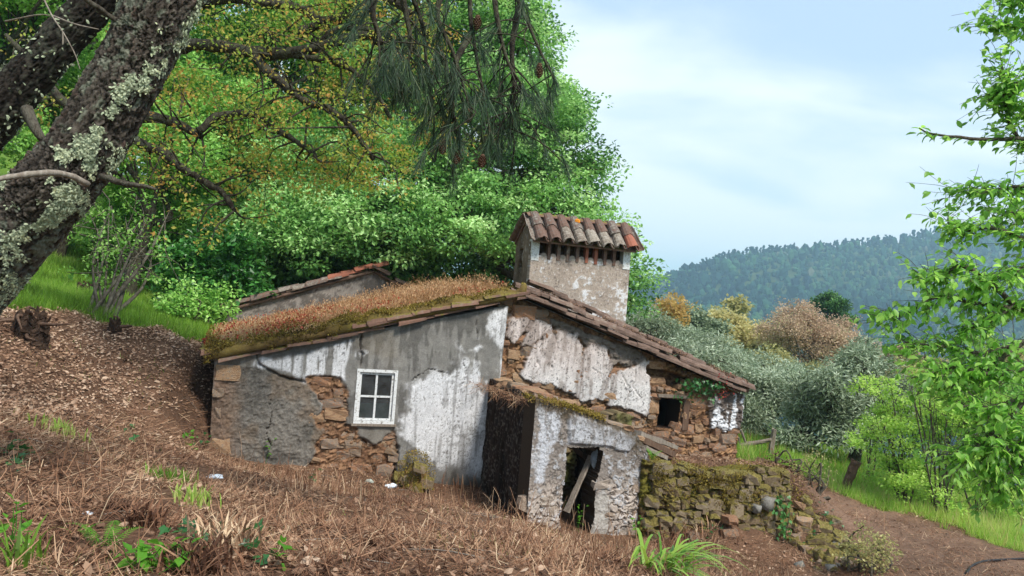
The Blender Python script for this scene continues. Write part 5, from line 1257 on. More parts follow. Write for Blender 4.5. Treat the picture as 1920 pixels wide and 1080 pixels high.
o = mk('lichen', V, F, M_LICHEN, pine, tint=np.repeat(np.clip(.5 + .45 * fbm(lp_[:, 0] * 9, lp_[:, 1] * 9, lp_[:, 2] * 9, 3, 205) + rng.normal(size=n_l) * .14, 0, 1), k)); o['kind'] = 'stuff'
for L_, r0, r1, m in (([(165,345,4.55),(120,326,4.4),(60,325,4.2),(0,336,4.1),(-60,345,4.0)], .02, .012, M_WOOD), ([(190,330,4.65),(230,343,4.55),(265,348,4.5),(292,355,4.5)], .022, .009, M_BARK), ([(250,60,4.75),(120,-30,4.4)], .02, .012, M_BARK)):
    mb = MB(); p = smooth_path(PP(*L_), 14); mb.tube(p + rng.normal(size=p.shape) * .002, np.linspace(r0, r1, 14) * (1 + .08 * rng.normal(size=14)), 7); mb.build('branch_stub', m, pine, smooth=True)
# drooping boughs with long needles
BOUGH = [[(430,-250,5.0),(620,-170,5.5),(740,-60,5.8),(790,40,6.0),(800,130,6.0),(812,210,6.0)], [(440,-270,5.0),(700,-190,5.7),(860,-70,6.1),(885,60,6.2),(905,170,6.2),(920,250,6.2)],
    [(450,-290,5.0),(760,-210,5.8),(920,-90,6.3),(975,10,6.4),(1010,90,6.4),(1040,150,6.4)], [(740,-60,5.8),(700,10,5.7),(715,80,5.7),(735,130,5.7)], [(885,60,6.2),(850,130,6.0),(850,220,6.0),(862,270,6.0)],
    [(860,-70,6.1),(820,20,6.0),(850,100,6.0),(880,200,6.0)], [(975,10,6.4),(960,90,6.3),(965,180,6.3),(955,240,6.3)], [(920,-90,6.3),(930,20,6.2),(950,110,6.2),(985,170,6.2)], [(740,-60,5.8),(760,20,5.9),(770,90,5.9),(752,160,5.9)]]
M_NEEDLE = leaf_mat('pine_needle', [lin(30,48,36), lin(48,70,48), lin(72,96,64), lin(124,132,86)], .15, .5, .3, .1)
M_CONE = rough_mat('pine_cone', [lin(58,42,34), lin(96,70,54), lin(130,100,80)], 30, .9, .6, 60, .01)
tuft = []
for L_ in BOUGH:
    p = smooth_path(PP(*L_), 30); mb = MB(); mb.tube(p, np.linspace(.03, .007, 30), 6, False)
    px_, py_, _ = to_px(p)
    for j in range(17):
        i = rng.integers(9, 30)
        if py_[i] < -60: continue
        q = p[i] + rng.normal(size=3) * [.2, .2, .07] - [0, 0, rng.uniform(.1, .32)]
        if to_px(q)[0] > 1068: continue
        m = (p[i] + q) / 2 + rng.normal(size=3) * .04 + [0, 0, .03]
        mb.tube(smooth_path([p[i], m, q], 6), np.linspace(.007, .004, 6), 4, False); tuft.append((q, norm(q - m)))
    tuft.append((p[-1], norm(p[-1] - p[-4]))); mb.build('bough', M_BARK_DARK, pine, smooth=True)
pos, dr, ln = [], [], []
for q, d in tuft:
    n = rng.integers(50, 90); d = norm(d * [.7, .7, 1] + [0, 0, -.35]); s = rng.uniform(0, .13, n)
    pos.append(q - d * s[:, None]); dr.append(norm(d * .95 + rng.normal(size=(n, 3)) * .36 - [0, 0, .12])); ln.append(rng.uniform(.10, .18, n))
pos, dr, ln = np.vstack(pos), np.vstack(dr), np.concatenate(ln); n = len(pos)
V, F, k = scatter(T_STRIP, pos, dr, rdir(n), ln, np.full(n, .0026))
V = V.reshape(n, 4, 3); V[:, 2:, 2] -= (ln * .16)[:, None]; V = V.reshape(-1, 3)
o = mk('needles', V, F, M_NEEDLE, pine, tint=np.repeat(np.clip(rng.normal(.42, .2, n), 0, 1), k)); o['kind'] = 'stuff'
def cone_mesh(name='pine_cone'):
    mb = MB(); L = .11
    for r_ in range(9):
        t = r_ / 8; rr = .028 * math.sin(math.pi * (.15 + .8 * t)) ** .8 + .003; k = 9
        for j in range(k):
            a = (j + .5 * (r_ % 2)) * 2 * math.pi / k; d = np.array([math.cos(a), math.sin(a), .35]); c = np.array([0, 0, t * L]); y = np.array([-math.sin(a), math.cos(a), 0]) * .0085
            mb.add([c, c + d * rr - y, c + d * (rr * 1.2) + [0, 0, .004], c + d * rr + y, c + d * rr - [0, 0, .006]], [[0, 1, 2], [0, 2, 3], [1, 4, 2], [4, 3, 2]])
    mb.tube([[0, 0, -.004], [0, 0, L * .95]], [.017, .006], 8)
    V, F = mb.out(); return mesh_data(name, V, F, M_CONE)
CONE = cone_mesh()
for (px, py, d) in ((896,30,6.15),(858,284,6.0),(905,292,6.1),(880,205,6.0),(1012,120,6.35),(832,262,6.0)):
    o = inst('pine_cone', CONE, pine, Matrix.Translation(Vector(P(px, py, d))) @ Matrix.Rotation(rng.uniform(2.2, 3.1), 4, 'X'))
# the second leaning trunk behind it
pin2 = thing('pine_tree', 'second dark mossy leaning trunk crossing the upper left corner', 'tree', P(-300, 530, 6.4) - [0, 0, .5])
o, v2, n2_, lm2, p2 = bark_trunk('trunk', pin2, [(-330,560),(-200,425),(-90,305),(0,207),(60,140),(120,70),(182,0),(290,-130)], [52,48,42,37,35,34,33,30], [6.4] * 8, 120, 230, 231, M_PINEBARK, .25, .42)
mb = MB(); mb.tube(smooth_path(PP((50,205,6.3),(66,240,6.2),(80,262,6.2)), 8), np.linspace(.05, .03, 8), 7); mb.build('branch_stub', M_BARK, pin2, smooth=True)
n_l = 600; pr = (lm2 + .05) ** 1.4; pr /= pr.sum(); ix = rng.choice(len(v2), n_l, p=pr)
V, F, k = scatter(T_CURL, v2[ix] + n2_[ix] * .006, norm(np.cross(n2_[ix], rdir(n_l))) + n2_[ix] * .4, n2_[ix] + rng.normal(size=(n_l, 3)) * .5, rng.uniform(.02, .05, n_l))
o = mk('lichen', V, F, M_LICHEN, pin2, tint=np.repeat(np.clip(rng.normal(.3, .2, n_l), 0, 1), k)); o['kind'] = 'stuff'
# thin dead twigs hanging before the trunks
tw = thing('dead_branch', 'thin bare grey twigs hanging in front of the leaning trunks', 'branch', P(90, 10, 4.6)); mb = MB()
for L_ in ([(70,-30,4.6),(95,25,4.5),(118,60,4.4),(140,100,4.4),(150,130,4.4)], [(118,60,4.4),(118,80,4.4),(117,84,4.4)], [(100,30,4.5),(140,45,4.4),(185,55,4.4)], [(10,40,4.6),(70,28,4.5),(100,30,4.5)]):
    mb.tube(smooth_path(PP(*L_), 12), np.linspace(.006, .0025, 12), 5, False)
mb.build('twigs', M_WOOD, tw, smooth=True)

# ------------------------------------------------------------------ olive grove and mixed trees down in the valley
def olive(label, px, py, d, crown, r0=.16, per=62, tint=.5):
    b = P(px, py, d); b[2] = float(H(b[0], b[1]))
    e = scatter_blobs(crown, 4); hub = b + (np.mean([q[0] for q in e], 0) - b) * .38; hub[2] = b[2] + .9
    return tree('olive_tree', label, 'tree', b, e, hub, r0, M_OLIVE, per, .15, .34, 26, M_BARK_DARK, 'olive trees beyond the house', T_LONG, -.75, tint, .8, 2, .18, .5, .0)
olive('grey green olive with leaning trunk behind the wooden rail', 1436, 846, 23, [(1380,725,75,23),(1440,745,66,22.5),(1340,715,60,23.5),(1480,735,58,23),(1420,770,55,22),(1500,760,45,23)])
olive('silver olive with dark forked trunk behind the leaning post', 1598, 880, 20, [(1580,738,75,20),(1630,765,60,20),(1520,760,58,20),(1560,790,55,19.6),(1620,690,60,20.5),(1500,800,44,19.8)])
olive('pale olive beside the right eave of the house', 1400, 790, 27, [(1330,690,60,27),(1390,705,62,27),(1290,680,45,27),(1400,760,60,26)], tint=.55)
olive('olive with rounded crown just right of the chimney', 1240, 760, 31, [(1210,615,46,31),(1265,625,50,31),(1300,645,42,31),(1220,660,40,31)], tint=.42)
olive('hazy olive between the yellow tree and the silver olive', 1560, 770, 30, [(1540,720,50,30),(1600,715,50,30),(1650,750,46,29),(1480,715,46,30)], tint=.58)
def mid(name, label, px, py, d, crown, mat, ls, crad, per=60, r0=.14, tint=.5, dens=12, grp='mixed trees in the valley'):
    b = P(px, py, d); b[2] = float(H(b[0], b[1])); e = scatter_blobs(crown, 4); hub = np.mean([q[0] for q in e], 0); hub[2] -= 1.2
    return tree(name, label, 'tree', b, e, hub, r0, mat, per, ls, crad, dens, M_BARK, grp, T_LEAF, -.8, tint, .8, 1)
mid('spring_tree', 'small tree with orange yellow new leaves right of the chimney', 1250, 640, 42, [(1235,585,34,42),(1258,578,28,42),(1225,610,30,42)], M_ORANGE, .2, .5, 36)
mid('round_tree', 'rounded grey green tree in the gap between orange and yellow trees', 1310, 650, 46, [(1300,612,40,46),(1270,598,30,46),(1330,625,30,46)], M_OLIVE, .2, .5, tint=.25)
mid('spring_tree', 'pale yellow tree with pointed top before the hill', 1412, 690, 55, [(1400,640,46,55),(1398,606,26,55),(1440,650,44,55),(1360,620,36,55)], M_YELLOW, .28, .6, 40, tint=.6)
mid('spring_tree', 'olive yellow tree left of the pale pointed one', 1350, 680, 60, [(1345,610,40,60),(1372,606,34,60),(1320,630,34,60)], M_YELLOW, .28, .6, 40, tint=.3)
mid('spring_tree', 'broad brown pink tree in catkin below the far pine', 1550, 740, 50, [(1500,640,56,50),(1555,630,58,50),(1600,650,46,50),(1520,680,50,50),(1470,630,40,50),(1620,670,30,50)], M_PINK, .15, .55, 42)
mid('spring_tree', 'yellow green tree low in front of the brown pink one', 1480, 720, 47, [(1470,690,44,47),(1440,700,40,47)], M_YELLOW, .2, .5, 40, tint=.2)
mid('stone_pine', 'dark flat topped pine rising above the brown pink tree', 1555, 690, 64, [(1540,574,20,64),(1572,570,17,63),(1556,562,13,64),(1597,594,15,65),(1512,590,12,64),(1560,600,18,63.5),(1585,612,10,64)], M_OAK, .2, .38, 60, tint=.12, dens=16)
mid('spring_tree', 'tan bushy tree at the edge of the valley field', 1660, 720, 70, [(1650,680,34,70),(1690,690,34,70),(1630,700,30,70)], M_PINK, .3, .7, 55, tint=.65)
mid('spring_tree', 'brown green tree behind the yellow green saplings', 1740, 800, 45, [(1730,720,60,45),(1790,740,60,45),(1850,740,60,45),(1900,720,60,45)], M_YELLOW, .22, .55, 50, tint=.15)
# more wood on the valley floor, one mass
mb = MB(); tn = []
for k in range(700):
    y = rng.uniform(75, 330); x = rng.uniform(.05, .75) * y + rng.normal() * 3; z = float(H(x, y)); r = rng.uniform(2.2, 4.2)
    v, f = IC; q = v * (1 + .22 * rng.normal(size=(len(v), 1))) * [r, r, r * .9] + [x, y, z + r * .8]; mb.add(q, f); tn.append(np.full(len(v), np.clip(rng.normal(.62, .22), 0, 1)))
V, F = mb.out(); o = mk('valley_woodland', V, F, M_FOREST, tint=np.concatenate(tn)); tag(o, 'mass of far trees filling the valley floor', kind='stuff')

# ------------------------------------------------------------------ lime green saplings on the grass at the right
def sapling(label, px, py, d, crown, tint=.5, n=9, dens=48):
    b = P(px, py, d); b[2] = float(H(b[0], b[1])); t = thing('sapling', label, 'sapling', b, 'lime green saplings by the track')
    e = scatter_blobs(crown, 5, .5, .7); cl = shell_points(e, dens, -.9); mb = MB()
    for k in range(n):
        q = e[k % len(e)][0] + rng.normal(size=3) * e[k % len(e)][1] * .5; s = b + rng.normal(size=3) * [.08, .08, 0]; p = smooth_path([s - [0, 0, .1], s + (q - s) * .4 + rng.normal(size=3) * .1, q], 9)
        mb.tube(p, np.linspace(.024, .006, 9), 5, False)
        dd = np.argsort(np.linalg.norm(cl - q, axis=1))[:16]
        for j in rng.choice(dd, 7): i = rng.integers(3, 9); mb.tube(smooth_path([p[i], (p[i] + cl[j]) / 2 + rng.normal(size=3) * .05, cl[j]], 5), np.linspace(.008, .003, 5), 4, False)
    mb.build('trunk', M_BARK, t, smooth=True)
    V, F, ti = clump_leaves(cl, .17, 26, .065, T_LEAF, .5, tint, .16, .16, .1, 1.0); c = mk('crown', V, F, M_LIME, t, tint=ti); c['kind'] = 'stuff'
sapling('lime green sapling nearest the leaning post', 1690, 955, 14.8, [(1690,770,62,15),(1650,740,44,15),(1720,820,56,15),(1670,860,50,14.8),(1690,905,44,14.6)])
sapling('lime green sapling with several stems in the middle of the row', 1755, 950, 14.6, [(1740,720,56,14.6),(1770,790,62,14.6),(1730,860,50,14.4),(1790,870,50,14.6),(1760,915,46,14.4)], .55)
sapling('lime green sapling at the right with the densest leaves', 1835, 960, 15.2, [(1840,720,60,15),(1830,800,60,15),(1880,780,60,15),(1850,860,45,15),(1840,915,50,15)], .45)
sapling('tiny lime green sapling with one thin stem at the track edge', 1630, 850, 16.8, [(1630,800,24,16.8),(1615,830,18,16.8)], .6, 3)
b0 = P(1880, 950, 17); b0[2] = float(H(b0[0], b0[1]))
tree('orchard_tree', 'dark trunked orchard tree behind the saplings at the right edge', 'tree', b0, [blob(1880,780,70,17),(P(1930,740,17),np.array([.9,.9,.7])),blob(1820,760,50,17.4)], b0 + [0, 0, .9], .14, M_OAK2, 50, .09, .3, 18, M_BARK_DARK, None, T_LEAF, -.6, .4)

# ------------------------------------------------------------------ cherry tree reaching in from the right
M_CHERRY = leaf_mat('cherry_leaf', [lin(92,144,58), lin(132,186,80), lin(170,212,108), lin(204,234,152)], .6, .4, .4, .5)
ch = thing('cherry_tree', 'cherry tree with large bright serrated leaves hanging in from the right edge', 'tree', gxy(*P(2190, 1000, 6.6)[:2]))
b0 = np.array(ch.location); mb = MB()
mb.tube(smooth_path([b0 - [0, 0, .2], b0, P(2170, 700, 6.6), P(2140, 420, 6.6), P(2120, 100, 6.6), P(2090, -150, 6.6)], 24), np.linspace(.13, .05, 24), 10); mb.build('trunk', M_BARK, ch, smooth=True)
CB = [[(2170,640,6.6),(2020,600,6.4),(1910,580,6.3),(1830,570,6.2),(1760,560,6.1),(1700,590,6.1),(1655,600,6.0)], [(1910,580,6.3),(1850,530,6.2),(1800,500,6.1),(1760,520,6.1),(1725,520,6.0)], [(2020,600,6.4),(1920,640,6.3),(1840,660,6.2),(1770,650,6.1),(1700,640,6.1)],
      [(2160,560,6.6),(2010,480,6.5),(1920,450,6.4),(1860,432,6.3),(1810,436,6.3),(1780,428,6.2)], [(2140,420,6.6),(2000,370,6.5),(1920,350,6.5),(1860,355,6.4),(1805,360,6.4)], [(2130,300,6.6),(2000,270,6.5),(1910,262,6.4),(1850,262,6.4),(1790,256,6.3),(1745,250,6.3),(1720,240,6.3)],
      [(2120,150,6.6),(2000,160,6.5),(1920,150,6.4),(1870,170,6.4)], [(2110,50,6.6),(2000,40,6.5),(1910,50,6.5),(1850,40,6.4)], [(2100,-50,6.6),(1980,-20,6.5),(1890,5,6.5)],
      [(2170,700,6.6),(2030,720,6.3),(1930,740,6.1),(1860,760,6.0),(1800,760,5.9)], [(1930,740,6.1),(1880,800,5.9),(1860,850,5.9),(1850,890,5.9)], [(2030,720,6.3),(1960,830,6.0),(1910,880,5.9),(1880,920,5.9)], [(1920,640,6.3),(1850,690,6.2),(1790,720,6.1)], [(2000,370,6.5),(1940,300,6.5),(1890,220,6.4),(1880,110,6.4)],
      [(2030,720,6.3),(1940,690,6.2),(1860,700,6.1),(1790,690,6.0),(1730,700,5.9)], [(1930,740,6.1),(1890,780,6.0),(1830,830,5.9),(1800,850,5.9)], [(2020,600,6.4),(1940,560,6.3),(1870,600,6.2),(1810,620,6.1)], [(2010,480,6.5),(1930,500,6.3),(1880,520,6.2),(1830,540,6.1)], [(2030,720,6.3),(1980,780,6.1),(1930,820,6.0),(1900,850,5.9)], [(2120,150,6.6),(2010,200,6.5),(1930,200,6.4),(1890,190,6.4)], [(2140,420,6.6),(2010,420,6.5),(1930,400,6.5),(1880,400,6.4)]]
lpos, ldir, lup = [], [], []
for L_ in CB:
    p = smooth_path(PP(*L_), 40); p = p + np.cumsum(rng.normal(size=p.shape) * .002, 0); mb = MB(); mb.tube(p, np.linspace(.024, .005, 40), 6, False); px_, py_, _ = to_px(p)
    twl = L_[-1] == (1720,240,6.3)
    for i in range(8, 40):
        if px_[i] > 2110: continue
        t_ = norm(p[min(i + 1, 39)] - p[i - 1])
        for j in range(2 if twl else 4):
            if not twl and rng.random() < .7:      # a side twig with leaves along it
                q = p[i] + (t_ * rng.uniform(.05, .2) + rng.normal(size=3) * [.10, .14, .10]); mb.tube(smooth_path([p[i], (p[i] + q) / 2 + rng.normal(size=3) * .015, q], 5), np.linspace(.003, .0015, 5), 3, False)
                for m in range(4): a = rng.uniform(.3, 1); lpos.append(p[i] + (q - p[i]) * a); ldir.append(norm(rng.normal(size=3) * [.8, .8, .3] + t_ * .5 + [0, 0, -.5])); lup.append(norm(rng.normal(size=3) * .4 + [0, 0, 1]))
            else: lpos.append(p[i] + rng.normal(size=3) * .012); ldir.append(norm(rng.normal(size=3) * [.8, .8, .3] + t_ * .6 + [0, 0, -.55])); lup.append(norm(rng.normal(size=3) * .4 + [0, 0, 1]))
    mb.build('branch', M_BARK, ch, smooth=True)
lpos, ldir, lup = map(np.array, (lpos, ldir, lup)); n = len(lpos); sz = rng.uniform(.05, .084, n)
px_, py_, dd = to_px(lpos); inview = (px_ < 1925) & (py_ > -10)
order = np.argsort(-sz / dd * inview); big = order[:300]; rest = order[300:]
LEAF = mesh_data('leaf', T_BROAD[0], T_BROAD[1], M_CHERRY, tint=np.full(len(T_BROAD[0]), .5), smooth=True)
for i in big:
    x = ldir[i]; y = norm(np.cross(lup[i], x)); z = np.cross(x, y); inst('leaf', LEAF, ch, frame(x, y, z, lpos[i], (sz[i],) * 3))
V, F, k = scatter(T_BROAD, lpos[rest], ldir[rest], lup[rest], sz[rest]); o = mk('leaves', V, F, M_CHERRY, ch, tint=np.repeat(np.clip(rng.normal(.5, .22, len(rest)), 0, 1), k), smooth=True); o['kind'] = 'stuff'
print('cherry leaves', n)
# ------------------------------------------------------------------ litter, grass and small plants
M_LITTER = leaf_mat('fallen_leaf', [lin(80,60,48), lin(124,96,76), lin(160,128,104), lin(194,168,144)], .1, .8, .15, 0)
M_STRAW = leaf_mat('dry_straw', [lin(76,52,40), lin(124,88,66), lin(162,126,98), lin(200,174,142)], .1, .8, .15, 0)
M_ROOFGRASS = leaf_mat('dry_roof_grass', [lin(116,92,56), lin(160,124,84), lin(192,152,114), lin(212,184,146)], .3, .7, .15, 0)
M_SEDUM = leaf_mat('red_stonecrop', [lin(112,46,38), lin(154,66,50), lin(178,96,68), lin(150,120,60)], .25, .6, .2, 0)
M_MOSS = leaf_mat('yellow_moss', [lin(70,58,34), lin(112,96,44), lin(150,134,62), lin(136,104,66)], .15, .9, .1, 0)
M_GRASS = leaf_mat('meadow_grass', [lin(84,112,40), lin(112,152,50), lin(146,186,74), lin(184,196,112)], .45, .5, .25, 0)
M_FERN = leaf_mat('fern_frond', [lin(60,110,30), lin(94,150,44), lin(132,180,64)], .4, .5, .25)
M_IVY = leaf_mat('ivy_leaf', [lin(30,66,34), lin(54,104,50), lin(96,150,76)], .25, .35, .5, .5)
M_REDVINE = leaf_mat('red_vine_leaf', [lin(130,44,44), lin(168,70,62), lin(150,104,64)], .3, .5, .3, .4)
M_IRIS = leaf_mat('strap_leaf', [lin(72,112,36), lin(106,150,50), lin(148,178,72), lin(184,178,90)], .35, .4, .35, .6)
def house_free(x, y):
    q = np.stack([x, y], -1) - HO[:2]; s = q @ HT[:2]; n = q @ HN[:2]
    a = (s > sBL - .05) & (s < S1 + .05) & (n < OFF_L + .03) & (n > -BK - 3)
    q2 = np.stack([x, y], -1) - AO[:2]; s2 = q2 @ HT[:2]; n2 = q2 @ HN[:2]
    b_ = (s2 > -.05) & (s2 < 1.75) & (n2 < .04) & (n2 > -2.3)
    c_ = (s2 >= 1.7) & (s2 < 1.75 + TL) & (n2 < .05) & (n2 > -.5)
    return ~(a | b_ | c_)
def field(n, x0, x1, y0, y1, power=1.6):
    y = y0 + (y1 - y0) * rng.uniform(0, 1, n) ** power; x = rng.uniform(-1, 1, n)
    x = np.where(True, x0(y) + (x1(y) - x0(y)) * (x + 1) / 2, x); return x, y
lim0, lim1 = (lambda y: -.70 * y - .6), (lambda y: .70 * y + .6)
x, y = field(235000, lim0, lim1, 2.6, 15.5, 1.15); z = H(x, y); g, pth = zones(x, y, z)
px, py, d = to_px(np.stack([x, y, z], -1))
k = house_free(x, y) & (g < .5) & (rng.random(len(x)) > .55 * pth) & (rng.random(len(x)) > .8 * sstep(.12, .4, fbm(x * 1.6, y * 1.6, 0, 4, 304)) * ~((px < 470) & (py < 830))) & (py < 1120) & (px > -60) & (px < 1980); x, y, z, px, py, pth = [a[k] for a in (x, y, z, px, py, pth)]
nr = gnorm(x, y)
bank = sstep(820, 740, py + .05 * px) * (px < 460)          # the bank carries leaves, the foreground straw and needles
pick = rng.random(len(x)); isleaf = pick < (.22 + .62 * bank)
pos = np.stack([x, y, z + rng.uniform(.002, .022, len(x))], -1)
tone = fbm(x * .8, y * .8, 0, 3, 301) * .34 + fbm(x * 3, y * 3, 0, 3, 302) * .22
i = np.where(isleaf)[0]; n = len(i)
V, F, q = scatter(T_CURL, pos[i], norm(rdir(n) * [1, 1, .35]), norm(nr[i] + rng.normal(size=(n, 3)) * .45), rng.uniform(.026, .06, n) * (1 + .5 * (rng.random(n) < .12)) * (1 - .35 * pth[i]))
o = mk('leaf_litter', V, F, M_LITTER, tint=np.repeat(np.clip(.42 + tone[i] + .22 * bank[i] + rng.normal(size=n) * .22 - .1 * pth[i], 0, 1), q)); tag(o, 'dry brown fallen leaves covering the slope', kind='stuff')
i = np.where(~isleaf)[0]; n = len(i); red = sstep(.05, .3, fbm(x[i] * .9, y[i] * .9, 0, 3, 303))
V, F, q = scatter(T_STRIP, pos[i], norm(rdir(n) * [1, 1, .28] + nr[i] * .12), norm(nr[i] + rng.normal(size=(n, 3)) * .3), rng.uniform(.05, .2, n), rng.uniform(.0025, .006, n))
o = mk('dry_straw', V, F, M_STRAW, tint=np.repeat(np.clip(.55 - .35 * red + tone[i] * .6 + rng.normal(size=n) * .22, 0, 1), q)); tag(o, 'dry straw, bracken and pine needles strewn over the slope', kind='stuff')
# thin dead stems standing in the foreground and bracken heaps
mb = MB(); tn = 0
for k in range(520):
    X, Y = rng.uniform(-3.6, 4.0), rng.uniform(3.6, 11); 
    if not house_free(np.array([X]), np.array([Y]))[0]: continue
    Z = float(H(X, Y)); pq = to_px(np.array([X, Y, Z]))
    if zones(np.array([X]), np.array([Y]), np.array([Z]))[0][0] > .4 or pq[1] < 760 or pq[0] > 1500: continue
    h = rng.uniform(.08, .42) * (1.1 if Y > 6 else .8); dr = np.array([rng.normal() * .2, rng.normal() * .2, 1]); b_ = np.array([X, Y, Z - .01])
    mb.tube(smooth_path([b_, b_ + dr * h * .5 + rng.normal(size=3) * .02, b_ + dr * h + rng.normal(size=3) * .05], 5), np.linspace(.0034, .0016, 5), 3, False)
V, F = mb.out(); o = mk('dead_stems', V, F, M_STRAW, tint=np.clip(rng.normal(.4, .25, len(V) // 15), 0, 1).repeat(15)[:len(V)]); tag(o, 'thin dead weed stems standing over the straw', kind='stuff')
mb = MB()
for k in range(170):
    X, Y = rng.uniform(-4.5, 4.0), rng.uniform(3.4, 12); Z = float(H(X, Y)); a = rng.uniform(0, 6.28); L = rng.uniform(.12, .5)
    if not house_free(np.array([X]), np.array([Y]))[0]: continue
    p0 = np.array([X, Y, Z + .012]); p1 = np.array([X + L * math.cos(a), Y + L * math.sin(a), 0]); p1[2] = float(H(p1[0], p1[1])) + .02; m = (p0 + p1) / 2 + rng.normal(size=3) * .03; m[2] = float(H(m[0], m[1])) + .025
    mb.tube(smooth_path([p0, m, p1], 6), np.linspace(rng.uniform(.003, .007), .002, 6), 4)
o = mb.build('fallen_twigs', M_WOOD); tag(o, 'small grey fallen twigs lying in the litter', kind='stuff')

# grass: clearing at the left, meadow at the right
def grass(name, label, n, X0, X1, Y0, Y1, power, h0, h1, wid, cond, mat=M_GRASS, tint=.45, kind='stuff'):
    x, y = field(n, X0, X1, Y0, Y1, power); z = H(x, y); g, p_ = zones(x, y, z); px, py, d = to_px(np.stack([x, y, z], -1))
    k = cond(g, px, py, x, y) & house_free(x, y); x, y, z, d = x[k], y[k], z[k], d[k]; m = len(x)
    hh = rng.uniform(h0, h1, m) * (1 + .5 * fbm(x * .8, y * .8, 0, 3, 311)); dr = norm(rng.normal(size=(m, 3)) * [.35, .35, 0] + [0, 0, 1])
    V, F, q = scatter(T_BLADE, np.stack([x, y, z - .01], -1), dr, rdir(m), hh, wid * d / 14)
    t = np.clip(tint + .5 * fbm(x * .5, y * .5, 0, 3, 313) + .35 * fbm(x * 2.5, y * 2.5, 0, 2, 314) + rng.normal(size=m) * .2, 0, 1)
    o = mk(name, V, F, mat, tint=np.repeat(t, q)); tag(o, label, kind=kind); return o
grass('grass', 'bright green grass of the clearing on the slope at the left', 120000, lambda y: -.75 * y, lambda y: -.28 * y, 11.2, 32, 1.5, .08, .24, .012, lambda g, px, py, x, y: (g > .35) & (px < 520))
grass('grass', 'lush green meadow grass between the track and the olives', 130000, lambda y: .22 * y, lambda y: .74 * y, 11.5, 40, 1.5, .10, .30, .013, lambda g, px, py, x, y: (g > .3) & (px > 1330) & (px < 1990), tint=.5)
grass('meadow_stalks', 'pale seed stalks standing in the meadow grass', 5000, lambda y: .22 * y, lambda y: .74 * y, 11.5, 30, 1.4, .2, .5, .008, lambda g, px, py, x, y: (g > .3) & (px > 1330) & (px < 1990) & (fbm(x * .6, y * .6, 0, 3, 319) > -.1), M_ROOFGRASS, .5)
grass('weeds', 'sparse green weed blades sprouting through the straw', 5200, lambda y: -.68 * y, lambda y: .3 * y, 3.2, 11.5, 1.2, .04, .12, .008, lambda g, px, py, x, y: (g < .5) & (fbm(x * 1.2, y * 1.2, 0, 3, 317) > .2))
def tuft(name, label, px, py, n, h, mat, tint, group=None, spread=.08, lean=.5, cat='grass tuft', width=.008, at=None):
    b_ = gpt(px, py) if at is None else at; t = thing(name, label, cat, b_, group)
    p = b_ + rng.normal(size=(n, 3)) * [spread, spread, 0]; p[:, 2] = H(p[:, 0], p[:, 1]) - .01 if at is None else at[2]
    o_ = norm(rng.normal(size=(n, 3)) * [1, 1, 0]); hh = h * rng.uniform(.5, 1.1, n); mb = MB(); V = []; F = []; ti = []
    for j in range(n):
        side = np.array([-o_[j][1], o_[j][0], 0]) * width * rng.uniform(.6, 1.2); ln = lean * rng.uniform(.3, 1.2)
        q = [p[j] + np.array([0, 0, 1]) * hh[j] * a + o_[j] * hh[j] * ln * a ** 2 - np.array([0, 0, .35 * hh[j] * ln * a ** 3]) for a in (0, .4, .75, 1)]
        V += [q[0] - side, q[0] + side, q[1] - side, q[1] + side, q[2] - side * .7, q[2] + side * .7, q[3]]; F += [[a + 7 * j for a in f] for f in ((0, 1, 3), (0, 3, 2), (2, 3, 5), (2, 5, 4), (4, 5, 6))]; ti += [np.clip(tint + rng.normal() * .2, 0, 1)] * 7
    c = mk('blades', np.array(V), np.array(F), mat, t, tint=np.array(ti)); c['kind'] = 'stuff'; return t
tuft('grass_tuft', 'fresh green grass tuft in the straw left of the house', 318, 902, 110, .15, M_GRASS, .15, 'green grass tufts', .10)
tuft('grass_tuft', 'tall green grass clump in the lower left corner', 34, 1066, 34, .24, M_GRASS, .15, 'green grass tufts', .06)
tuft('grass_tuft', 'yellowish grass tuft below the fresh green tuft', 365, 940, 80, .16, M_GRASS, .95, 'green grass tufts', .08)
tuft('grass_tuft', 'pale grass tuft at left below the bank', 115, 812, 70, .16, M_GRASS, .9, 'green grass tufts', .09)
tuft('dry_tuft', 'fan of dry reddish needles beside the pine cone', 275, 985, 90, .2, M_STRAW, .2, 'dry straw tufts', .07, .9)
tuft('dry_tuft', 'rusty dry needle fan at the bottom edge under the fern', 365, 1070, 110, .22, M_STRAW, .15, 'dry straw tufts', .08, .9)
tuft('dry_tuft', 'straw coloured spiky tuft at the bottom centre left', 410, 1035, 90, .24, M_STRAW, .85, 'dry straw tufts', .07, .8)
tuft('dry_tuft', 'dry grass hanging at the foot of the mossy wall', 1310, 1000, 120, .3, M_STRAW, .7, 'dry straw tufts', .2, .8)
tuft('dry_tuft', 'dry brush at the corner between shed and mossy wall', 1262, 1020, 140, .34, M_STRAW, .4, 'dry straw tufts', .16, .8)
for (px, py, lb) in ((560, 905, 'dry stalks before the left front wall'), (880, 925, 'dry stalks at the foot of the white wall'), (640, 930, 'dry stalks below the window'), (1180, 1040, 'dry stalks before the shed doorway')):
    tuft('dry_tuft', lb, px, py, 60, .3, M_STRAW, .5, 'dry straw tufts', .3, .35)

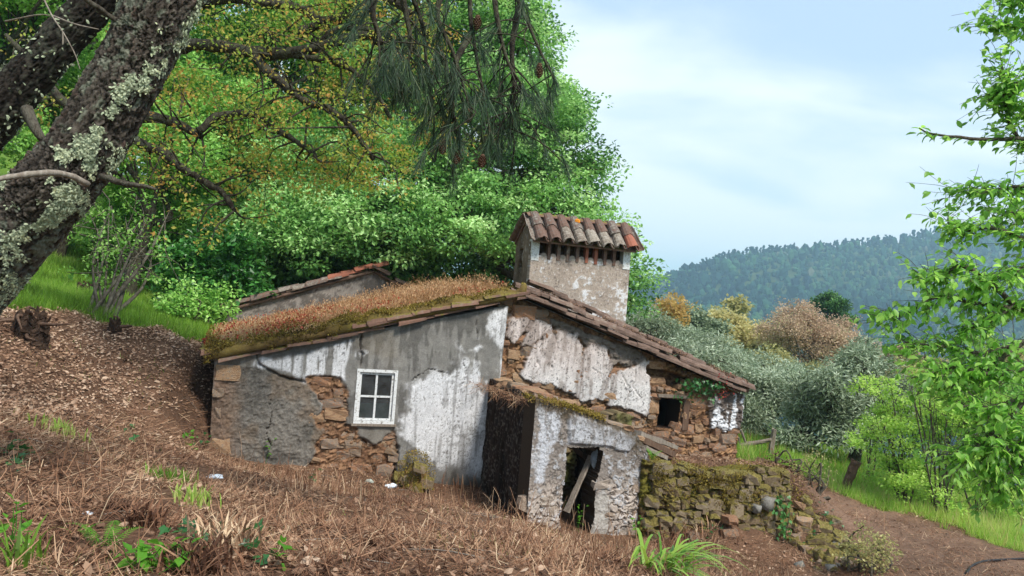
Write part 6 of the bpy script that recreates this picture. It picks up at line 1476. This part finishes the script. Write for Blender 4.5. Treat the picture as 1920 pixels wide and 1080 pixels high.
# --- growth on the left roof
def on_roof(u, v):
    s = eL[0] + (rL[0] - eL[0]) * u; z = eL[1] + .05 + (rL[1] - eL[1] - .05) * u; n = .18 - (BK + .1) * v; h, _ = left_roof(s, n); return W(s, z + h - .01, n), s, n
n = 26000; u, v = rng.uniform(.0, .97, n), rng.uniform(0, 1, n); q, s, nn_ = on_roof(u, v); dens = np.clip(.48 + 1.1 * fbm(s * 1.1, nn_ * 1.1, 0, 3, 321) + .25 * (v > .12) - .45 * (v < .05), 0, 1); k = rng.random(n) < dens; q, s, nn_, u, v = q[k], s[k], nn_[k], u[k], v[k]; n = len(q)
hh = rng.uniform(.05, .22, n) * (.5 + .6 * u) * np.where(v < .12, .5, 1) * (1 + 1.1 * fbm(s * 2.2, nn_ * 2.2, 0, 3, 322)); dr = norm(rng.normal(size=(n, 3)) * [.4, .4, .05] + [0, 0, 1])
V, F, kk = scatter(T_BLADE, q, dr, rdir(n), hh, np.full(n, .0095)); ti = np.clip(.5 + .4 * fbm(s * .9, nn_ * .9, 0, 3, 323) + rng.normal(size=n) * .2, 0, 1)
tip = q + dr * hh[:, None]; V2, F2, k2 = scatter(T_LONG, tip - dr * .03, norm(dr + rng.normal(size=(n, 3)) * .3), rdir(n), np.full(n, .05), np.full(n, .06))
o = mk('roof_grass', np.vstack([V, V2]), np.vstack([F, F2 + len(V)]), M_ROOFGRASS, tint=np.concatenate([np.repeat(ti, kk), np.repeat(np.clip(ti + .2, 0, 1), k2)])); tag(o, 'dry pinkish grass growing all over the left roof', kind='stuff')
RED = [(.03, .35, .30), (.10, .6, .25), (.3, .42, .16), (.22, .25, .12), (.52, .28, .12), (.62, .55, .16), (.85, .3, .12), (.18, .75, .25), (.4, .7, .15)]
uu, vv = [], []
for a, b_, r in RED: uu.append(a + rng.normal(size=280) * r * .45); vv.append(b_ + rng.normal(size=280) * r * .9)
u, v = np.clip(np.concatenate(uu), 0, .97), np.clip(np.concatenate(vv), .04, 1); q, s, nn_ = on_roof(u, v); n = len(q)
V, F, kk = scatter(T_LEAF, q + [0, 0, .03] + rng.uniform(0, .10, (n, 1)) * UP, norm(rdir(n) + [0, 0, .4]), rdir(n), rng.uniform(.03, .06, n))
o = mk('roof_stonecrop', V, F, M_SEDUM, tint=np.repeat(np.clip(rng.normal(.45, .25, n), 0, 1), kk)); tag(o, 'patches of red stonecrop on the left roof', kind='stuff')
# moss along the verge and over the eave
n = 52000; u = rng.uniform(0, .995, n); v = np.abs(rng.normal(size=n)) * .11; u[:15000] = rng.uniform(0, .55, 15000); v[:15000] = rng.uniform(0, .02, 15000); am = .5 + .9 * fbm(u * 9, v * 3, 0, 4, 325); k = (rng.random(n) < np.clip(am, .08, 1)) & (v < 1); u, v = u[k], v[k]; q, s, nn_ = on_roof(u, v); n = len(q)
lump = np.clip(.06 + .26 * fbm(s * 3.4, nn_ * 3 + 5, 0, 4, 327), 0, .24) * sstep(.62, .3, u + 0 * v) + .02
q = q + UP * (lump * rng.uniform(0, 1, n))[:, None] + HN * (rng.uniform(-.02, .06, n) * (v < .05))[:, None] - UP * (rng.uniform(0, .15, n) * (v < .035) * sstep(.62, .4, u) * np.clip(.5 + 1.4 * fbm(s * 5, 3, 0, 3, 328), 0, 1.4))[:, None]
V, F, kk = scatter(T_LEAF, q, norm(rdir(n) + [0, 0, .6]), rdir(n), rng.uniform(.018, .042, n))
o = mk('roof_moss', V, F, M_MOSS, tint=np.repeat(np.clip(.42 + .5 * fbm(s * 2, nn_ * 2, 0, 3, 329) + rng.normal(size=n) * .2, 0, 1), kk)); tag(o, 'yellow brown moss cushions along the roof verge', kind='stuff')
# moss and dry growth on the right verge, on the shed top and on the stone wall
def moss_on(name, label, pts, mat, size, tint, spread):
    n = len(pts); p = pts + rng.normal(size=(n, 3)) * spread
    V, F, kk = scatter(T_LEAF, p, norm(rdir(n) + [0, 0, .5]), rdir(n), rng.uniform(*size, n)); o = mk(name, V, F, mat, tint=np.repeat(np.clip(tint + .35 * fbm(p[:, 0] * 3, p[:, 1] * 3, p[:, 2] * 3, 3, 331) + rng.normal(size=n) * .2, 0, 1), kk)); tag(o, label, kind='stuff'); return o
s = rng.uniform(0.02, TL, 17000); zt = ttop(s); dz = rng.exponential(.22, len(s)); z = zt - dz + .04; k = (z > -3.4) & (rng.random(len(s)) < np.clip(.25 + 1.6 * fbm(s * 2.2, z * 3, 0, 4, 333), 0, 1)); s, z = s[k], z[k]
moss_on('wall_moss', 'olive yellow moss growing over the dry stone wall', WT(s, z, np.where(z > ttop(s) - .03, rng.uniform(-.5, .04, len(s)), rng.uniform(-.02, .035, len(s)))), M_MOSS, (.014, .034), .45, .012)
i_ = rng.integers(0, 60, 5200); q_ = ep[i_] + rng.normal(size=(5200, 3)) * [.17, .17, 0]; q_[:, 2] = H(q_[:, 0], q_[:, 1]) + .02; k = fbm(q_[:, 0] * 4, q_[:, 1] * 4, 0, 3, 345) > -.15
moss_on('bank_moss', 'moss and dry growth over the crumbled end of the stone wall', q_[k], M_MOSS, (.016, .045), .35, .02)
a_ = rdir(1100); a_[:, 2] = np.abs(a_[:, 2]) * 1.2 - .2; moss_on('heap_moss', 'moss and dry fern over the small rubble heap', c0 + a_ * [.29, .33, .5] - [0, 0, .06], M_MOSS, (.016, .04), .45, .025)
u = rng.uniform(0, 1, 9000); sx = u * eR[0]; zx = .1 + u * (eR[1] - .1); k = fbm(u * 8, 0, 0, 3, 335) > -.05; sx, zx = sx[k], zx[k]
moss_on('verge_litter', 'dry leaves and moss caught along the right roof edge', W(sx, zx + .13, rng.uniform(-.6, .12, len(sx))), M_LITTER, (.02, .045), .35, .02)
s = rng.uniform(-.05, 1.7, 9000); zz_ = np.interp(s, ta[:, 0], ta[:, 1]); k = fbm(s * 3, 0, 0, 3, 337) > -.25; s, zz_ = s[k], zz_[k]; n = len(s)
moss_on('shed_moss', 'yellow moss and dirt lying on top of the shed wall', WA(s, zz_ + rng.uniform(-.02, .05, n), rng.uniform(-.42, .04, n)), M_MOSS, (.016, .04), .5, .015)
# dry roots and straw hanging over the dark side wall
n = 380; s = rng.uniform(.0, SD, n); b_ = WS(s, zt0 + .02 + 0 * s, rng.uniform(-.02, .35, n)); dr = norm(rng.normal(size=(n, 3)) * .5 + np.array([-.3, -.25, -.15])); V, F, kk = scatter(T_STRIP, b_, dr, rdir(n), rng.uniform(.06, .24, n), np.full(n, .004))
o = mk('hanging_straw', V, F, M_STRAW, tint=np.repeat(np.clip(rng.normal(.5, .2, n), 0, 1), kk)); tag(o, 'dry straw and roots hanging over the dark shed wall', kind='stuff')
lay_stones(side, lambda s, z, w, h: abs(z - zt0 - .03) < .05, .3, SD - .1, zt0 - .1, zt0 + .15, SM_RUBBLE, -.05, .3, 22, xt=-HN, xn=-HT, toworld=WS, sizes=((.18, .34, .08, .15, 300), (.1, .18, .06, .1, 400)))

# --- climbing and rooting leaves as single leaves
def leaf_plant(name, label, cat, base, pts, nrm_, size, mat, tpl, group=None, stems=None, stem_mat=None, maxparts=300, tint=.5, hang=.6):
    t = thing(name, label, cat, base, group); lm_ = mesh_data('leaf', tpl[0], tpl[1], mat, tint=np.full(len(tpl[0]), tint))
    for p in pts[:maxparts]:
        d = norm(rng.normal(size=3) * [.7, .7, .4] + [0, 0, -hang]); up = norm(nrm_ + rng.normal(size=3) * .4); y = norm(np.cross(up, d)); z = np.cross(d, y); s = rng.uniform(*size)
        inst('leaf', lm_, t, frame(d, y, z, p, (s, s, s)))
    if stems:
        mb = MB()
        for st, r in stems: mb = MB(); mb.tube(smooth_path(st, 14), np.linspace(r, r * .5, 14), 5, False); mb.build('stem', stem_mat or M_BARK, t, smooth=True)
    return t
def PF(px, py, off=.05): s, z = Fh(px, py, off); return W(s, z, off)
pts = [PF(rng.normal(1308, 17), rng.normal(728, 11), rng.uniform(.02, .22)) for _ in range(120)] + [PF(rng.normal(1344, 10), rng.normal(722, 8), rng.uniform(.1, .22)) for _ in range(30)]
leaf_plant('ivy_plant', 'green ivy hanging under the right eave above the small dark opening', 'ivy', PF(1300, 740), pts, HN, (.05, .085), M_IVY, T_IVY, 'ivy plants', [([PF(1330, 715), PF(1310, 730), PF(1290, 742), PF(1270, 800)], .008)])
pts = [PF(rng.normal(1358, 8), rng.normal(722, 14), rng.uniform(.08, .24)) for _ in range(60)]
leaf_plant('red_vine', 'small red leaved vine at the end of the right eave', 'vine', PF(1358, 735), pts, HN, (.035, .06), M_REDVINE, T_LEAF)
pts = [WT(*[np.array(a) for a in Ft(rng.normal(1468, 9), rng.uniform(925, 1010), .1)], rng.uniform(.05, .18)) for _ in range(60)]
leaf_plant('ivy_plant', 'ivy strand climbing the right end of the mossy wall', 'ivy', WT(*Ft(1470, 1015), .15), pts, TN, (.05, .08), M_IVY, T_IVY, 'ivy plants', [([WT(*Ft(1460, 1015), .1), WT(*Ft(1472, 960), .1), WT(*Ft(1462, 925), .1)], .008)], tint=.75)
def ground_leaves(px, py, n, sx, sy, up=.06):
    out = []
    for _ in range(n): q = gpt(rng.normal(px, sx), rng.normal(py, sy)); out.append(q + [0, 0, rng.uniform(.01, up)])
    return out
for px, py, n, sx, sy, sz, mt, lb in ((30, 862, 46, 22, 12, (.04, .08), M_IVY, 'ivy patch at the left edge of the slope'), (365, 1018, 22, 26, 14, (.05, .085), M_IVY, 'dark ivy leaves left of the spiky straw tuft'), (490, 1035, 8, 14, 12, (.05, .08), M_IVY, 'few ivy leaves beside a stem at the bottom'),
        (590, 905, 9, 8, 10, (.04, .07), M_IVY, 'single ivy seedling before the stone patch'), (840, 880, 14, 8, 8, (.03, .05), M_IVY, 'tiny seedlings at the foot of the white wall'), (1330, 1000, 26, 22, 12, (.04, .07), M_IVY, 'ivy sprigs in the dry grass at the foot of the mossy wall'),
        (1545, 1010, 50, 16, 30, (.04, .075), M_IVY, 'ivy covering the earth corner right of the mossy wall'), (380, 835, 12, 10, 8, (.04, .07), M_IVY, 'young green leaves at the house corner by the bank'), (245, 815, 8, 8, 8, (.05, .08), M_IVY, 'dark leaves low on the bank'), (525, 1062, 8, 10, 10, (.05, .08), M_FERN, 'light green seedling at the bottom edge')):
    leaf_plant('ivy_plant' if mt is M_IVY else 'seedling', lb, 'ivy' if mt is M_IVY else 'seedling', gpt(px, py), ground_leaves(px, py, n, sx, sy, .12), UP, sz, mt, T_IVY, 'ivy plants' if mt is M_IVY else None, hang=.05, tint=.4)
def nettle(label, px, py, h, n, group='leafy weeds'):
    b_ = gpt(px, py); pts = []; st = []
    for k in range(n):
        s = b_ + rng.normal(size=3) * [.05, .05, 0]; tp = s + [rng.normal() * .05, rng.normal() * .05, h * rng.uniform(.6, 1.1)]; st.append(([s, (s + tp) / 2 + rng.normal(size=3) * .01, tp], .004))
        pts += [s + (tp - s) * a + rng.normal(size=3) * .02 for a in np.linspace(.3, 1, 6)]
    leaf_plant('leafy_weed', label, 'weed', b_, pts, UP, (.05, .09), M_FERN, T_LEAF, group, st, M_FERN, tint=.4, hang=.1)
nettle('green nettle clump at the bottom edge left of centre', 285, 1072, .12, 9); nettle('upright weed with pale leaves before the shed doorway', 1085, 1000, .34, 2); nettle('leafy weed standing before the dark plaster', 500, 868, .5, 2); nettle('small weed by the dark corner of the bank', 352, 842, .26, 2); nettle('weed left of the fern at the bottom', 20, 1040, .2, 4); nettle('thin weed before the right shed wall', 1190, 1010, .3, 2)
# ferns
def frond(L=.4, pairs=15):
    V = []; F = []; n = 0; r = np.random.default_rng(int(L * 1000))
    for i in range(pairs):
        a = i / (pairs - 1); c = np.array([L * (.12 + .88 * a), 0, .28 * L * math.sin(a * 2.0) - .12 * L * a * a]); w = L * .21 * math.sin(math.pi * (.22 + .76 * a)) ** 1.1 + .004
        for sg in (-1, 1):
            e = c + np.array([w * .35, sg * w, -.06 * w]); m = (c + e) / 2; t_ = np.array([.04 * w + .003, 0, 0])
            V += [c - t_ * .3, m - t_, e, m + t_, c + t_ * .6]; F += [[n, n + 1, n + 3], [n + 1, n + 2, n + 3], [n, n + 3, n + 4]]; n += 5
    rp_ = [[L * a, 0, .28 * L * math.sin(a * 2.0) - .12 * L * a * a] for a in np.linspace(0, 1, 9)]
    v, t_, q_ = tube(rp_, np.linspace(.0035, .001, 9), 3, False); F = [f + [f[2]] for f in F] if False else F
    tri = np.vstack([np.array(F), np.vstack([q_[:, [0, 1, 2]], q_[:, [0, 2, 3]]]) + n]); return mesh_data('frond', np.vstack([np.array(V), v]), tri, M_FERN, tint=np.full(n + len(v), .5))
FR = [frond(.30), frond(.38), frond(.24)]
def fern(label, px, py, n, sc=1.0, tilt=.5, at=None):
    b_ = gpt(px, py) if at is None else at; t = thing('fern', label, 'fern', b_, 'ferns')
    for k in range(n):
        a = rng.uniform(0, 6.28); e = tilt * rng.uniform(.6, 1.4); x = np.array([math.cos(a) * math.cos(e), math.sin(a) * math.cos(e), math.sin(e)]); y = norm(np.cross(UP, x)); z = np.cross(x, y); s = sc * rng.uniform(.7, 1.15)
        inst('frond', FR[rng.integers(3)], t, frame(x, y, z, b_ + rng.normal(size=3) * [.02, .02, .0], (s, s, s)))
fern('bright green fern in the straw near the pine cone', 195, 1026, 9, .66, .35); fern('fern at the bottom edge below the dark ivy leaves', 330, 1066, 5, .6, .3); fern('small fern sprig left of the bright fern', 150, 1005, 4, .5); fern('young fern by the shed doorway', 1062, 960, 4, .7, .9)
fern('fern growing on the left end of the mossy wall top', 1222, 862, 6, .8, .5, PA(1222, 862, -.1)); fern('lush fern clump in the hollow behind the bank', 345, 575, 10, 2.2, .7, gpt(340, 600))
# strap leaved plant at the bottom right
b_ = gpt(1225, 1074); ir = thing('strap_leaved_plant', 'clump of arching yellow green strap leaves at the bottom right of centre', 'plant', b_)
for k in range(72):
    a = rng.normal(-.1, 1.15); L = rng.uniform(.28, .6); r_ = np.array([math.cos(a), math.sin(a), 0]); sd = np.array([-r_[1], r_[0], 0]) * rng.uniform(.008, .014); up_ = rng.uniform(.55, 1.35); V = []; p0 = b_ + rng.normal(size=3) * [.08, .06, 0]
    for i in range(7):
        t_ = i / 6; q = p0 + r_ * L * t_ * .95 + UP * (up_ * L * (t_ - .78 * t_ ** 2.2)); w = sd * (1 - t_ ** 3) ; V += [q - w, q + w]
    c = mk('leaf', np.array(V), np.array([[2 * i, 2 * i + 1, 2 * i + 3, 2 * i + 2] for i in range(6)]), M_IRIS, ir, tint=np.full(14, .45), smooth=True)
# shrubby growth at the earth corner
shrub('low_bush', 'low olive green bush on the earth corner beside the track', 1625, 1060, 10.7, .35, .6, M_YELLOW, 26, .045, 9, dens=70, crad=.12, tint0=.2)
shrub('low_bush', 'wispy bush with reddish tips on the terrace edge', 1525, 885, 13.0, .3, .6, M_YELLOW, 12, .05, 12, dens=50, crad=.12, tint0=.1)
shrub('low_bush', 'low dry brown growth along the terrace above the mossy wall', 1460, 880, 13.2, .3, .22, M_LITTER, 22, .05, 6, dens=50, crad=.12, tint0=.25)

# ------------------------------------------------------------------ small things
def log(name, label, cat, p0, p1, r0, r1, mat, group=None, sides=9, rough_=.12):
    p = smooth_path([p0, (np.array(p0) + np.array(p1)) / 2 + rng.normal(size=3) * .02, p1], 12); V, T, Q = tube(p, np.linspace(r0, r1, 12), sides)
    V = V + rng.normal(size=V.shape) * r0 * rough_; o = mk(name, V, [T, Q], mat); tag(o, label, cat, group); return o
def GPd(px, py, d, dz=0): q = P(px, py, d); q[2] = float(H(q[0], q[1])) + dz; return q
# wooden rail behind the house
fe = thing('rail_fence', 'weathered grey wooden rail fixed to a post with slanting braces by the olive trees', 'fence', GPd(1430, 858, 18))
for nm, p0, p1, r in (('post', (1441,872,18), (1452,805,18), .075), ('rail', (1386,836,18), (1448,824,18), .055), ('brace', (1389,806,18), (1412,866,18), .03), ('brace', (1384,820,18.05), (1400,866,18.1), .025)):
    mb = MB(); p = smooth_path(PP(p0, p1), 8); V, T, Q = tube(p, np.linspace(r, r * .8, 8), 7); mb.add(V + rng.normal(size=V.shape) * r * .1, T, Q); mb.build(nm, M_WOOD, fe)
log('leaning_post', 'thick brown wooden post leaning right at the track edge', 'post', P(1583, 925, 15.3), P(1606, 864, 15.3), .085, .10, M_DARKWOOD)
for k in range(0): pass
# black hose in the lower right corner
hp_ = [gpt(x_, y_) + [0, 0, .02] for x_, y_ in ((1812, 1078), (1822, 1064), (1845, 1055), (1880, 1052), (1919, 1050), (1960, 1049))]
mb = MB(); mb.tube(smooth_path(hp_, 40), .016, 8); o = mb.build('hose', rough_mat('black_hose', [lin(30,30,32), lin(48,48,50)], 20, .5, .1), smooth=True); tag(o, 'black hose curving over the dirt track at the lower right', 'hose')
# scraps of plastic
M_BAG = rough_mat('white_plastic', [lin(196,206,216), lin(226,232,238), lin(150,170,190)], 9, .4, .5, 30, .01, spec=.5)
def scrap(label, px, py, r, mat, at=None):
    v, f = IC; b_ = gpt(px, py) if at is None else at; q = v * (1 + .35 * fbm(v[:, 0] * 2.2 + px, v[:, 1] * 2.2, v[:, 2] * 2.2, 3, 341)[:, None] + .12 * rng.normal(size=(len(v), 1))) * [r, r * .8, r * .42] + b_ + [0, 0, r * .25]
    o = mk('plastic_scrap', q, f, mat); tag(o, label, 'litter', 'plastic scraps')
scrap('crumpled white plastic bag at the foot of the wall under the window', 733, 914, .085, M_BAG); scrap('grey green plastic scrap left of the white bag', 692, 905, .07, rough_mat('grey_plastic', [lin(130,140,128), lin(190,194,184)], 9, .6, .4))
scrap('torn blue white plastic scrap on the straw left of the house', 404, 898, .075, M_BAG); scrap('small white scrap beside the pine cone', 164, 965, .03, M_BAG)
def cone(label, px, py, rz, s=1.0):
    b_ = gpt(px, py) + [0, 0, .022]; o = bpy.data.objects.new('pine_cone', CONE); COL.objects.link(o); o.matrix_world = Matrix.Translation(Vector(b_)) @ Matrix.Rotation(rz, 4, 'Z') @ Matrix.Rotation(1.45, 4, 'Y') @ Matrix.Scale(s, 4); tag(o, label, 'pine cone', 'fallen pine cones')
cone('large open pine cone near the white scrap', 190, 958, .2, 1.35); cone('pine cone right of the large open one', 235, 960, .4, 1.0); cone('pine cone beside weeds left of the shed', 702, 1054, 1.2); cone('pine cone in the straw before the shed doorway', 1088, 1042, .3, 1.1); cone('pine cone at the left below the bank', 22, 830, 2.0, 1.1)
M_ROT = rough_mat('rotten_wood', [lin(34,26,21), lin(58,44,35), lin(84,66,52)], 12, .95, .9, 30, .04)
# rotten stumps on the bank
def stump(label, px, py, d, r, h, roots, tilt=(0, 0)):
    b_ = GPd(px, py, d, -.12); t = thing('tree_stump', label, 'stump', b_, 'rotten stumps on the bank'); mb = MB(); an = np.linspace(0, 2 * np.pi, 26, endpoint=False); V = []; nv = 14
    for i in range(nv):
        a = i / (nv - 1); rr = r * (1.25 - .5 * a) * (1 + .35 * fbm(np.cos(an) * 2, np.sin(an) * 2, a * 2 + px, 3, 351)); V.append(np.stack([b_[0] + rr * np.cos(an) + tilt[0] * a, b_[1] + rr * np.sin(an) + tilt[1] * a, b_[2] + h * a * (1 + .7 * fbm(np.cos(an) * 3, np.sin(an) * 3, 0, 3, 353))], -1))
    V = np.array(V).reshape(-1, 3); ii = np.arange(nv - 1)[:, None] * 26; k = np.arange(26)[None]; Q = np.stack([ii + k, ii + (k + 1) % 26, ii + 26 + (k + 1) % 26, ii + 26 + k], -1).reshape(-1, 4)
    V = np.vstack([V, V[-26:].mean(0) - [0, 0, h * .25]]); T = np.array([[len(V) - 1, (nv - 1) * 26 + j, (nv - 1) * 26 + (j + 1) % 26] for j in range(26)])
    V = V + rng.normal(size=V.shape) * r * .07; mk('stump', V, [Q, T], M_ROT, t)
    for j in range(roots):
        a = rng.uniform(0, 6.28); p0 = b_ + [0, 0, h * rng.uniform(.5, 1.0)]; p1 = p0 + np.array([math.cos(a), math.sin(a) * .6 - .3, rng.uniform(-.3, .25)]) * rng.uniform(.3, .7); mb = MB(); mb.tube(smooth_path([p0, (p0 + p1) / 2 + rng.normal(size=3) * .06, p1], 8), np.linspace(.035, .008, 8), 6); mb.build('root', M_DARKWOOD, t, smooth=True)
stump('dark uprooted stump with roots at the left edge of the bank', 48, 655, 10.2, .20, .42, 10, (.05, 0)); stump('little dark stump at the top edge of the bank', 215, 622, 12.1, .09, .3, 2); stump('grassy stump below the many stemmed bush', 160, 552, 15.8, .16, .3, 2)
# stones set in the earth corner
for (px, py, w, lb) in ((1572, 1030, .22, 'grey stone in the earth corner, uppermost'), (1582, 1058, .2, 'tilted grey stone low in the earth corner'), (1560, 1068, .16, 'brown stone at the bottom of the earth corner'), (1500, 1062, .14, 'small stone on the litter before the earth corner')):
    b_ = gpt(px, py); o = bpy.data.objects.new('stone', random.choice(SM_GREY)); COL.objects.link(o); o.location = Vector(b_); o.rotation_euler = rng.normal(size=3) * .4; o.scale = (w, w * .7, w * .8); tag(o, lb, 'stone', 'stones in the earth corner')
